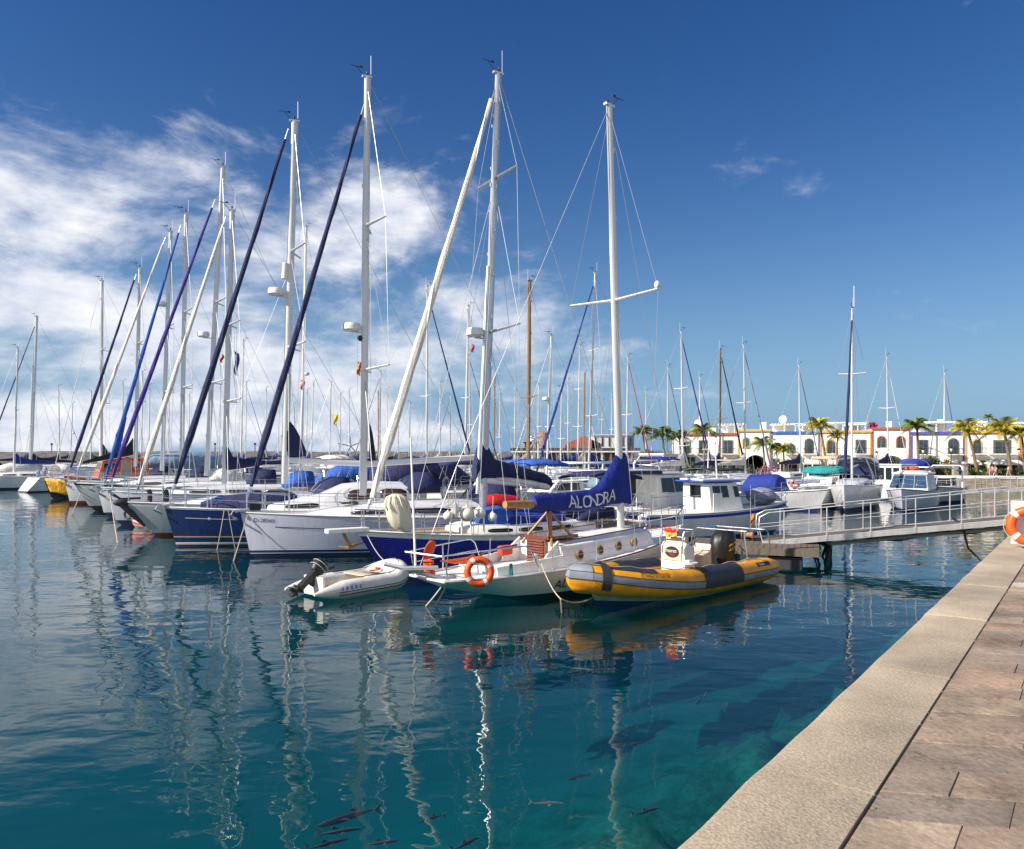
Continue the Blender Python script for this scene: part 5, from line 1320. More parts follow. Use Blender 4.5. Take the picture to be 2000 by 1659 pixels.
mb = MB(); q = b.cl(1045, 1020, 1.0); zz = h.zs(q.x); secs = loft_arch([(q.x + .9, .5, zz, zz + .15), (q.x + .7, .85, zz, zz + .62), (q.x - 1.2, .9, zz, zz + .66), (q.x - 1.5, .85, zz, zz + .2)]); o = secs.build('cockpit_cover', 'canvas_royal', b.e)

# --- white sailboat ALONDRA, stern towards the quay
L, B = 8.9, 2.5
hd = Vector((.74, .67, 0)).normalized()
b = Boat('sailboat', 'old white sailboat with wooden hatch, round portholes and royal blue ALONDRA sail cover', 'sailboat', Vector((-1.75, 15.75, 0)) + hd * (L / 2), hd)
ba = b; FOOT.append((b.o.copy(), b.d.copy(), L / 2, B / 2))
h = Hull(L, B, 1.15, .68, .62, br=.8, sr=1.1, ts=.48, D=.6, rise=1.0, sk=.45, pm=.24, pb=.5, bp=2.2, s0=.55); b.h = h
h.build(b.e, [('d', 0, 2), ('d', .045, 0), ('w', .12, 1)], ['white_paint', 'boot_black', 'white_paint'], deckmat='white_paint', railm='white_paint', rail=.026)
for s_ in (1, -1):
    mb = MB(); mb.tube([h.pt(.36 + .62 * i / 16, h.sheer(.36 + .62 * i / 16), s_) + Vector((0, 0, .03)) for i in range(17)], .024, n=6); mb.build('rail_cap', 'varnish', b.e)
xc0, xc1 = b.cl(1050, 1080).x, b.cl(1246, 1055).x     # cabin ends
cs = [(xc1, .45, .22), (xc1 - .3, .72, .40), (xc1 - 1.5, .82, .46), (xc0 + .4, .86, .5), (xc0, .86, .52)]
coachroof(b.e, h, cs, 'white_paint')
for px, py in ((1129, 1075), (1172, 1069), (1208, 1061), (1239, 1054)):
    q = b.cl(px, py, -.80); zc = h.zs(q.x) + .2; w_ = .86 if q.x < xc0 + .6 else .80
    for sd in (-1, 1):
        mb = MB(); c_ = Vector((q.x, sd * (w_ - .025), zc)); mb.lathe(c_, [(.105, 0), (.115, .04), (.085, .055), (.08, .03)], n=18, axis=(0, sd, .1)); po = mb.build('porthole', 'wood', b.e)
        mb = MB(); mb.lathe(c_ + Vector((0, sd * .02, 0)), [(.082, 0), (.082, .012)], n=16, axis=(0, sd, .1)); mb.build('pane', 'glass_brown', po)
# companionway with louvred doors
z0 = h.zs(xc0); mb = MB()
mb.box((xc0 - .05, -.02, z0 + .27), (.06, .62, .62)); 
for i in range(9): mb.box((xc0 - .09, -.02, z0 + .02 + i * .062), (.04, .52, .035), rot=Matrix.Rotation(.5, 3, 'Y'))
mb.build('companionway_door', 'varnish', b.e)
for s_ in (1, -1):
    mb = MB(); mb.prism([(xc0 + .1, s_ * .62, z0 - .05), (xc0 - .62, s_ * .66, z0 - .05), (xc0 - .35, s_ * .64, z0 + .3), (xc0 + .02, s_ * .62, z0 + .56)], (0, s_ * .04, 0)); mb.build('cabin_wing', 'white_paint', b.e)
mb = MB(); mb.box((xc0 + .45, 0, z0 + .6), (1.0, .8, .07)); mb.tube([(xc0 - .1, -.8, z0 + .56), (xc1 - .4, -.68, h.zs(xc1) + .44)], .018, n=5); mb.tube([(xc0 - .1, .8, z0 + .56), (xc1 - .4, .68, h.zs(xc1) + .44)], .018, n=5); mb.build('grab_rail', 'varnish', b.e)
# cockpit coamings and seats
mb = MB(); xa = -L / 2 + 1.35
for s_ in (1, -1):
    mb.prism([(xa, s_ * .62, h.fs - .05), (xc0 - .05, s_ * .86, z0 - .05), (xc0 - .05, s_ * .82, z0 + .26), (xa, s_ * .58, h.fs + .16)], (0, s_ * .06, 0))
mb.box((xa, 0, h.fs + .05), (.06, 1.2, .2)); mb.build('coaming', 'white_paint', b.e)
mb = MB(); mb.tube([(xa - .25, 0, h.fs + .1), (xa + .2, 0, h.fs + .42), (xa + 1.2, .05, h.fs + .48)], .028, n=6); mb.build('tiller', 'varnish', b.e)
mb = MB(); mb.lathe((xa + 1.0, -.78, h.fs + .25), [(.05, 0), (.06, .08), (.045, .14)], n=10); mb.build('winch', 'steel', b.e)
# mast, boom, cover
m0, m1 = b.cl(1213, 1035), b.cl(1190, 208); spr = ((.545, 1.45, .1),)
mm_ = mast(b, m0, m1, .115, spreaders=spr, antenna=.1)
mb = MB(); mb.ell(m0.lerp(m1, .545) + Vector((-.1, -1.42, .16)), (.07, .07, .1)); mb.build('spreader_light', 'white_paint', mm_)
shrouds(b, h, m0, m1, spr, bow=Vector((L / 2 - .1, 0, h.fb)), stern=(-L / 2 + .1, 0, h.fs), r=.007)
p0, p1 = b.cl(1222, 984), b.cl(986, 986)
boom(b, p0, b.cl(1040, 986), .085, 'alu'); mb = MB(); mb.tube([b.cl(1050, 985), p1], [.1, .085], n=9); mb.build('boom_end', 'wood', b.e)
st = []
for px, zt, zb in ((1040, 968, 997), (1060, 965, 998), (1090, 963, 999), (1130, 959, 1000), (1150, 957, 997), (1165, 948, 994), (1180, 930, 991), (1192, 908, 988), (1203, 888, 988), (1212, 880, 988), (1221, 886, 987), (1227, 960, 986)):
    a, c_ = b.cl(px, zt), b.cl(px, zb); st.append((a.x, 0, c_.z, a.z, .15 if px < 1150 else .17))
cv = cover(b.e, st, 'canvas_royal')
# letters on the near (starboard) side
def on_cover(u, v):
    x = xl + u; 
    for (xa_, _, za, zta, wa), (xb_, _, zb_, ztb, wb) in zip(st, st[1:]):
        if xa_ <= x <= xb_:
            f = (x - xa_) / (xb_ - xa_); zb0 = za + (zb_ - za) * f; zt0 = zta + (ztb - zta) * f; w_ = wa + (wb - wa) * f; break
    else: return Vector((x, -.2, 2))
    z = zb0 + .10 + v; zm, hh = (zb0 + zt0) / 2, (zt0 - zb0) / 2; s_ = max(-1, min(1, (z - zm) / hh))
    y = w_ * max(.0, 1 - s_ * s_) ** .4 * (1 - .45 * max(0, s_)) + .012
    return Vector((x, -y, z))
mb = MB()
for ch, px, rise_ in zip('ALONDRA', (1111, 1126, 1137, 1150, 1163, 1176, 1188), (0, 0, 0, 0, 0, .02, .05)):
    xl = b.cl(px, 980, -.15).x
    f2 = lambda u, v, r_=rise_: on_cover(u, v + r_)
    text_mb(mb, ch, .43, f2)
mb.build('lettering', 'lettering_white', cv)
mb = MB()
for i in range(7):
    px = 1046 + i * 22; a = b.cl(px, 975); mb.torus((a.x, 0, a.z - .12), .135, .007, (1, 0, 0), n=16, k=4)
mb.build('lashing', 'rope', cv)
mb = MB(); t_ = b.cl(1072, 992); 
for dx, dy in ((-.42, -.5), (.5, -.45), (-.42, .5), (.5, .45)): mb.tube([(t_.x, dy * .1, t_.z - .1), (t_.x + dx, dy, h.zs(t_.x) + .42)], .035, n=6)
mb.build('boom_crutch', 'wood', b.e)
# stern rails, port lettering
def rail_poly(name, pts, r=.016, m='steel'): mb = MB(); mb.tube(pts, r, n=6); return mb.build(name, m, b.e)
xs = -L / 2; zf = h.fs
for s_ in (1, -1):
    hb = lambda x: s_ * h.half(x) * .93
    mb = MB()
    mb.tube([(xs + .12, hb(xs + .1), zf), (xs + .0, hb(xs + .1), zf + .52), (xs + .9, hb(xs + .9), zf + .56), (xs + 1.9, hb(xs + 1.9), zf + .6), (xs + 2.05, hb(xs + 2.0), zf + .5), (xs + 2.3, hb(xs + 2.3), zf)], .017, n=6)
    for x_ in (xs + 1.0,): mb.tube([(x_, hb(x_), zf), (x_, hb(x_), zf + .56)], .014, n=5)
    mb.tube([(xs + .06, hb(xs + .1), zf + .28), (xs + 2.15, hb(xs + 2.2), zf + .32)], .012, n=5)
    mb.build('stern_rail', 'steel', b.e)
lifelines(b, h, xs + 2.6, L / 2 - 1.0, 4, .55, .011, .005); pulpit(b, h, .55, ln=1.1)
mb = MB(); mb.tube([(xs + .02, -.5, zf + .5), (xs - .18, .5, zf + .52)], .02, n=6); mb.tube([(xs + .3, -.15, zf - .02), (xs - .35, .35, zf + .22), (xs - .62, .62, zf + .3)], .05, n=6); mb.box((xs - .1, .1, zf + .22), (.75, .26, .05), rot=Matrix.Rotation(-.6, 3, 'Z')); mb.build('boarding_ladder', 'alu', b.e)
mb = MB(); q = b.cl(832, 1060); mb.tube([(xs + .05, .45, zf), (xs - .05, .5, zf + 2.9)], [.028, .02], n=7); mb.build('flagstaff', 'white_paint', b.e)
hull_text(b, h, 'ALONDRA', b.cl(1083, 1133, -1.0).x, .42, .3, 'lettering_black', side=-1)
mb = MB(); q = b.cl(845, 1085, .3)
for s_ in (1, -1): mb.ell((xs + .25, .25, zf + .33 + s_ * .22), (.14, .05, .24), rot=Matrix.Rotation(.5 * s_, 3, 'X'))
mb.box((xs + .22, .25, zf + .3), (.08, .3, .08)); o = mb.build('horseshoe_buoy', 'canvas_orange'); on_boat(o, b); tag(o, 'faded orange horseshoe float lashed to the ALONDRA stern rail', 'float')
mb = MB()
for i in range(12): 
    a = R.uniform(-.05, .05); mb.tube([(xs + .35 + a, -.05, zf + .34), (xs + .62, -.12 + a, zf + .30 + a), (xs + .95, -.22 + a, zf + .33 + a), (xs + 1.12, -.24 + a * 2, zf + .35 + a * 1.4), (xs + .95, -.2 + a, zf + .28 + a), (xs + .6, -.1 + a, zf + .27)], .011, n=4)
o = mb.build('rope_coil', 'rope_orange'); on_boat(o, b); tag(o, 'orange rope coil hanging on the ALONDRA stern rail', 'rope')
mb = MB()
for i in range(10): mb.tube([(xs + 1.55 + R.uniform(-.04, .04), -.86, zf + .25), (xs + 1.5 + R.uniform(-.06, .06), -.9 + R.uniform(-.04, .03), zf + .02), (xs + 1.55 + R.uniform(-.07, .07), -.9, zf - .06)], .016, n=4)
o = mb.build('rope_tassel', 'canvas_teal'); on_boat(o, b); tag(o, 'small bunch of teal rope beside the ALONDRA lifebuoy', 'rope')
P = W3(936, 1117, 15.25); lifebuoy('lifebuoy', P, (.25, -1, .05), .31, 'orange lifebuoy hanging on the ALONDRA stern rail', line=False, rz=.25)
mb = MB(); mb.box((xa + 1.35, .62, h.fs + .3), (.35, .2, .22)); o = mb.build('cushion', 'flag_red', bevel=.04); on_boat(o, b); tag(o, 'faded red cushion in the ALONDRA cockpit', 'cushion')

# --- yellow inflatable dive boat
tb = GP(1163, 1188); hd = Vector((-.715, -.70, 0)).normalized()
L = 7.0
b = Boat('inflatable_boat', 'yellow and grey rigid inflatable boat with white steering console', 'inflatable boat', tb - hd * (L / 2 - .85), hd)
b.e.location.z = -.09
br_ = b; FOOT.append((b.o.copy(), b.d.copy(), L / 2, 1.15))
TR = .29; HW = .84
def tube_c(s):
    """centre line of the collar, s 0 at port stern .. 1 at bow .. 2 at starboard stern"""
    q = s if s <= 1 else 2 - s; sd = 1 if s <= 1 else -1
    x = -L / 2 + .1 + (L - .55) * min(1, q / .9) if q < .9 else None
    f = q ** 1.0
    x = -L / 2 + .1 + (L - .42) * (math.sin(min(f, 1) * math.pi / 2) ** .85 if False else f ** .92)
    w = HW * (1 - max(0, (f - .50) / .50) ** 2.4)
    z = .40 + .06 * f + .30 * max(0, (f - .35) / .65) ** 1.9
    return Vector((x, sd * w, z))
K = 72
cs_ = [tube_c(2 * i / K) for i in range(K + 1)]
def collar(i0, i1, ph0, ph1, m, name, grow=0.0, n=10, par=None, shift=30):
    """a strip of the collar between two angles (degrees, 0 outward, 90 up)"""
    secs = []
    for i in range(i0, i1 + 1):
        c_ = cs_[i]; tg = (cs_[min(i + 1, K)] - cs_[max(i - 1, 0)]).normalized(); sd = tg.cross(Vector((0, 0, 1))).normalized(); up = sd.cross(tg).normalized()
        f = i / K * 2; q = f if f <= 1 else 2 - f; out = -sd
        pb = shift * max(0, (q - .55) / .45) ** 1.3
        rr = TR * (1 if q > .07 else .62 + .38 * (q / .07) ** .6) + grow
        secs.append([c_ + (out * math.cos(rad(pb + ph0 + (ph1 - ph0) * j / n)) + up * math.sin(rad(pb + ph0 + (ph1 - ph0) * j / n))) * rr for j in range(n + 1)])
    mb = MB(); mb.loft(secs, closed=False)
    o = mb.build(name, m, par if par else b.e, angle=70); return o
tub = collar(0, K, -190, 170, 'rib_yellow', 'tube', n=22)
mb = MB()
for i in (0, K):
    c_ = cs_[i]; mb.ell(c_, (.13, TR * .62, TR * .62))
mb.build('tube_end', 'rib_grey', b.e)
collar(1, K - 1, -20, 7, 'rib_grey', 'rubbing_strake', .012, par=tub)
collar(1, K - 1, -23, -20, 'rubber', 'strake_edge', .02, 3, par=tub); collar(1, K - 1, 7, 10, 'rubber', 'strake_edge', .02, 3, par=tub)
for i0, i1 in ((10, 19), (K - 24, K - 14)): collar(i0, i1, -24, 150, 'rib_dark', 'dark_panel', .022, 14, par=tub)
collar(27, 33, 40, 170, 'rib_dark', 'dark_panel', .012, 10, par=tub); collar(K - 33, K - 27, 40, 170, 'rib_dark', 'dark_panel', .012, 10, par=tub)
collar(35, 37, -20, 60, 'rib_grey', 'bow_patch', .016, 10, par=tub)
for i in (33, 39): collar(i, i + 1, -55, 70, 'rubber', 'bow_strap', .024, 8, par=tub)
# hull under the tubes
secs = []
for i in range(15):
    f = i / 14; x = -L / 2 + .2 + (L - 1.0) * f; w = .62 * (1 - max(0, (f - .45) / .55) ** 2.2) + .012; zc = .28 + .22 * max(0, (f - .35) / .65) ** 1.8; zk = -.34 + .28 * f ** 3 + .55 * max(0, f - .82) * 2.2; ch = .0 + .26 * max(0, (f - .4) / .6) ** 1.7
    secs.append([Vector((x, w, zc)), Vector((x, w * .97, max(ch + .1, zk + .05))), Vector((x, w * .93, max(ch, zk + .03))), Vector((x, w * .5, zk * .5 + ch * .5)), Vector((x, 0, zk)), Vector((x, -w * .5, zk * .5 + ch * .5)), Vector((x, -w * .93, max(ch, zk + .03))), Vector((x, -w * .97, max(ch + .1, zk + .05))), Vector((x, -w, zc))])
mb = MB(); mb.loft(secs, rowmats=[0, 0, 1, 1, 1, 1, 0, 0]); mb.add(secs[0], [tuple(range(9))], 0)
hb = mb.build('hull', ['rib_hull', 'bottom_blue'], b.e, angle=30)
mb = MB(); mb.loft([[Vector((-L / 2 + .25 + (L - 1.4) * f, y * .75 * (1 - max(0, (f - .5) / .5) ** 2.4), .36 + .3 * max(0, (f - .4) / .6) ** 2)) for y in (-1, 0, 1)] for f in [i / 10 for i in range(11)]]); mb.build('floor', 'rib_grey', b.e)
mb = MB(); mb.tube([(L / 2 - .75, 0, .48), (L / 2 - .85, 0, .38), (L / 2 - 1.0, 0, .3)], .07, n=8); mb.torus((L / 2 - .92, 0, .30), .05, .015, (0, 1, 0), n=12, k=5); mb.build('bow_eye', 'pvc_white', b.e)
# console
q = b.cl(1328, 1098); xcn = q.x; mb = MB()
mb.prism([(xcn - .12, -.33, .38), (xcn + .30, -.33, .38), (xcn + .30, -.33, 1.12), (xcn + .22, -.33, 1.22), (xcn - .12, -.33, 1.10)], (0, .66, 0)); co = mb.build('console', 'white_paint', b.e, bevel=.03)
mb = MB(); mb.box((xcn + .31, 0, .98), (.03, .5, .36)); mb.build('hatch_cover', 'plastic_beige', co, bevel=.02)
mb = MB(); mb.lathe((xcn + .325, 0, 1.0), [(.15, 0), (.15, .012)], n=24, axis=(1, 0, 0)); mb.v = [(v[0], v[1] * 1.25, 1.0 + (v[2] - 1.0) * .85) for v in mb.v]; mb.build('badge', 'black', co)
mb = MB(); text_mb(mb, 'mares', .125, lambda u, v: Vector((xcn + .3395, -.175 + u, .99 + v))); mb.build('lettering', 'lettering_white', co)
mb = MB()
for i in range(3): mb.tube([(xcn + .339, -.1 + .04 * i, .955 - .022 * i), (xcn + .339, .06 + .02 * i, .96 - .022 * i)], .006, n=4)
mb.build('badge_mark', 'plastic_red', co)
mb = MB()
for s_ in (1, -1): mb.tube([(xcn + .34, s_ * .30, .98), (xcn + .36, s_ * .31, 1.36), (xcn + .3, s_ * .31, 1.48), (xcn - .1, s_ * .31, 1.50), (xcn - .16, s_ * .31, 1.1)], .017, n=6)
mb.tube([(xcn + .36, -.31, 1.36), (xcn + .36, .31, 1.36)], .015, n=6); mb.tube([(xcn - .1, -.31, 1.5), (xcn - .1, .31, 1.5)], .015, n=6); mb.build('console_rail', 'steel', co)
mb = MB(); mb.box((xcn + .14, 0, 1.27), (.16, .56, .14)); mb.build('instrument_box', 'plastic_beige', co, bevel=.02)
mb = MB(); mb.torus((xcn - .2, 0, 1.02), .17, .016, (1, 0, .5), n=20, k=6); mb.build('steering_wheel', 'black', co)
mb = MB(); mb.prism([(xcn - 1.0, -.24, .38), (xcn - .62, -.24, .38), (xcn - .62, -.24, .86), (xcn - .9, -.24, .92), (xcn - 1.0, -.24, 1.1)], (0, .48, 0)); mb.build('helm_seat', 'plastic_beige', b.e, bevel=.03)
mb = MB(); fl_ = [[Vector((xcn + .36 + .03 * math.sin(j * 2 + i), -.17 + .34 * j / 6, 1.50 - (.05 + .045 * i) * (1.0 if j not in (0, 6) else .6 + .1 * i) + .01 * math.sin(j * 3)) ) for j in range(7)] for i in range(5)]
mb.loft(fl_, rowmats=None); n0 = len(mb.m)
for k_ in range(len(mb.m)): mb.m[k_] = 0 if k_ < 12 else 1
o = mb.build('towel', ['plastic_red', 'canvas_yellow']); on_boat(o, b); o.modifiers.new('solid', 'SOLIDIFY').thickness = .012; tag(o, 'red and yellow cloth draped over the console rail of the yellow boat', 'cloth')
# covered outboard
q = b.cl(1412, 1065); xo = max(q.x, -L / 2 - .15); secs = []
for z_, a, w, dx in ((.42, .26, .20, 0), (.62, .34, .25, .02), (.85, .38, .27, .03), (1.05, .39, .28, .0), (1.2, .36, .26, -.03), (1.32, .26, .2, -.05), (1.38, .08, .07, -.05)):
    secs.append([Vector((xo + dx + a * math.cos(6.283 * j / 26) * (1 + .05 * math.sin(j * 3 + z_ * 7)), w * math.sin(6.283 * j / 26) * (1 + .06 * math.sin(j * 4 + z_ * 5)), z_)) for j in range(26)])
mb = MB(); mb.loft(secs, closed=True, cap=True); om = mb.build('outboard_cover', 'black', b.e)
mb = MB(); mb.box((xo - .05, 0, .2), (.22, .16, .6)); mb.build('outboard_leg', 'rubber', b.e, bevel=.03)
mb = MB()
for i, (s_, z_) in enumerate((('DIVE', 1.02), ('CENTER', .9))): text_mb(mb, s_, .10, lambda u, v, z_=z_: Vector((xo + .17 - u * 1.0, .0, z_ + v)))
mb.v = [(v[0], -.275 + .02 * abs(v[0] - xo), v[2]) for v in mb.v]; mb.v = [(2 * xo + .02 - v[0], v[1], v[2]) for v in mb.v]
# scribble emblem: gold marks only
mb = MB()
for i in range(9): mb.tube([(xo - .2 + .045 * i, .292, 1.06 - .012 * i + .02 * math.sin(i * 2)), (xo - .18 + .045 * i, .292, 1.10 - .012 * i)], .008, n=4); mb.tube([(xo - .2 + .045 * i, .294, .95 - .012 * i), (xo - .17 + .045 * i, .294, .985 - .012 * i + .015 * math.sin(i * 3))], .008, n=4)
mb.build('emblem', 'lettering_gold', om)
xr = -L / 2 + .45; mb = MB()
for s_ in (1, -1):
    mb.tube([(xr + .9, s_ * .8, .72), (xr + .92, s_ * .72, 1.28), (xr + .75, s_ * .7, 1.36), (xr - .2, s_ * .7, 1.34), (xr - .3, s_ * .72, 1.26), (xr - .3, s_ * .8, .7)], .02, n=6)
mb.tube([(xr - .2, -.7, 1.34), (xr - .2, .7, 1.34)], .02, n=6); mb.tube([(xr + .75, -.7, 1.36), (xr + .75, .7, 1.36)], .02, n=6); mb.build('roll_bar', 'steel', b.e)
def collar_text(body, size, s0, ph, m, side=1):
    mb = MB()
    def fn(u, v):
        s = s0 - u / (L * 1.02) if side > 0 else s0 + u / (L * 1.02); i = s * K / 2; k_ = int(i); f = i - k_
        c_ = cs_[k_].lerp(cs_[k_ + 1], f); tg = (cs_[k_ + 1] - cs_[k_]).normalized(); sd = tg.cross(Vector((0, 0, 1))).normalized(); up = sd.cross(tg).normalized()
        a = rad(ph) + v / TR; return c_ + (-sd * math.cos(a) + up * math.sin(a)) * (TR + .008)
    text_mb(mb, body, size, fn); return mb.build('lettering', m, tub)
collar_text('7ªGC-1-12/02', .15, .82, 32, 'lettering_black')
collar(3, 6, 30, 52, 'black', 'name_plate', .008, 4, par=tub)
collar_text('Scuba', .11, .155, 34, 'lettering_white')
mb = MB()
for s_ in (1, -1):
    pts = [c_ + Vector((0, 0, TR + .02 + .02 * math.sin(i * 1.3))) for i, c_ in enumerate(cs_)]
mb.tube(pts[3:K - 3], .012, n=5); mb.build('grab_line', 'rope', tub)
q = Vector((xcn + .95, -.55 + .0, .93)); mb = MB(); mb.lathe((xcn + .85, .78, .86), [(.2, 0), (.2, .03), (.17, .035)], n=18); mb.box((xcn + .85, .78, .91), (.16, .12, .05)); mb.build('tray', 'reflective', b.e)

# --- white inflatable tender with black outboard
L = 2.75; hd = Vector((.66, .75, 0)).normalized()
b = Boat('inflatable_dinghy', 'small white inflatable dinghy with black tilted outboard, in front of the blue yacht bow', 'dinghy', Vector((-3.72, 17.75, 0)), hd)
bd = b; TRd = .215
def dc(s):
    q = s if s <= 1 else 2 - s; sd = 1 if s <= 1 else -1
    f = q
    if f < .62: return Vector((-L / 2 + (L - .62) * f / .62, sd * .56, .17 + .03 * f))
    a = (f - .62) / .38 * math.pi / 2
    return Vector((-L / 2 + (L - .62) + .55 * math.sin(a), sd * .56 * math.cos(a), .19 + .22 * math.sin(a) ** 1.5))
cd = [dc(2 * i / 56) for i in range(57)]
rr = [TRd * min(1, .12 + (i / 6) ** .8 * .88) if i < 6 else TRd * min(1, .12 + ((56 - i) / 6) ** .8 * .88) if i > 50 else TRd for i in range(57)]
mb = MB(); mb.tube(cd, rr, n=18); tu = mb.build('tube', 'pvc_white', b.e)
for s_ in (-1, 1):
    mb = MB(); pts = []
    for i in range(4, 53):
        tg = (cd[i + 1] - cd[i - 1]).normalized(); sd = tg.cross(Vector((0, 0, 1))).normalized(); pts.append(cd[i] - sd * (TRd + .004) * math.cos(.25) + Vector((0, 0, -.03 + s_ * .03)))
    mb.tube(pts, .011, n=5); mb.build('rub_strip', 'rubber', tu)
mb = MB(); mb.loft([[Vector((x, y, .10 + .05 * max(0, x))) for y in (-.45, 0, .45)] for x in (-L / 2 + .35, 0, L / 2 - .6)]); mb.build('floor', 'plastic_beige', b.e)
mb = MB(); mb.box((-L / 2 + .38, 0, .26), (.06, .72, .42)); mb.build('transom', 'pvc_white', b.e, bevel=.01)
mb = MB(); mb.box((.25, 0, .37), (.24, .92, .035)); mb.build('thwart', 'plastic_beige', b.e, bevel=.01)
mb = MB(); mb.loft([[Vector((L / 2 - .62 + .4 * f, y * .4 * (1 - f * .5), .36 + .08 * f)) for y in (-1, -.5, 0, .5, 1)] for f in (0, .5, 1)]); mb.build('bow_dodger', 'pvc_white', b.e)
mb = MB(); pts = [c_ + Vector((0, 0, TRd + .012)) + Vector((0, .06 if c_.y < 0 else -.06, 0)) for i, c_ in enumerate(cd) if 9 < i < 47]; mb.tube(pts, .010, n=5); mb.build('grab_line', 'rubber', tu)
om = Matrix.Rotation(rad(50), 3, 'Y') * .84
def orr(v): return Vector((-L / 2 + .32, 0, .50)) + om @ Vector(v)
mb = MB(); mb.loft([[orr((x, y, z_)) for x, y in ((a * math.cos(6.283 * j / 16), w * math.copysign(abs(math.sin(6.283 * j / 16)) ** .7, math.sin(6.283 * j / 16))) for j in range(16))] for z_, a, w in ((.12, .15, .11), (.2, .20, .15), (.38, .215, .16), (.46, .19, .14), (.5, .10, .08))], closed=True, cap=True); oc = mb.build('outboard_cowl', 'black', b.e, angle=35)
mb = MB()
for z_ in (.24, .36): mb.torus(orr((0, 0, z_)), .205, .006, om @ Vector((0, 0, 1)), n=24, k=4)
mb.v = mb.v; mb.build('cowl_stripe', 'reflective', oc)
mb = MB(); mb.beam(orr((0, 0, .14)), orr((-.02, 0, -.55)), .16, .12); mb.beam(orr((-.02, 0, -.45)), orr((-.05, 0, -.78)), .14, .06); mb.beam(orr((-.16, 0, -.5)), orr((.08, 0, -.5)), .2, .03); mb.ell(orr((-.06, 0, -.64)), (.16, .06, .06), rot=om); mb.beam(orr((.12, 0, .1)), orr((.14, 0, -.2)), .12, .14)
for i in range(3): a = i * 2.09; mb.beam(orr((-.2, 0, -.64)), orr((-.22, .12 * math.cos(a), -.64 + .12 * math.sin(a))), .06, .02)
mb.build('outboard_leg', 'black', b.e, bevel=.01)
mb = MB(); mb.tube([(-L / 2 + .45, .0, .55), (-L / 2 + .95, .06, .60)], [.025, .03], n=7); mb.build('tiller', 'black', b.e)
mb = MB(); mb.tube([(.62, .1, .4), (.75, -.05, .42), (.9, .05, .43), (.8, .12, .44)], .022, n=6); o = mb.build('red_line', 'rope_orange'); on_boat(o, b); tag(o, 'short red rope heap on the bow of the white dinghy', 'rope')
for s_, tx in ((-1, 'AT-1'),):
    mb = MB(); 
    for i in range(5): 
        x_ = -L / 2 + .55 + i * .12; mb.tube([(x_, -.56 - TRd * .99, .22), (x_ + .06, -.56 - TRd * .94, .29)], .008, n=4); mb.tube([(x_ + .05, -.56 - TRd * .995, .215), (x_ + .02, -.56 - TRd * .94, .29)], .008, n=4)
    mb.build('marking', 'lettering_blue', tu)
rope_line(b.l2w((L / 2 - .05, .2, .45)), bk.l2w((4.6, .3, 1.0)), .12, .011, label='painter from the white dinghy up to the blue yacht bow')

# --- mooring lines and bow ropes
rope_line(b28.l2w((5.3, .1, 1.3)), GP(456, 1097), .0, .018, 'rope', 'rope slanting from the D-28545 bow into the water')
rope_line(W3(438, 997, 25.2), GP(424, 1074), .05, .015, 'rope', 'left rope from the navy yacht rail into the water', group='bow lines of the navy yacht')
rope_line(W3(446, 997, 25.1), GP(460, 1074), .05, .015, 'rope', 'right rope from the navy yacht rail into the water', group='bow lines of the navy yacht')
q = ba.l2w((-4.2, -.35, .62))
rope_line(q, GP(832, 1184, 0), .02, .02, 'rope', 'left of the two brown ropes hanging from the ALONDRA stern', group='ropes off the ALONDRA stern')
rope_line(q + Vector((.05, .02, 0)), GP(850, 1184, 0), .02, .02, 'rope', 'right of the two brown ropes hanging from the ALONDRA stern', group='ropes off the ALONDRA stern')
tb_ = br_.l2w((7.0 / 2 - .92, 0, .28))
kn_ = W3(1095, 1170, 15.2)
rope_line(ba.l2w((-2.2, -1.0, .95)), kn_, .12, .013, 'rope', 'pale rope from the ALONDRA rail to the knot before the yellow bow')
rope_line(kn_, tb_, .12, .016, 'rope', 'pale rope from the knot to the bow eye of the yellow boat')
rope_line(kn_, GP(1097, 1196), .0, .02, 'rope', 'rope tail hanging from the knot into the water')
rope_line(W3(160, 955, 43), GP(140, 1006), .05, .025, 'rope', 'pale bow rope of the grey yacht far left')
rope_line(W3(214, 962, 34), GP(230, 1062), .0, .02, 'rope', 'bow rope of the lilac yacht going into the water')
# red and orange skiff in front of the grey bow
P = GP(262, 1030); b = Boat('skiff', 'small orange and white skiff with red gunwale under the big bow anchor', 'skiff', (P.x + .5, P.y, 0), (-.95, .1))
h = Hull(1.5, .8, .42, .36, .38, br=.22, sr=.1, ts=.8, D=.1, rise=.05); h.build(b.e, [('d', 0, 1), ('d', .05, 2), ('d', .16, 0), ('d', .26, 2)], ['canvas_orange', 'plastic_red', 'gelcoat'], railm='plastic_red', rail=.03)
mb = MB(); mb.box((.1, 0, .38), (.2, .8, .04)); mb.build('thwart', 'plastic_red', b.e)
for x_ in (-.35, .3):
    mb = MB(); mb.ell((x_, .05, .42), (.2, .24, .18), n=10, k=6); mb.build('orange_bundle', 'canvas_orange', b.e)
mb = MB(); mb.torus((.75, .1, .55), .18, .05, (.2, 1, 0), n=20, k=8); o = mb.build('tyre_fender', 'rubber'); on_boat(o, b); tag(o, 'dark round tyre fender over the skiff bow', 'fender')

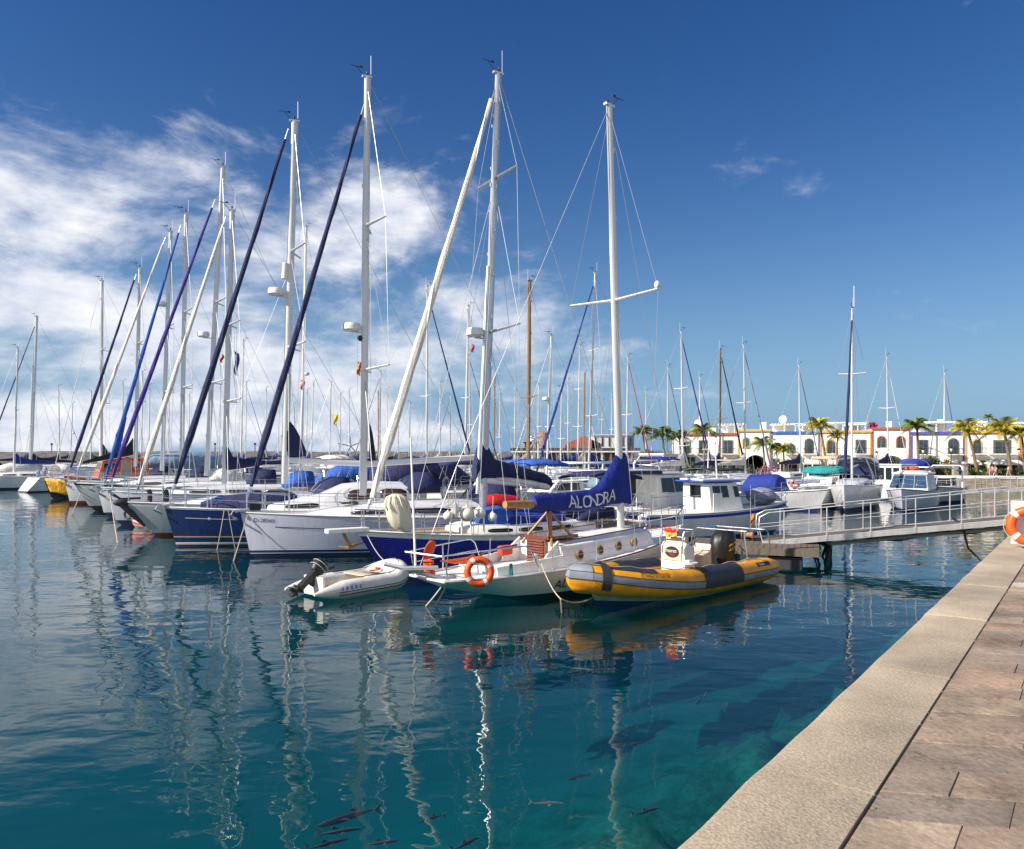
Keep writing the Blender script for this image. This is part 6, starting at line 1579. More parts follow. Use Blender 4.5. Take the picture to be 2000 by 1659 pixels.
# ---------------------------------------------------------------- motor boats and small craft, placed by their waterline
def motorboat(px, py, d, hd, L, B, label, name='motorboat', cat='motorboat', fb=1.1, fs=.75, hullm='gelcoat', stripe='boot_navy', boot='bottom_blue', house=None, wins=(), roof=None, canopy_=None, fly=False, rails=True, windshield=None, extras=None, br=.5, bp=2.2, deckm='deck', group=None, sheer_band=None, mastpole=None, arch=None, engine=False):
    c_ = W3(px, HY, d); b = Boat(name, label, cat, (c_.x, d, 0), hd, group)
    FOOT.append((b.o.copy(), b.d.copy(), L / 2 + .2, B / 2 + .15))
    h = Hull(L, B, fb, (fb + fs) / 2 * .92, fs, br=br, sr=0, ts=.88, D=.4, rise=.1, pm=.14, pb=.55, bp=bp, s0=.4); b.h = h
    rows = [('d', 0, 1), ('d', .05, 0)] if not sheer_band else [('d', 0, 0), ('d', .07, 1), ('d', .07 + sheer_band, 0)]
    h.build(b.e, rows + [('w', .14, 2)], [hullm, stripe, boot], n=14, deckmat=deckm, rail=.025)
    if house:
        x0, x1, hw, z0, z1, fr, bk_, tap = house
        lo = [Vector((x0, -hw, z0)), Vector((x1, -hw * .92, z0)), Vector((x1, hw * .92, z0)), Vector((x0, hw, z0))]
        hi = [Vector((x0 + bk_, -hw * tap, z1)), Vector((x1 - fr, -hw * tap * .9, z1)), Vector((x1 - fr, hw * tap * .9, z1)), Vector((x0 + bk_, hw * tap, z1))]
        mb = MB(); mb.add(lo + hi, [(0, 1, 5, 4), (1, 2, 6, 5), (2, 3, 7, 6), (3, 0, 4, 7), (4, 5, 6, 7), (3, 2, 1, 0)])
        ho = mb.build('wheelhouse', 'white_paint' if hullm != 'gelcoat_grey' else 'gelcoat', b.e, bevel=.04)
        F = {'r': (lo[0], lo[1], hi[1], hi[0]), 'f': (lo[1], lo[2], hi[2], hi[1]), 'l': (lo[2], lo[3], hi[3], hi[2]), 'b': (lo[3], lo[0], hi[0], hi[3])}
        for w_ in wins:
            f, u0, u1, v0, v1, mm = w_
            mb = MB(); mb.panel(F[f], u0, u1, v0, v1, .018); wo2 = mb.build('window', mm, ho)
            fm = MB(); fm.panel(F[f], u0 - .012, u1 + .012, v0 - .02, v1 + .02, .008); fm.build('window_frame', 'alu', wo2)
        if roof:
            mm, ov, th = roof; mb = MB()
            zz = z1 + .02; mb.prism([(x0 + bk_ - ov, -hw * tap - .1, zz), (x1 - fr + ov * .6, -hw * tap * .9 - .06, zz), (x1 - fr + ov * .6, hw * tap * .9 + .06, zz), (x0 + bk_ - ov, hw * tap + .1, zz)], (0, 0, th)); mb.build('roof', mm, ho, bevel=.02)
    if windshield:
        x0, x1, hw, z0, z1, mm = windshield
        mb = MB(); secs = [[Vector((x0 + (x1 - x0) * math.cos(a) - (.0 if k_ == 0 else .28 * math.cos(a)), hw * math.sin(a) * (1 - .08 * k_), z0 + (z1 - z0) * k_)) for a in [-1.57 + 3.14 * i / 10 for i in range(11)]] for k_ in (0, 1)]
        mb.loft(secs); wo2 = mb.build('windscreen', mm, b.e); wo2.modifiers.new('solid', 'SOLIDIFY').thickness = .02
        fm = MB(); fm.tube(secs[1], .025, n=5); fm.tube(secs[0], .02, n=5)
        for i in (2, 5, 8): fm.tube([secs[0][i], secs[1][i]], .018, n=5)
        fm.build('windscreen_frame', 'alu_white', wo2)
    if canopy_:
        mm, st_, fr_, bk2 = canopy_; canopy(b.e, 'canopy', st_, mm, front=fr_, back=bk2, pw=3.2)
    if rails:
        pulpit(b, h, .55, ln=L * .32, r=.014)
    if arch:
        xa, za, hw = arch; mb = MB(); mb.tube([(xa, -hw, fs), (xa - .25, -hw * .95, za - .15), (xa - .3, -hw * .8, za), (xa - .3, hw * .8, za), (xa - .25, hw * .95, za - .15), (xa, hw, fs)], .05, n=7); mb.build('radar_arch', 'gelcoat', b.e)
    if mastpole:
        xm, zm, hm = mastpole; mb = MB(); mb.tube([(xm, 0, zm), (xm - .1, 0, zm + hm)], [.035, .02], n=6); mb.tube([(xm, -.35, zm + hm * .55), (xm, .35, zm + hm * .55)], .015, n=5); mb.ell((xm - .1, 0, zm + hm), .05, n=8, k=5); mb.build('mast', 'white_paint', b.e)
    if engine:
        mb = MB(); mb.box((-L / 2 - .15, 0, .75), (.42, .34, .5)); mb.box((-L / 2 - .15, 0, .2), (.2, .14, .8)); mb.build('outboard', 'black', b.e, bevel=.05)
    return b, h
MG = 'motorboats on the right side of the harbour'
# white motor cruiser with open cockpit shelter, left of the fishing boat
bc, hc = motorboat(1268, 0, 31.8, (.80, .60), 7.6, 2.6, 'white cabin motorboat with dark canopy edge and dark side window, seen from astern', fb=1.35, fs=.95, stripe='gelcoat_grey', house=(-.6, 1.7, 1.08, 1.0, 2.32, .5, .0, .88), wins=(('r', .14, .86, .46, .90, 'glass'), ('l', .14, .86, .46, .9, 'glass'), ('b', .1, .45, .2, .92, 'glass_brown'), ('f', .08, .48, .45, .9, 'glass'), ('f', .52, .92, .45, .9, 'glass')),
    roof=('gelcoat', .12, .07), group=MG)
mb = MB(); mb.box((-2.0, 0, 2.5), (2.9, 2.3, .07)); ro = mb.build('shelter_roof', 'gelcoat', bc.e, bevel=.02)
mb = MB()
for s_ in (1, -1): mb.loft([[Vector((-3.4 + 2.9 * i / 6, s_ * 1.17, 2.5)), Vector((-3.4 + 2.9 * i / 6, s_ * 1.19, 2.42 - .07 * (i / 6))) ] for i in range(7)])
mb.build('valance', 'canvas_navy', ro)
mb = MB()
for x_, y_ in ((-3.3, 1.1), (-3.3, -1.1), (-1.9, -1.12), (-1.9, 1.12)): mb.tube([(x_, y_, .9), (x_, y_, 2.48)], .03, n=6)
mb.build('shelter_post', 'alu_white', bc.e)
cs = [(3.2, .2, .08), (2.4, .7, .3), (1.5, .95, .42)]; coachroof(bc.e, hc, cs, 'gelcoat')
hull_text(bc, hc, 'Sanyo II', 1.4 - 1.2, -.18, .16, 'lettering_blue', side=-1)
mb = MB(); text_mb(mb, 'Martina', .2, lambda u, v: Vector((-3.825, .55 - u, .62 + v))); mb.build('lettering', 'lettering_black', bc.e)
# white fishing boat with blue sheer stripe and wheelhouse
bf, hf = motorboat(1392, 0, 29.6, (.93, .37), 7.2, 2.5, 'white fishing boat with blue sheer stripe and tall wheelhouse with blue edged roof', 'fishing_boat', 'fishing boat', fb=1.25, fs=.98, stripe='lettering_blue', hullm='gelcoat', sheer_band=.11, house=(-.75, .85, .9, .95, 2.08, .3, -.05, .92), wins=(('r', .12, .36, .52, .90, 'glass'), ('r', .40, .62, .52, .9, 'glass'), ('r', .82, .97, .52, .88, 'glass'), ('l', .1, .4, .5, .9, 'glass'), ('l', .5, .9, .5, .9, 'glass'), ('f', .06, .47, .5, .92, 'glass'), ('f', .53, .94, .5, .92, 'glass'), ('b', .3, .7, .5, .9, 'glass')), roof=('canvas_blue', .3, .05), mastpole=(.2, 2.1, 1.5), br=.6, group=None)
mb = MB(); mb.box((-.0, 0, 2.19), (2.0, 1.5, .07)); mb.build('roof_top', 'gelcoat', bf.e, bevel=.02)
mb = MB()
for y0 in (-.915,): mb.box((-.45, y0, 1.35), (.4, .03, .7)); 
mb.build('door', 'white_paint', bf.e)
mb = MB(); text_mb(mb, 'Escapan', .26, lambda u, v: Vector((-3.625, .65 - u, .42 + v))); mb.build('lettering', 'lettering_blue', bf.e)
hull_text(bf, hf, 'Escapan', -2.3 - 1.25, .46, .22, 'lettering_blue', side=-1)
mb = MB()
for s_ in (1, -1):
    mb.tube([(-3.4, s_ * 1.05, 1.0), (-3.4, s_ * 1.05, 1.6), (-1.3, s_ * 1.1, 1.65)], .018, n=5)
    for x_ in (-2.7, -2.0): mb.tube([(x_, s_ * 1.08, 1.0), (x_, s_ * 1.08, 1.62)], .015, n=5)
mb.build('guard_rail', 'steel', bf.e)
q = bf.l2w((2.15, -.2, 1.5)); mb = MB(); mb.ell((0, 0, 0), (.66, .48, .34), n=18, k=10); mb.torus((0, 0, .02), .56, .03, (0, 0, 1), n=24, k=5); o = mb.build('covered_raft', 'canvas_grey', loc=q); o.rotation_euler = (.15, .0, bf.e.rotation_euler.z); tag(o, 'grey canvas covered tender lying on the fishing boat bow', 'tender')
for i, (x_, l_) in enumerate(((-3.45, .5), (-3.2, .5))):
    fender(bf.l2w((x_ - .2, -.2 + i * .45 - .5, .62)), .11, .5, 'pvc_white', ('left white sausage fender on the fishing boat stern', 'right white sausage fender on the fishing boat stern')[i], 'fenders on the fishing boat stern')
# right hand side boats
motorboat(1502, 0, 44, (.75, -.66), 6.6, 2.5, 'white motorboat with a royal blue tarpaulin tent over its cabin', fb=1.2, fs=.8, canopy_=('canvas_royal', [(-1.3, .85, .8, 1.5), (-1.0, .86, .8, 1.95), (.4, .84, .9, 2.0), (.7, .8, .95, 1.85), (.95, .65, 1.0, 1.2)], True, True), group=MG)
bt, ht_ = motorboat(1606, 0, 46.5, (-.62, -.78), 6.8, 2.6, 'white motorboat with teal canvas covers over windscreen and top', fb=1.25, fs=.9, group=MG, canopy_=('canvas_teal', [(-1.9, 1.15, 2.05, 2.25), (-1.0, 1.18, 2.1, 2.42), (.2, 1.12, 2.05, 2.4), (.5, 1.05, 1.95, 2.2)], True, True), house=(-.3, 1.5, 1.0, 1.1, 1.75, .7, 0, .9), wins=(('r', .1, .8, .2, .85, 'glass'), ('l', .1, .8, .2, .85, 'glass')))
canopy(bt.e, 'windscreen_cover', [(-.5, 1.1, 1.15, 1.78), (.4, 1.02, 1.15, 1.8), (1.1, .85, 1.12, 1.32)], 'canvas_teal', front=True)
mb = MB(); P = [(-2.0, 1.1, .9), (-2.0, 1.1, 2.1), (.3, 1.05, 2.1), (.6, 1.05, 1.2)]
for s_ in (1, -1): mb.tube([(x_, y_ * s_, z_) for x_, y_, z_ in P], .022, n=5)
mb.build('canopy_frame', 'steel', bt.e)
lifebuoy('lifebuoy', bt.l2w((2.1, -.95, 1.35)), (.2, -1, .1), .3, 'orange lifebuoy on the bow rail of the teal topped motorboat', line=False)
mb = MB(); mb.tube([(-.7, .5, 0), (-.2, .1, .05), (.4, -.3, .12), (.8, -.5, .1)], [.12, .16, .15, .1], n=8); o = mb.build('rolled_dinghy', 'canvas_grey', loc=bt.l2w((2.0, -.5, 1.45))); tag(o, 'grey rolled bundle lying on the teal topped motorboat bow', 'bundle')
bw, hw_ = motorboat(1780, 0, 44.5, (-.58, -.81), 7.0, 2.7, 'white motorboat with blue tinted windscreen and rounded hard top', fb=1.25, fs=.9, hullm='gelcoat_lilac', group=MG, house=(-1.6, 1.35, 1.12, 1.1, 1.95, .75, .1, .86), wins=(('f', .03, .34, .12, .95, 'glass_blue'), ('f', .36, .64, .12, .95, 'glass_blue'), ('f', .66, .97, .12, .95, 'glass_blue'), ('r', .06, .95, .15, .92, 'glass_blue'), ('l', .06, .95, .15, .92, 'glass_blue')), roof=('gelcoat', .12, .1))
mb = MB(); mb.ell((-.5, 0, 2.08), (1.2, .85, .14), n=18, k=8); mb.build('hard_top', 'gelcoat', bw.e)
mb = MB(); mb.ell((0, 0, 0), (.42, .3, .1), n=14, k=6); mb.torus((0, 0, .05), .3, .07, (0, 0, 1), n=18, k=6); tag(mb.build('life_ring', 'canvas_orange', loc=bw.l2w((-.3, 0, 2.28))), 'pale orange ring float lying on the hard top of the blue windscreen boat', 'float')
motorboat(1752, 0, 52, (.5, -.86), 5.5, 2.2, 'small white boat with boxy windowed cabin behind the blue windscreen boat', fb=1.1, fs=.8, group=MG, house=(-1.5, .9, .95, .9, 2.35, .1, .0, .95), wins=[('r', .08 + .23 * i, .26 + .23 * i, .35, .9, 'glass') for i in range(4)] + [('f', .08 + .3 * i, .32 + .3 * i, .35, .9, 'glass') for i in range(3)] + [('l', .1, .9, .4, .9, 'glass')], roof=('gelcoat', .15, .08))
motorboat(1786, 0, 57, (-.5, -.86), 8, 2.9, 'flybridge cruiser with white upper hood and blue canvas sides', fb=1.5, fs=1.1, group=MG, house=(-2.4, 1.2, 1.2, 1.3, 2.2, .6, .0, .9), wins=(('f', .05, .95, .2, .9, 'glass'), ('r', .05, .9, .2, .85, 'glass'), ('l', .05, .9, .2, .85, 'glass')), canopy_=('canvas_royal', [(-2.2, 1.1, 2.2, 2.75), (.2, 1.05, 2.2, 2.8)], True, True), roof=None)
o_ = canopy(bpy.data.objects['motorboat.%03d' % 6] if False else bw.e, 'cabin_hood', [(-3.3, 1.0, 1.0, 1.5), (-2.2, 1.08, 1.0, 1.75), (-1.7, 1.08, 1.0, 1.8)], 'canvas_navy')
motorboat(1835, 0, 50, (-.66, -.75), 6.0, 2.4, 'dark grey sports boat with bent radar frame at the right end of the motorboats', fb=1.15, fs=.9, hullm='gelcoat_grey', group=MG, windshield=(-.2, .9, .95, 1.05, 1.6, 'glass'), arch=(-1.6, 2.35, 1.0), canopy_=('canvas_grey', [(-1.9, .95, 2.0, 2.2), (-.3, .95, 2.0, 2.3)], False, False))
motorboat(1655, 0, 57, (.6, -.8), 8.5, 2.9, 'beige topped flybridge motorboat behind the white yacht', fb=1.5, fs=1.1, group=MG, house=(-2.6, 1.0, 1.2, 1.3, 2.15, .6, .0, .9), wins=(('f', .05, .95, .2, .9, 'glass'), ('r', .05, .9, .2, .85, 'glass'), ('l', .05, .9, .2, .85, 'glass')), canopy_=('canvas_beige', [(-2.3, 1.1, 2.75, 2.95), (-.2, 1.05, 2.75, 3.05)], False, False), arch=(-2.0, 2.9, 1.1))
motorboat(1282, 0, 74, (-.6, -.8), 12, 3.8, 'big white motor yacht with tiered decks behind the pale sunlit boat', fb=2.2, fs=1.6, group=None, house=(-4, 2.2, 1.6, 1.9, 3.0, 1.2, .2, .88), wins=(('f', .05, .95, .2, .9, 'glass'), ('r', .05, .9, .25, .85, 'glass'), ('l', .05, .9, .25, .85, 'glass')), roof=('gelcoat', .3, .12), arch=(-1.2, 4.5, 1.2), mastpole=(-1.5, 4.4, 1.2))
bp_, hp_ = motorboat(1290, 0, 44, (.55, -.84), 7.2, 2.6, 'white motorboat with tall bare windscreen frame and grey bow cover', fb=1.45, fs=.95, group=MG, windshield=(-.6, .4, 1.05, 1.4, 2.2, 'glass'), arch=(-.9, 2.75, 1.05))
canopy(bp_.e, 'bow_cover', [(.6, .95, 1.3, 1.75), (2.0, .7, 1.3, 1.6), (3.2, .25, 1.35, 1.5)], 'canvas_white', front=True, back=True)
motorboat(1222, 0, 47, (.55, -.84), 6.4, 2.4, 'white motorboat with square tubular frame just right of the sail cover', fb=1.2, fs=.9, group=MG, windshield=(-.3, .5, .95, 1.15, 1.8, 'glass'), arch=(-.8, 2.6, 1.0), canopy_=('canvas_steel', [(-2.6, .95, 1.0, 1.6), (-1.0, 1.0, 1.0, 1.75)], False, False))
motorboat(1105, 0, 41, (-.8, -.6), 7.5, 2.7, 'cream motorboat with flat white roof on raking struts behind the blue sail cover', fb=1.3, fs=.9, hullm='cream', group=MG, house=(-.5, 2.0, 1.05, 1.1, 1.75, .8, .1, .85), wins=(('r', .1, .85, .25, .8, 'glass'), ('l', .1, .85, .25, .8, 'glass'), ('f', .1, .9, .3, .85, 'glass')), roof=None, canopy_=('gelcoat', [(-3.0, 1.15, 2.62, 2.72), (1.2, 1.1, 2.62, 2.74)], True, True))
motorboat(1372, 0, 41, (-.75, -.66), 7.0, 2.5, 'white motorboat with black flat canopy edge behind the fishing boat wheelhouse', fb=1.25, fs=.85, group=MG, canopy_=('canvas_black', [(-2.4, 1.05, 2.25, 2.35), (.6, 1.0, 2.25, 2.4)], False, False), windshield=(-.2, .9, .95, 1.15, 1.75, 'glass'), mastpole=(-.5, 2.3, 2.0))
motorboat(1455, 0, 52, (-.6, -.8), 6.5, 2.5, 'white open motorboat with grey cockpit cover behind the blue tent boat', fb=1.2, fs=.85, group=MG, canopy_=('canvas_grey', [(-2.0, 1.0, .9, 1.7), (.3, 1.0, 1.0, 1.8), (1.0, .8, 1.0, 1.3)], True, True))
motorboat(228, 0, 53, (-.8, -.6), 6.4, 2.6, 'rescue boat with bright orange cabin sides amid the left hand yachts', fb=1.7, fs=1.5, group=None, hullm='canvas_orange', house=(-1.9, 1.3, 1.15, 1.5, 2.75, .3, .1, .92), wins=(('l', .42, .62, .0, .98, 'canvas_beige'), ('l', .05, .16, .5, .8, 'glass'), ('l', .22, .34, .5, .8, 'glass'), ('l', .7, .8, .5, .8, 'glass'), ('f', .1, .9, .45, .85, 'glass'), ('r', .1, .9, .4, .8, 'glass')), roof=('canvas_orange', .1, .08))
for o in bpy.data.objects['motorboat.%03d' % 0].children if 'motorboat.000' in bpy.data.objects else []: pass
for o in [x for x in bpy.data.objects if x.get('label', '').startswith('rescue boat')]:
    for ch in o.children:
        if ch.name.startswith('wheelhouse'): ch.data.materials[0] = M['canvas_orange']
motorboat(20, 0, 71, (-.9, -.4), 8, 2.8, 'grey white motorboat with pale cover at the left edge', fb=1.5, fs=1.1, hullm='gelcoat_grey', group=None, canopy_=('canvas_white', [(-2.5, 1.0, 1.3, 2.1), (0, 1.05, 1.4, 2.3), (1.5, .8, 1.4, 1.8)], True, True))
mb = None
# blue cabin motorboat glimpsed between the masts, left of centre
motorboat(355, 0, 58, (-.85, -.5), 11, 3.4, 'long pale motor cruiser with steel blue cover behind the left hand masts', fb=1.9, fs=1.5, hullm='cream', canopy_=('canvas_steel', [(-4.2, 1.3, 2.0, 2.9), (-1, 1.4, 2.0, 3.3), (2, 1.2, 2.1, 3.1), (3.4, .8, 2.1, 2.4)], True, True))
motorboat(690, 0, 50, (-.85, -.5), 7.5, 2.8, 'motorboat under a big steel blue cover behind the D-28545 mast', fb=1.4, fs=1.0, canopy_=('canvas_blue', [(-3, 1.1, 1.1, 2.3), (-1, 1.2, 1.2, 2.7), (1, 1.1, 1.2, 2.4), (2.4, .7, 1.2, 1.6)], True, True))
motorboat(840, 0, 46, (.85, .5), 8.5, 3.0, 'motorboat with a large navy cover and grey clear panels behind the sail bag', fb=1.4, fs=1.1, canopy_=('canvas_navy', [(-3.4, 1.2, 1.2, 2.4), (-1.4, 1.25, 1.2, 3.0), (1.2, 1.2, 1.2, 2.7), (2.6, .8, 1.3, 1.7)], True, True))

# ---------------------------------------------------------------- white yacht with navy jib on the right
def far_yacht(pt, pb_, H, d, hd, L, label, jm=None, mastm='alu_white', hullm='gelcoat', boot='boot_navy', cov=None, hood=None, bim=None, spr=((.4, .8, .1),), r=.08, jr=.085, group=None, jside=None, mfrac=.12, covlen=.3, rd=None, detail=True, fb=1.3, bow_r=.5):
    hd = Vector((hd[0], hd[1], 0)).normalized()
    xb, xt = (pb_ - CX) / FPX * d, (pt[0] - CX) / FPX * d
    rake = max(-.06, min(.06, (xt - xb) / (H - 1.6) / (hd.x if abs(hd.x) > .4 else .4)))
    xm = L * mfrac
    o_ = Vector((xb, d, 0)) - hd * xm
    B = min(3.6, L * .31)
    b = Boat('sailboat', label, 'sailboat', o_, hd, group)
    FOOT.append((b.o.copy(), b.d.copy(), L / 2 + .2, B / 2 + .12))
    h = Hull(L, B, fb, fb * .86, fb * .82, br=bow_r, sr=-.2, ts=.72); b.h = h
    h.build(b.e, [('d', 0, 1), ('d', .06, 0), ('w', .16, 2)], [hullm, 'gelcoat_grey', boot], n=12)
    cs = [(L * .32, .35, .08), (L * .22, .75, .28), (L * .05, 1.0, .42), (-L * .2, 1.05, .46)]
    coachroof(b.e, h, cs)
    if detail: roof_windows(b.e, h, cs, [(L * .2, L * .08), (L * .05, -L * .14)])
    m0 = Vector((xm, 0, h.zs(xm) + .35)); m1 = Vector((xm + rake * (H - 1.6), 0, H))
    mo = mast(b, m0, m1, r, mastm, spreaders=spr, n=8)
    if rd: radar(mo, m0.lerp(m1, rd) + Vector((.3, 0, 0)), .25)
    bow = Vector((L / 2 - .12, 0, h.fb + .1))
    if jm: jib(b, bow, m0.lerp(m1, .965), jr, jm, n=6)
    shrouds(b, h, m0, m1, spr, bow=None if jm else bow, stern=(-L / 2 + .2, 0, fb * .82), r=.010)
    p0, p1 = m0 + Vector((-.1, 0, .75)), m0 + Vector((-L * .36, 0, .8)); boom(b, p0, p1, .065, mastm)
    if cov: cover(b.e, [(p0.x + (p1.x - p0.x) * f, 0, p0.z - .06, p0.z + a, .12) for f, a in ((.0, .95), (.05, .85), (.15, .5), (.4, .34), (.7, .25), (.98, .12))], cov)
    if detail:
        pulpit(b, h); lifelines(b, h, -L / 2 + 1.0, L / 2 - 1.4, 4)
    if hood: sprayhood(b, h, -L * .22, m=hood)
    if bim: bimini(b, h, -L / 2 + .3, -L * .30, m=bim)
    return b
bg_ = far_yacht((1665, 604), 1664, 11.6, 45, (-.50, -.87), 9.6, 'white yacht with navy furled jib and dark blue boot stripe on the right', jm='canvas_navy', spr=((.33, .9, .05), (.62, .75, .05)), r=.085, jr=.10, fb=1.45, hood='canvas_navy', bow_r=.4, mfrac=.1)
canopy(bg_.e, 'sun_awning', [(-3.6, 1.1, 1.7, 2.0), (-2.6, 1.2, 2.3, 2.7), (-2.2, 1.2, 2.6, 2.95)], 'canvas_grey')
mb = MB(); mb.tube([(0.85, .1, 11.4), (.85, .1, 13.0)], .02, n=5); mb.build('whip_antenna', 'white_paint', bg_.e)

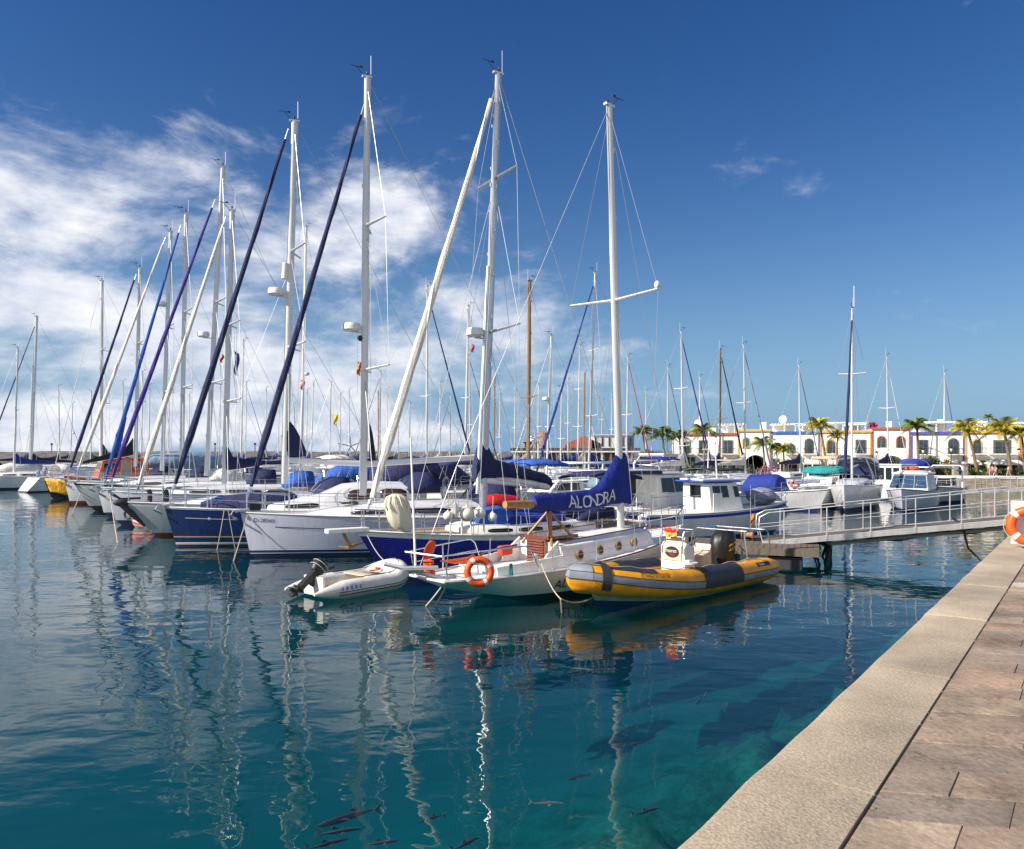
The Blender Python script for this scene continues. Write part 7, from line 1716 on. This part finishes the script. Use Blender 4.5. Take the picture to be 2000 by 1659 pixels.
# ---------------------------------------------------------------- yachts further back: (top px, base px, wanted height, side, options)
LH, RH = (-.92, -.39), (.86, .50)
BG = [
 ((597, 441), 588, 17.5, RH, dict(mastm='alu_white', spr=((.36, .9, .1), (.62, .8, .1)), r=.13, rd=.40, cov='canvas_navy', hood='canvas_navy'), 'tall white masted yacht between the navy and lilac furled jibs, with low radar'),
 ((835, 560), 833, 13.0, RH, dict(jm='canvas_navy', spr=((.42, .9, .1),), cov='canvas_grey', bim='canvas_navy'), 'yacht with navy furled jib slanting right, behind the cream furled jib'),
 ((1035, 549), 1031, 12.5, RH, dict(mastm='wood', spr=((.42, .9, .0),), cov='canvas_beige', hullm='cream', r=.12), 'classic yacht with varnished wooden mast in the centre'),
 ((1163, 532), 1150, 13.0, LH, dict(jm='canvas_royal', spr=((.3, .8, .1), (.62, .8, .1)), cov='canvas_royal', bim='canvas_royal', jr=.1), 'yacht with bright royal blue furled jib left of the ALONDRA mast'),
 ((915, 597), 908, 12.5, RH, dict(spr=((.45, .8, .1),), cov='canvas_navy', hood='canvas_navy', r=.1), 'white masted yacht just left of the blue ketch mast'),
 ((1330, 648), 1334, 12.0, RH, dict(jm='canvas_purple', spr=((.2, .8, 0), (.6, .8, .1)), cov='canvas_white'), 'yacht with violet furled jib before the red trimmed house'),
 ((69, 618), 60, 17.0, LH, dict(jm='canvas_navy', spr=((.5, .8, .1),), r=.14, cov='canvas_black'), 'yacht with thick grey mast and navy furled jib at the left edge'),
 ((1408, 683), 1406, 11.5, RH, dict(jm='canvas_black', mastm='wood', spr=((.44, .9, .1),), cov='canvas_navy'), 'yacht with yellowish wooden mast and black furled jib before the red trimmed house'),
 ((1452, 675), 1456, 12.0, RH, dict(jm='canvas_grey', spr=((.55, .8, .1),), cov='canvas_white'), 'yacht with pale mast and thin grey furled jib by the yellow arch house'),
 ((1227, 697), 1223, 11.5, RH, dict(jm='canvas_red', spr=((.5, .8, .1),), cov='canvas_steel', jr=.06), 'yacht with thin red furled jib right of the ALONDRA mast'),
 ((33, 680), 27, 13.0, LH, dict(spr=((.5, .8, .1),), cov='canvas_royal'), 'yacht with slim pale mast at the extreme left edge'),
 ((1077, 656), 1068, 12.0, LH, dict(jm='sail_white', jr=.03, spr=((.35, .8, .1),), cov='canvas_navy', rd=.55), 'yacht with stout pale mast and small radar right of the wooden mast'),
 ((1731, 697), 1735, 12.0, RH, dict(jm='sail_white', jr=.04, spr=((.2, .7, .1), (.55, .8, .1)), cov='canvas_navy'), 'yacht with pale rigging in front of the red tower house'),
 ((1846, 728), 1843, 11.0, RH, dict(jm='canvas_navy', jr=.05, spr=((.4, .8, .1),), cov='canvas_navy'), 'yacht with dark jib in front of the violet trimmed house'),
 ((1560, 714), 1563, 11.0, RH, dict(jm='canvas_black', jr=.05, spr=((.45, .8, .1),), cov='canvas_navy'), 'yacht with black jib in front of the blue trimmed house'),
 ((1305, 718), 1303, 11.5, RH, dict(jm='canvas_navy', jr=.05, spr=((.4, .8, .1),), cov='canvas_navy'), 'yacht with navy jib before the leftmost palms'),
 ((1367, 737), 1366, 11.5, RH, dict(jm='canvas_black', jr=.05, cov='canvas_steel'), 'yacht with slim grey mast between the violet and the wooden masted yachts'),
 ((1133, 675), 1128, 12.0, RH, dict(spr=((.35, .8, .1), (.65, .7, .1)), cov='canvas_royal'), 'grey masted yacht left of the royal blue furled jib head'),
 ((1143, 729), 1139, 11.5, RH, dict(mastm='wood', spr=((.5, .8, .1),), cov='canvas_beige'), 'small yacht with wooden mast beside the royal blue furled jib'),
 ((475, 666), 470, 13.0, RH, dict(spr=((.5, .8, .1),), cov='canvas_navy', bim='canvas_navy'), 'yacht with slim pale mast between the grey and navy yachts masts'),
 ((62, 717), 57, 14.0, RH, dict(jm='sail_white', jr=.03, cov='canvas_navy', hood='canvas_navy'), 'small yacht close to the thick grey mast at left'),
 ((646, 746), 643, 12.5, LH, dict(jm=None, spr=((.45, .8, .1),), cov='canvas_navy', bim='canvas_blue'), 'distant yacht with yellow flag left of the D-28545 mast'),
 ((743, 726), 741, 12.5, LH, dict(jm='canvas_black', jr=.05, cov='canvas_navy'), 'distant yacht right of the D-28545 mast'),
 ((739, 765), 739, 12.0, RH, dict(mastm='wood', cov='canvas_beige'), 'distant yacht with a yellowish wooden mast right of the D-28545 mast'),
 ((612, 746), 607, 12.5, RH, dict(cov='canvas_purple', bim='canvas_purple'), 'distant yacht with dark mast and purple cover behind the navy stub sail'),
 ((682, 762), 682, 12.0, RH, dict(jm='canvas_grey', jr=.05, cov='canvas_navy'), 'distant yacht with a flag left of the D-28545 mast foot'),
 ((801, 786), 799, 11.5, LH, dict(mastm='alu', cov='canvas_navy'), 'distant thin masted yacht right of the cream furled jib'),
 ((967, 738), 964, 11.5, RH, dict(mastm='wood', cov='canvas_navy'), 'distant yacht with brown mast right of the ketch mast'),
 ((977, 773), 975, 11.0, RH, dict(jm='sail_white', jr=.04, cov='canvas_white'), 'distant yacht with pale stay right of the ketch mast'),
 ((917, 694), 919, 12.0, RH, dict(jm='canvas_navy', jr=.05, cov='canvas_navy'), 'distant yacht with orange pennants behind the white mast left of the ketch'),
 ((1097, 760), 1095, 11.5, LH, dict(cov='canvas_royal'), 'distant yacht left of the royal blue jib foot'),
 ((1177, 783), 1174, 11.5, RH, dict(spr=((.7, .9, .1),), cov='canvas_white'), 'distant yacht with wide spreaders left of the ALONDRA mast'),
 ((115, 755), 117, 12.5, RH, dict(cov='canvas_navy', jm='canvas_grey', jr=.04), 'distant yacht with thin mast, left of the first navy jib'),
 ((141, 788), 137, 11.5, RH, dict(cov='canvas_black', rd=.5), 'distant small yacht with a low radar left of the first navy jib'),
 ((278, 727), 276, 12.5, RH, dict(cov='canvas_navy'), 'distant yacht behind the bright blue furled jib'),
 ((292, 754), 290, 12.0, RH, dict(cov='canvas_beige'), 'distant yacht behind the violet furled jib'),
 ((481, 747), 479, 12.5, RH, dict(jm='canvas_navy', jr=.05, cov='canvas_blue'), 'distant yacht with thin dark jib left of the navy yacht jib head'),
 ((370, 770), 368, 12.0, RH, dict(cov='canvas_navy'), 'distant yacht seen between the lilac and grey yachts masts'),
 ((756, 761), 756, 12.0, RH, dict(cov='canvas_navy'), 'distant white masted yacht next to the wooden mast right of D-28545'),
 ((545, 770), 543, 12.0, RH, dict(cov='canvas_navy'), 'distant yacht left of the navy yacht mast'),
 ((600, 762), 598, 12.0, RH, dict(cov='canvas_steel'), 'distant yacht hidden behind the navy stub sail'),
 ((778, 770), 777, 12.0, RH, dict(cov='canvas_navy', spr=((.5, .7, .1),)), 'distant yacht between the cream jib and the thin mast left of it'),
 ((860, 748), 859, 12.5, RH, dict(cov='canvas_white', spr=((.5, .7, .1),)), 'distant yacht right of the navy jib slanting right'),
 ((880, 772), 879, 12.0, LH, dict(cov='canvas_navy', spr=((.5, .7, .1),), jm='canvas_navy', jr=.05), 'distant yacht with thin dark jib left of the two white masts'),
 ((1006, 765), 1005, 12.0, RH, dict(cov='canvas_royal', spr=((.5, .7, .1),)), 'distant yacht just left of the wooden mast'),
 ((1052, 752), 1051, 12.0, LH, dict(cov='canvas_beige', spr=((.5, .7, .1),)), 'distant yacht between the wooden mast and the stout pale mast'),
 ((1110, 742), 1109, 12.0, RH, dict(cov='canvas_navy', spr=((.5, .7, .1),)), 'distant yacht crossing the royal blue furled jib'),
 ((1195, 770), 1194, 11.5, RH, dict(cov='canvas_navy', spr=((.5, .7, .1),)), 'distant yacht peeping left of the ALONDRA mast'),
 ((1262, 765), 1261, 11.0, RH, dict(cov='canvas_grey', spr=((.5, .7, .1),)), 'distant yacht right of the red furled jib'),
 ((520, 758), 519, 12.5, RH, dict(cov='canvas_navy', spr=((.5, .7, .1),)), 'distant yacht crossing the navy yacht furled jib'),
 ((665, 770), 664, 12.0, RH, dict(cov='canvas_navy', spr=((.5, .7, .1),)), 'distant yacht right of the yellow flag'),
 ((575, 775), 574, 12.0, LH, dict(cov='canvas_grey', spr=((.5, .7, .1),)), 'distant yacht right of the navy yacht mast'),
 ((240, 745), 239, 12.5, RH, dict(cov='canvas_navy', spr=((.5, .7, .1),)), 'distant yacht crossing the white furled jib at left'),
 ((330, 760), 329, 12.0, RH, dict(cov='canvas_beige', spr=((.5, .7, .1),)), 'distant yacht beside the fourth white mast from the left'),
 ((705, 775), 704, 12.0, RH, dict(cov='canvas_navy', spr=((.5, .7, .1),)), 'distant yacht hidden by the D-28545 mast'),
 ((178, 765), 177, 12.0, LH, dict(cov='canvas_navy', spr=((.5, .7, .1),)), 'distant yacht left of the black hulled yacht mast'),
  ((430, 752), 428, 12.0, RH, dict(cov='canvas_navy'), 'distant yacht in the gap left of the grey yacht mast'),
]
# a stern-on yacht with white sugar-scoop transom at the left
P = GP(66, 961); b = Boat('sailboat', 'white yacht seen from astern with an open scoop transom, at the left', 'sailboat', (P.x + 2.6, P.y + 3.4, 0), (.60, .80))
FOOT.append((b.o.copy(), b.d.copy(), 4.5, 1.7))
h = Hull(8.6, 2.9, 1.3, 1.15, 1.15, br=.4, sr=-.9, ts=.8); h.build(b.e, [('d', 0, 1), ('d', .05, 0), ('w', .1, 2)], ['gelcoat', 'gelcoat_grey', 'boot_black'], n=12)
coachroof(b.e, h, [(2.4, .5, .1), (1.5, .9, .4), (-1.5, 1.0, .45)]); pushpit(b, h); lifelines(b, h, -3.2, 2.8, 4); sprayhood(b, h, -2, m='canvas_white'); mb = MB(); mb.box((-4.0, 0, .55), (.5, .9, .08)); mb.box((-4.35, 0, .32), (.4, .9, .08)); mb.build('transom_step', 'gelcoat', b.e)
mb = MB(); mb.ell((-3.9, -1.1, 1.7), (.18, .3, .4)); mb.ell((-3.9, .2, 1.5), (.15, .25, .3)); mb.build('rail_bundle', 'canvas_grey', b.e)

def hits(o_, hd, L, B):
    f = (o_, hd, L / 2 + .2, B / 2 + .12)
    return any(obb_hit(f, g) for g in FOOT)
BGB = {}
for (pt, pb_, H0, hd, opt, lab) in BG:
    hv = Vector((hd[0], hd[1], 0)).normalized(); best = None
    for k_ in range(0, 60):
        H = H0 + (k_ + 1) // 2 * .25 * (1 if k_ % 2 else -1)
        if H < 8.5: continue
        d = (H - CAM_Z) * FPX / (HY - pt[1])
        if d > 150 or (pb_ > 1230 and d > 61): continue
        if pb_ > 1020 and d > 84: continue
        L = max(7.0, min(11.5, H * .72)); B = min(3.6, L * .31)
        o_ = Vector(((pb_ - CX) / FPX * d, d, 0)) - hv * (L * .12)
        if not hits(o_, hv, L, B): best = (H, d, L); break
    if best is None:
        H = H0; d = (H - CAM_Z) * FPX / (HY - pt[1]); best = (H, d, max(7.0, min(11.5, H * .72))); print('NOFREE', lab, round(d))
    H, d, L = best
    BGB[pt] = far_yacht(pt, pb_, H, d, hd, L, lab, detail=d < 75, group='sailing yachts moored further back', **opt)

# ---------------------------------------------------------------- flags and loose details
def flag(px, py, d, hpx, m, label, w=.35):
    P = W3(px, py, d); hh = hpx / FPX * d * .85; mb = MB()
    mb.loft([[Vector((hh * w * (j / 4) * (1 - .25 * i / 5) + .03 * math.sin(i), .06 * math.sin(i * 1.3 + j * 1.6), -hh * i / 5 - hh * .12 * j / 4)) for j in range(5)] for i in range(6)])
    o = mb.build('flag', m, loc=P); o.modifiers.new('solid', 'SOLIDIFY').thickness = .01
    ln = MB(); ln.tube([(0, 0, .9), (0, 0, -hh - .6)], .008, n=4); ln.build('halyard', 'wire', o); return tag(o, label, 'flag')
flag(652, 808, 62, 26, 'flag_yellow', 'yellow flag hanging beside the distant mast left of D-28545')
flag(698, 706, 25, 30, 'flag_orange', 'orange and yellow courtesy flag left of the D-28545 mast')
flag(588, 742, 40, 22, 'flag_orange', 'small orange pennant on the tall mast between the jibs')
flag(458, 686, 34, 52, 'flag_blue', 'long furled dark ensign hanging between the grey and navy yacht masts', .2)
flag(431, 692, 33, 18, 'flag_red', 'small red pennant left of the grey yacht mast')
flag(921, 672, 48, 18, 'flag_red', 'orange red pennant left of the ketch mast')
flag(1466, 1003, 24.4, 24, 'flag_orange', 'faded orange pennant hanging at the low end of the near gangway')
# loose clew of the bright blue jib
for o in [x for x in bpy.data.objects if x.get('label', '').startswith('white yacht with bright blue furled')]:
    bb = Boat.__new__(Boat); bb.o = o.location.copy(); a_ = o.rotation_euler.z; bb.d = Vector((math.cos(a_), math.sin(a_), 0)); bb.n = Vector((-bb.d.y, bb.d.x, 0)); bb.e = o
    p_ = [bb.cl(*q) for q in ((240, 818), (226, 850), (222, 878), (236, 892), (237, 868), (248, 815))]
    mb = MB(); c_ = sum((Vector(q) for q in p_), Vector()) / 6
    mb.add([Vector(q) + Vector((0, .05, 0)) for q in p_], [tuple(range(6))]); so = mb.build('loose_clew', 'canvas_blue', o); so.modifiers.new('solid', 'SOLIDIFY').thickness = .04
# small wind generators
for px, py, d, lab in ((684, 872, 52, 'small wind generator on a pole left of the D-28545 mast'), (1043, 858, 50, 'small white wind generator right of the wooden mast')):
    P = W3(px, py, d); e_ = empty('wind_generator', (P.x, P.y, 1.6), .4, lab, 'wind generator'); z_ = P.z - 1.6
    mb = MB(); mb.tube([(0, 0, 0), (0, 0, z_)], .03, n=6); mb.build('pole', 'alu', e_)
    mb = MB(); mb.ell((0, .1, z_), (.1, .3, .1), n=8, k=6); mb.box((0, .55, z_ + .05), (.02, .35, .3)); mb.build('nacelle', 'white_paint', e_)
    for i in range(5):
        a = i * 1.2566 + .4; mb = MB(); mb.beam((0, -.2, z_), (.62 * math.cos(a), -.2, z_ + .62 * math.sin(a)), .03, .09); mb.build('blade', 'white_paint', e_)
for px, py, d, r_, mm, lab in ((603, 950, 40, .22, 'orange', 'round orange buoy on a deck right of the navy yacht mast'), (1303, 928, 44, .12, 'orange', 'orange marker on the frame of the pale motorboat')):
    mb = MB(); mb.ell((0, 0, 0), (r_, r_, r_ * 1.15)); mb.lathe((0, 0, r_), [(.05, 0), (.04, .12)], n=8); tag(mb.build('buoy', mm, loc=W3(px, py, d)), lab, 'buoy')

# ---------------------------------------------------------------- fish under the surface
FISH = [(680, 1596, 112, -.32, 'fish_dark', 'long dark fish, topmost of the school at the bottom left'), (662, 1624, 88, -.10, 'fish_dark', 'dark fish just below the topmost one of the bottom left school'), (640, 1648, 80, -.22, 'fish_dark', 'dark fish cut by the bottom edge, leftmost of the school'), (745, 1646, 70, -.08, 'fish_dark', 'dark fish by the bottom edge, right one of the lowest pair'),
        (842, 1599, 50, -.30, 'fish_dark', 'short dark fish right of the bottom left school'), (910, 1648, 56, -.42, 'fish_dark', 'dark fish at the bottom edge below the silver fish'), (1068, 1569, 70, .06, 'fish_silver', 'pale silver fish near the surface'), (1128, 1518, 46, -.26, 'fish_dark', 'dark fish above and right of the silver fish'),
        (1241, 1453, 46, -.12, 'fish_dark', 'dark fish in mid water below the yellow boat reflection'), (1262, 1585, 60, -.20, 'fish_dark', 'dark fish over the algae rocks near the kerb'), (1366, 1368, 34, -.55, 'fish_dark', 'small dark fish below the ripple ring'), (1420, 1377, 20, -.8, 'fish_dark', 'tiny dark fish right of the small one below the ripple ring')]
for px, py, lpx, sl, mm, lab in FISH:
    z_ = -.12 if mm == 'fish_dark' else -.3; P = GP(px, py, z_); L_ = lpx / FPX * P.y; a = math.atan2(-sl * (P.y * P.y) / (FPX * (CAM_Z - z_)) * FPX / P.y * 1.0, 1)
    a = math.atan2(-sl * P.y / (CAM_Z - z_), 1.0); L_ = min(.62, L_ / max(.35, math.cos(a)))
    mb = MB(); pr = [(-.40, .010), (-.30, .02), (-.1, .040), (.12, .048), (.3, .040), (.42, .026), (.48, .006)]
    mb.loft([[Vector((x_ * L_, .8 * r_ * L_ * math.cos(j * .7854) + .03 * L_ * math.sin(x_ * 5), r_ * L_ * 1.1 * math.sin(j * .7854))) for j in range(8)] for x_, r_ in pr], closed=True, cap=True)
    mb.prism([(-.40 * L_, .018 * L_, .0), (-.52 * L_, .06 * L_, .10 * L_), (-.47 * L_, .03 * L_, 0), (-.52 * L_, .0, -.10 * L_)], (0, .008, 0))
    mb.prism([(.0, 0, .08 * L_), (-.12 * L_, 0, .13 * L_), (-.15 * L_, 0, .05 * L_)], (0, .006, 0)); mb.prism([(.15 * L_, .05 * L_, 0), (.02 * L_, .13 * L_, -.01), (.05 * L_, .05 * L_, 0)], (0, 0, .005)); mb.prism([(.15 * L_, -.05 * L_, 0), (.02 * L_, -.13 * L_, -.01), (.05 * L_, -.05 * L_, 0)], (0, 0, .005))
    o = mb.build('fish', mm, loc=P); o.rotation_euler = (.25, 0, a + (math.pi if px in (680, 842, 1128, 1366) else 0)); tag(o, lab, 'fish', 'fish near the surface')
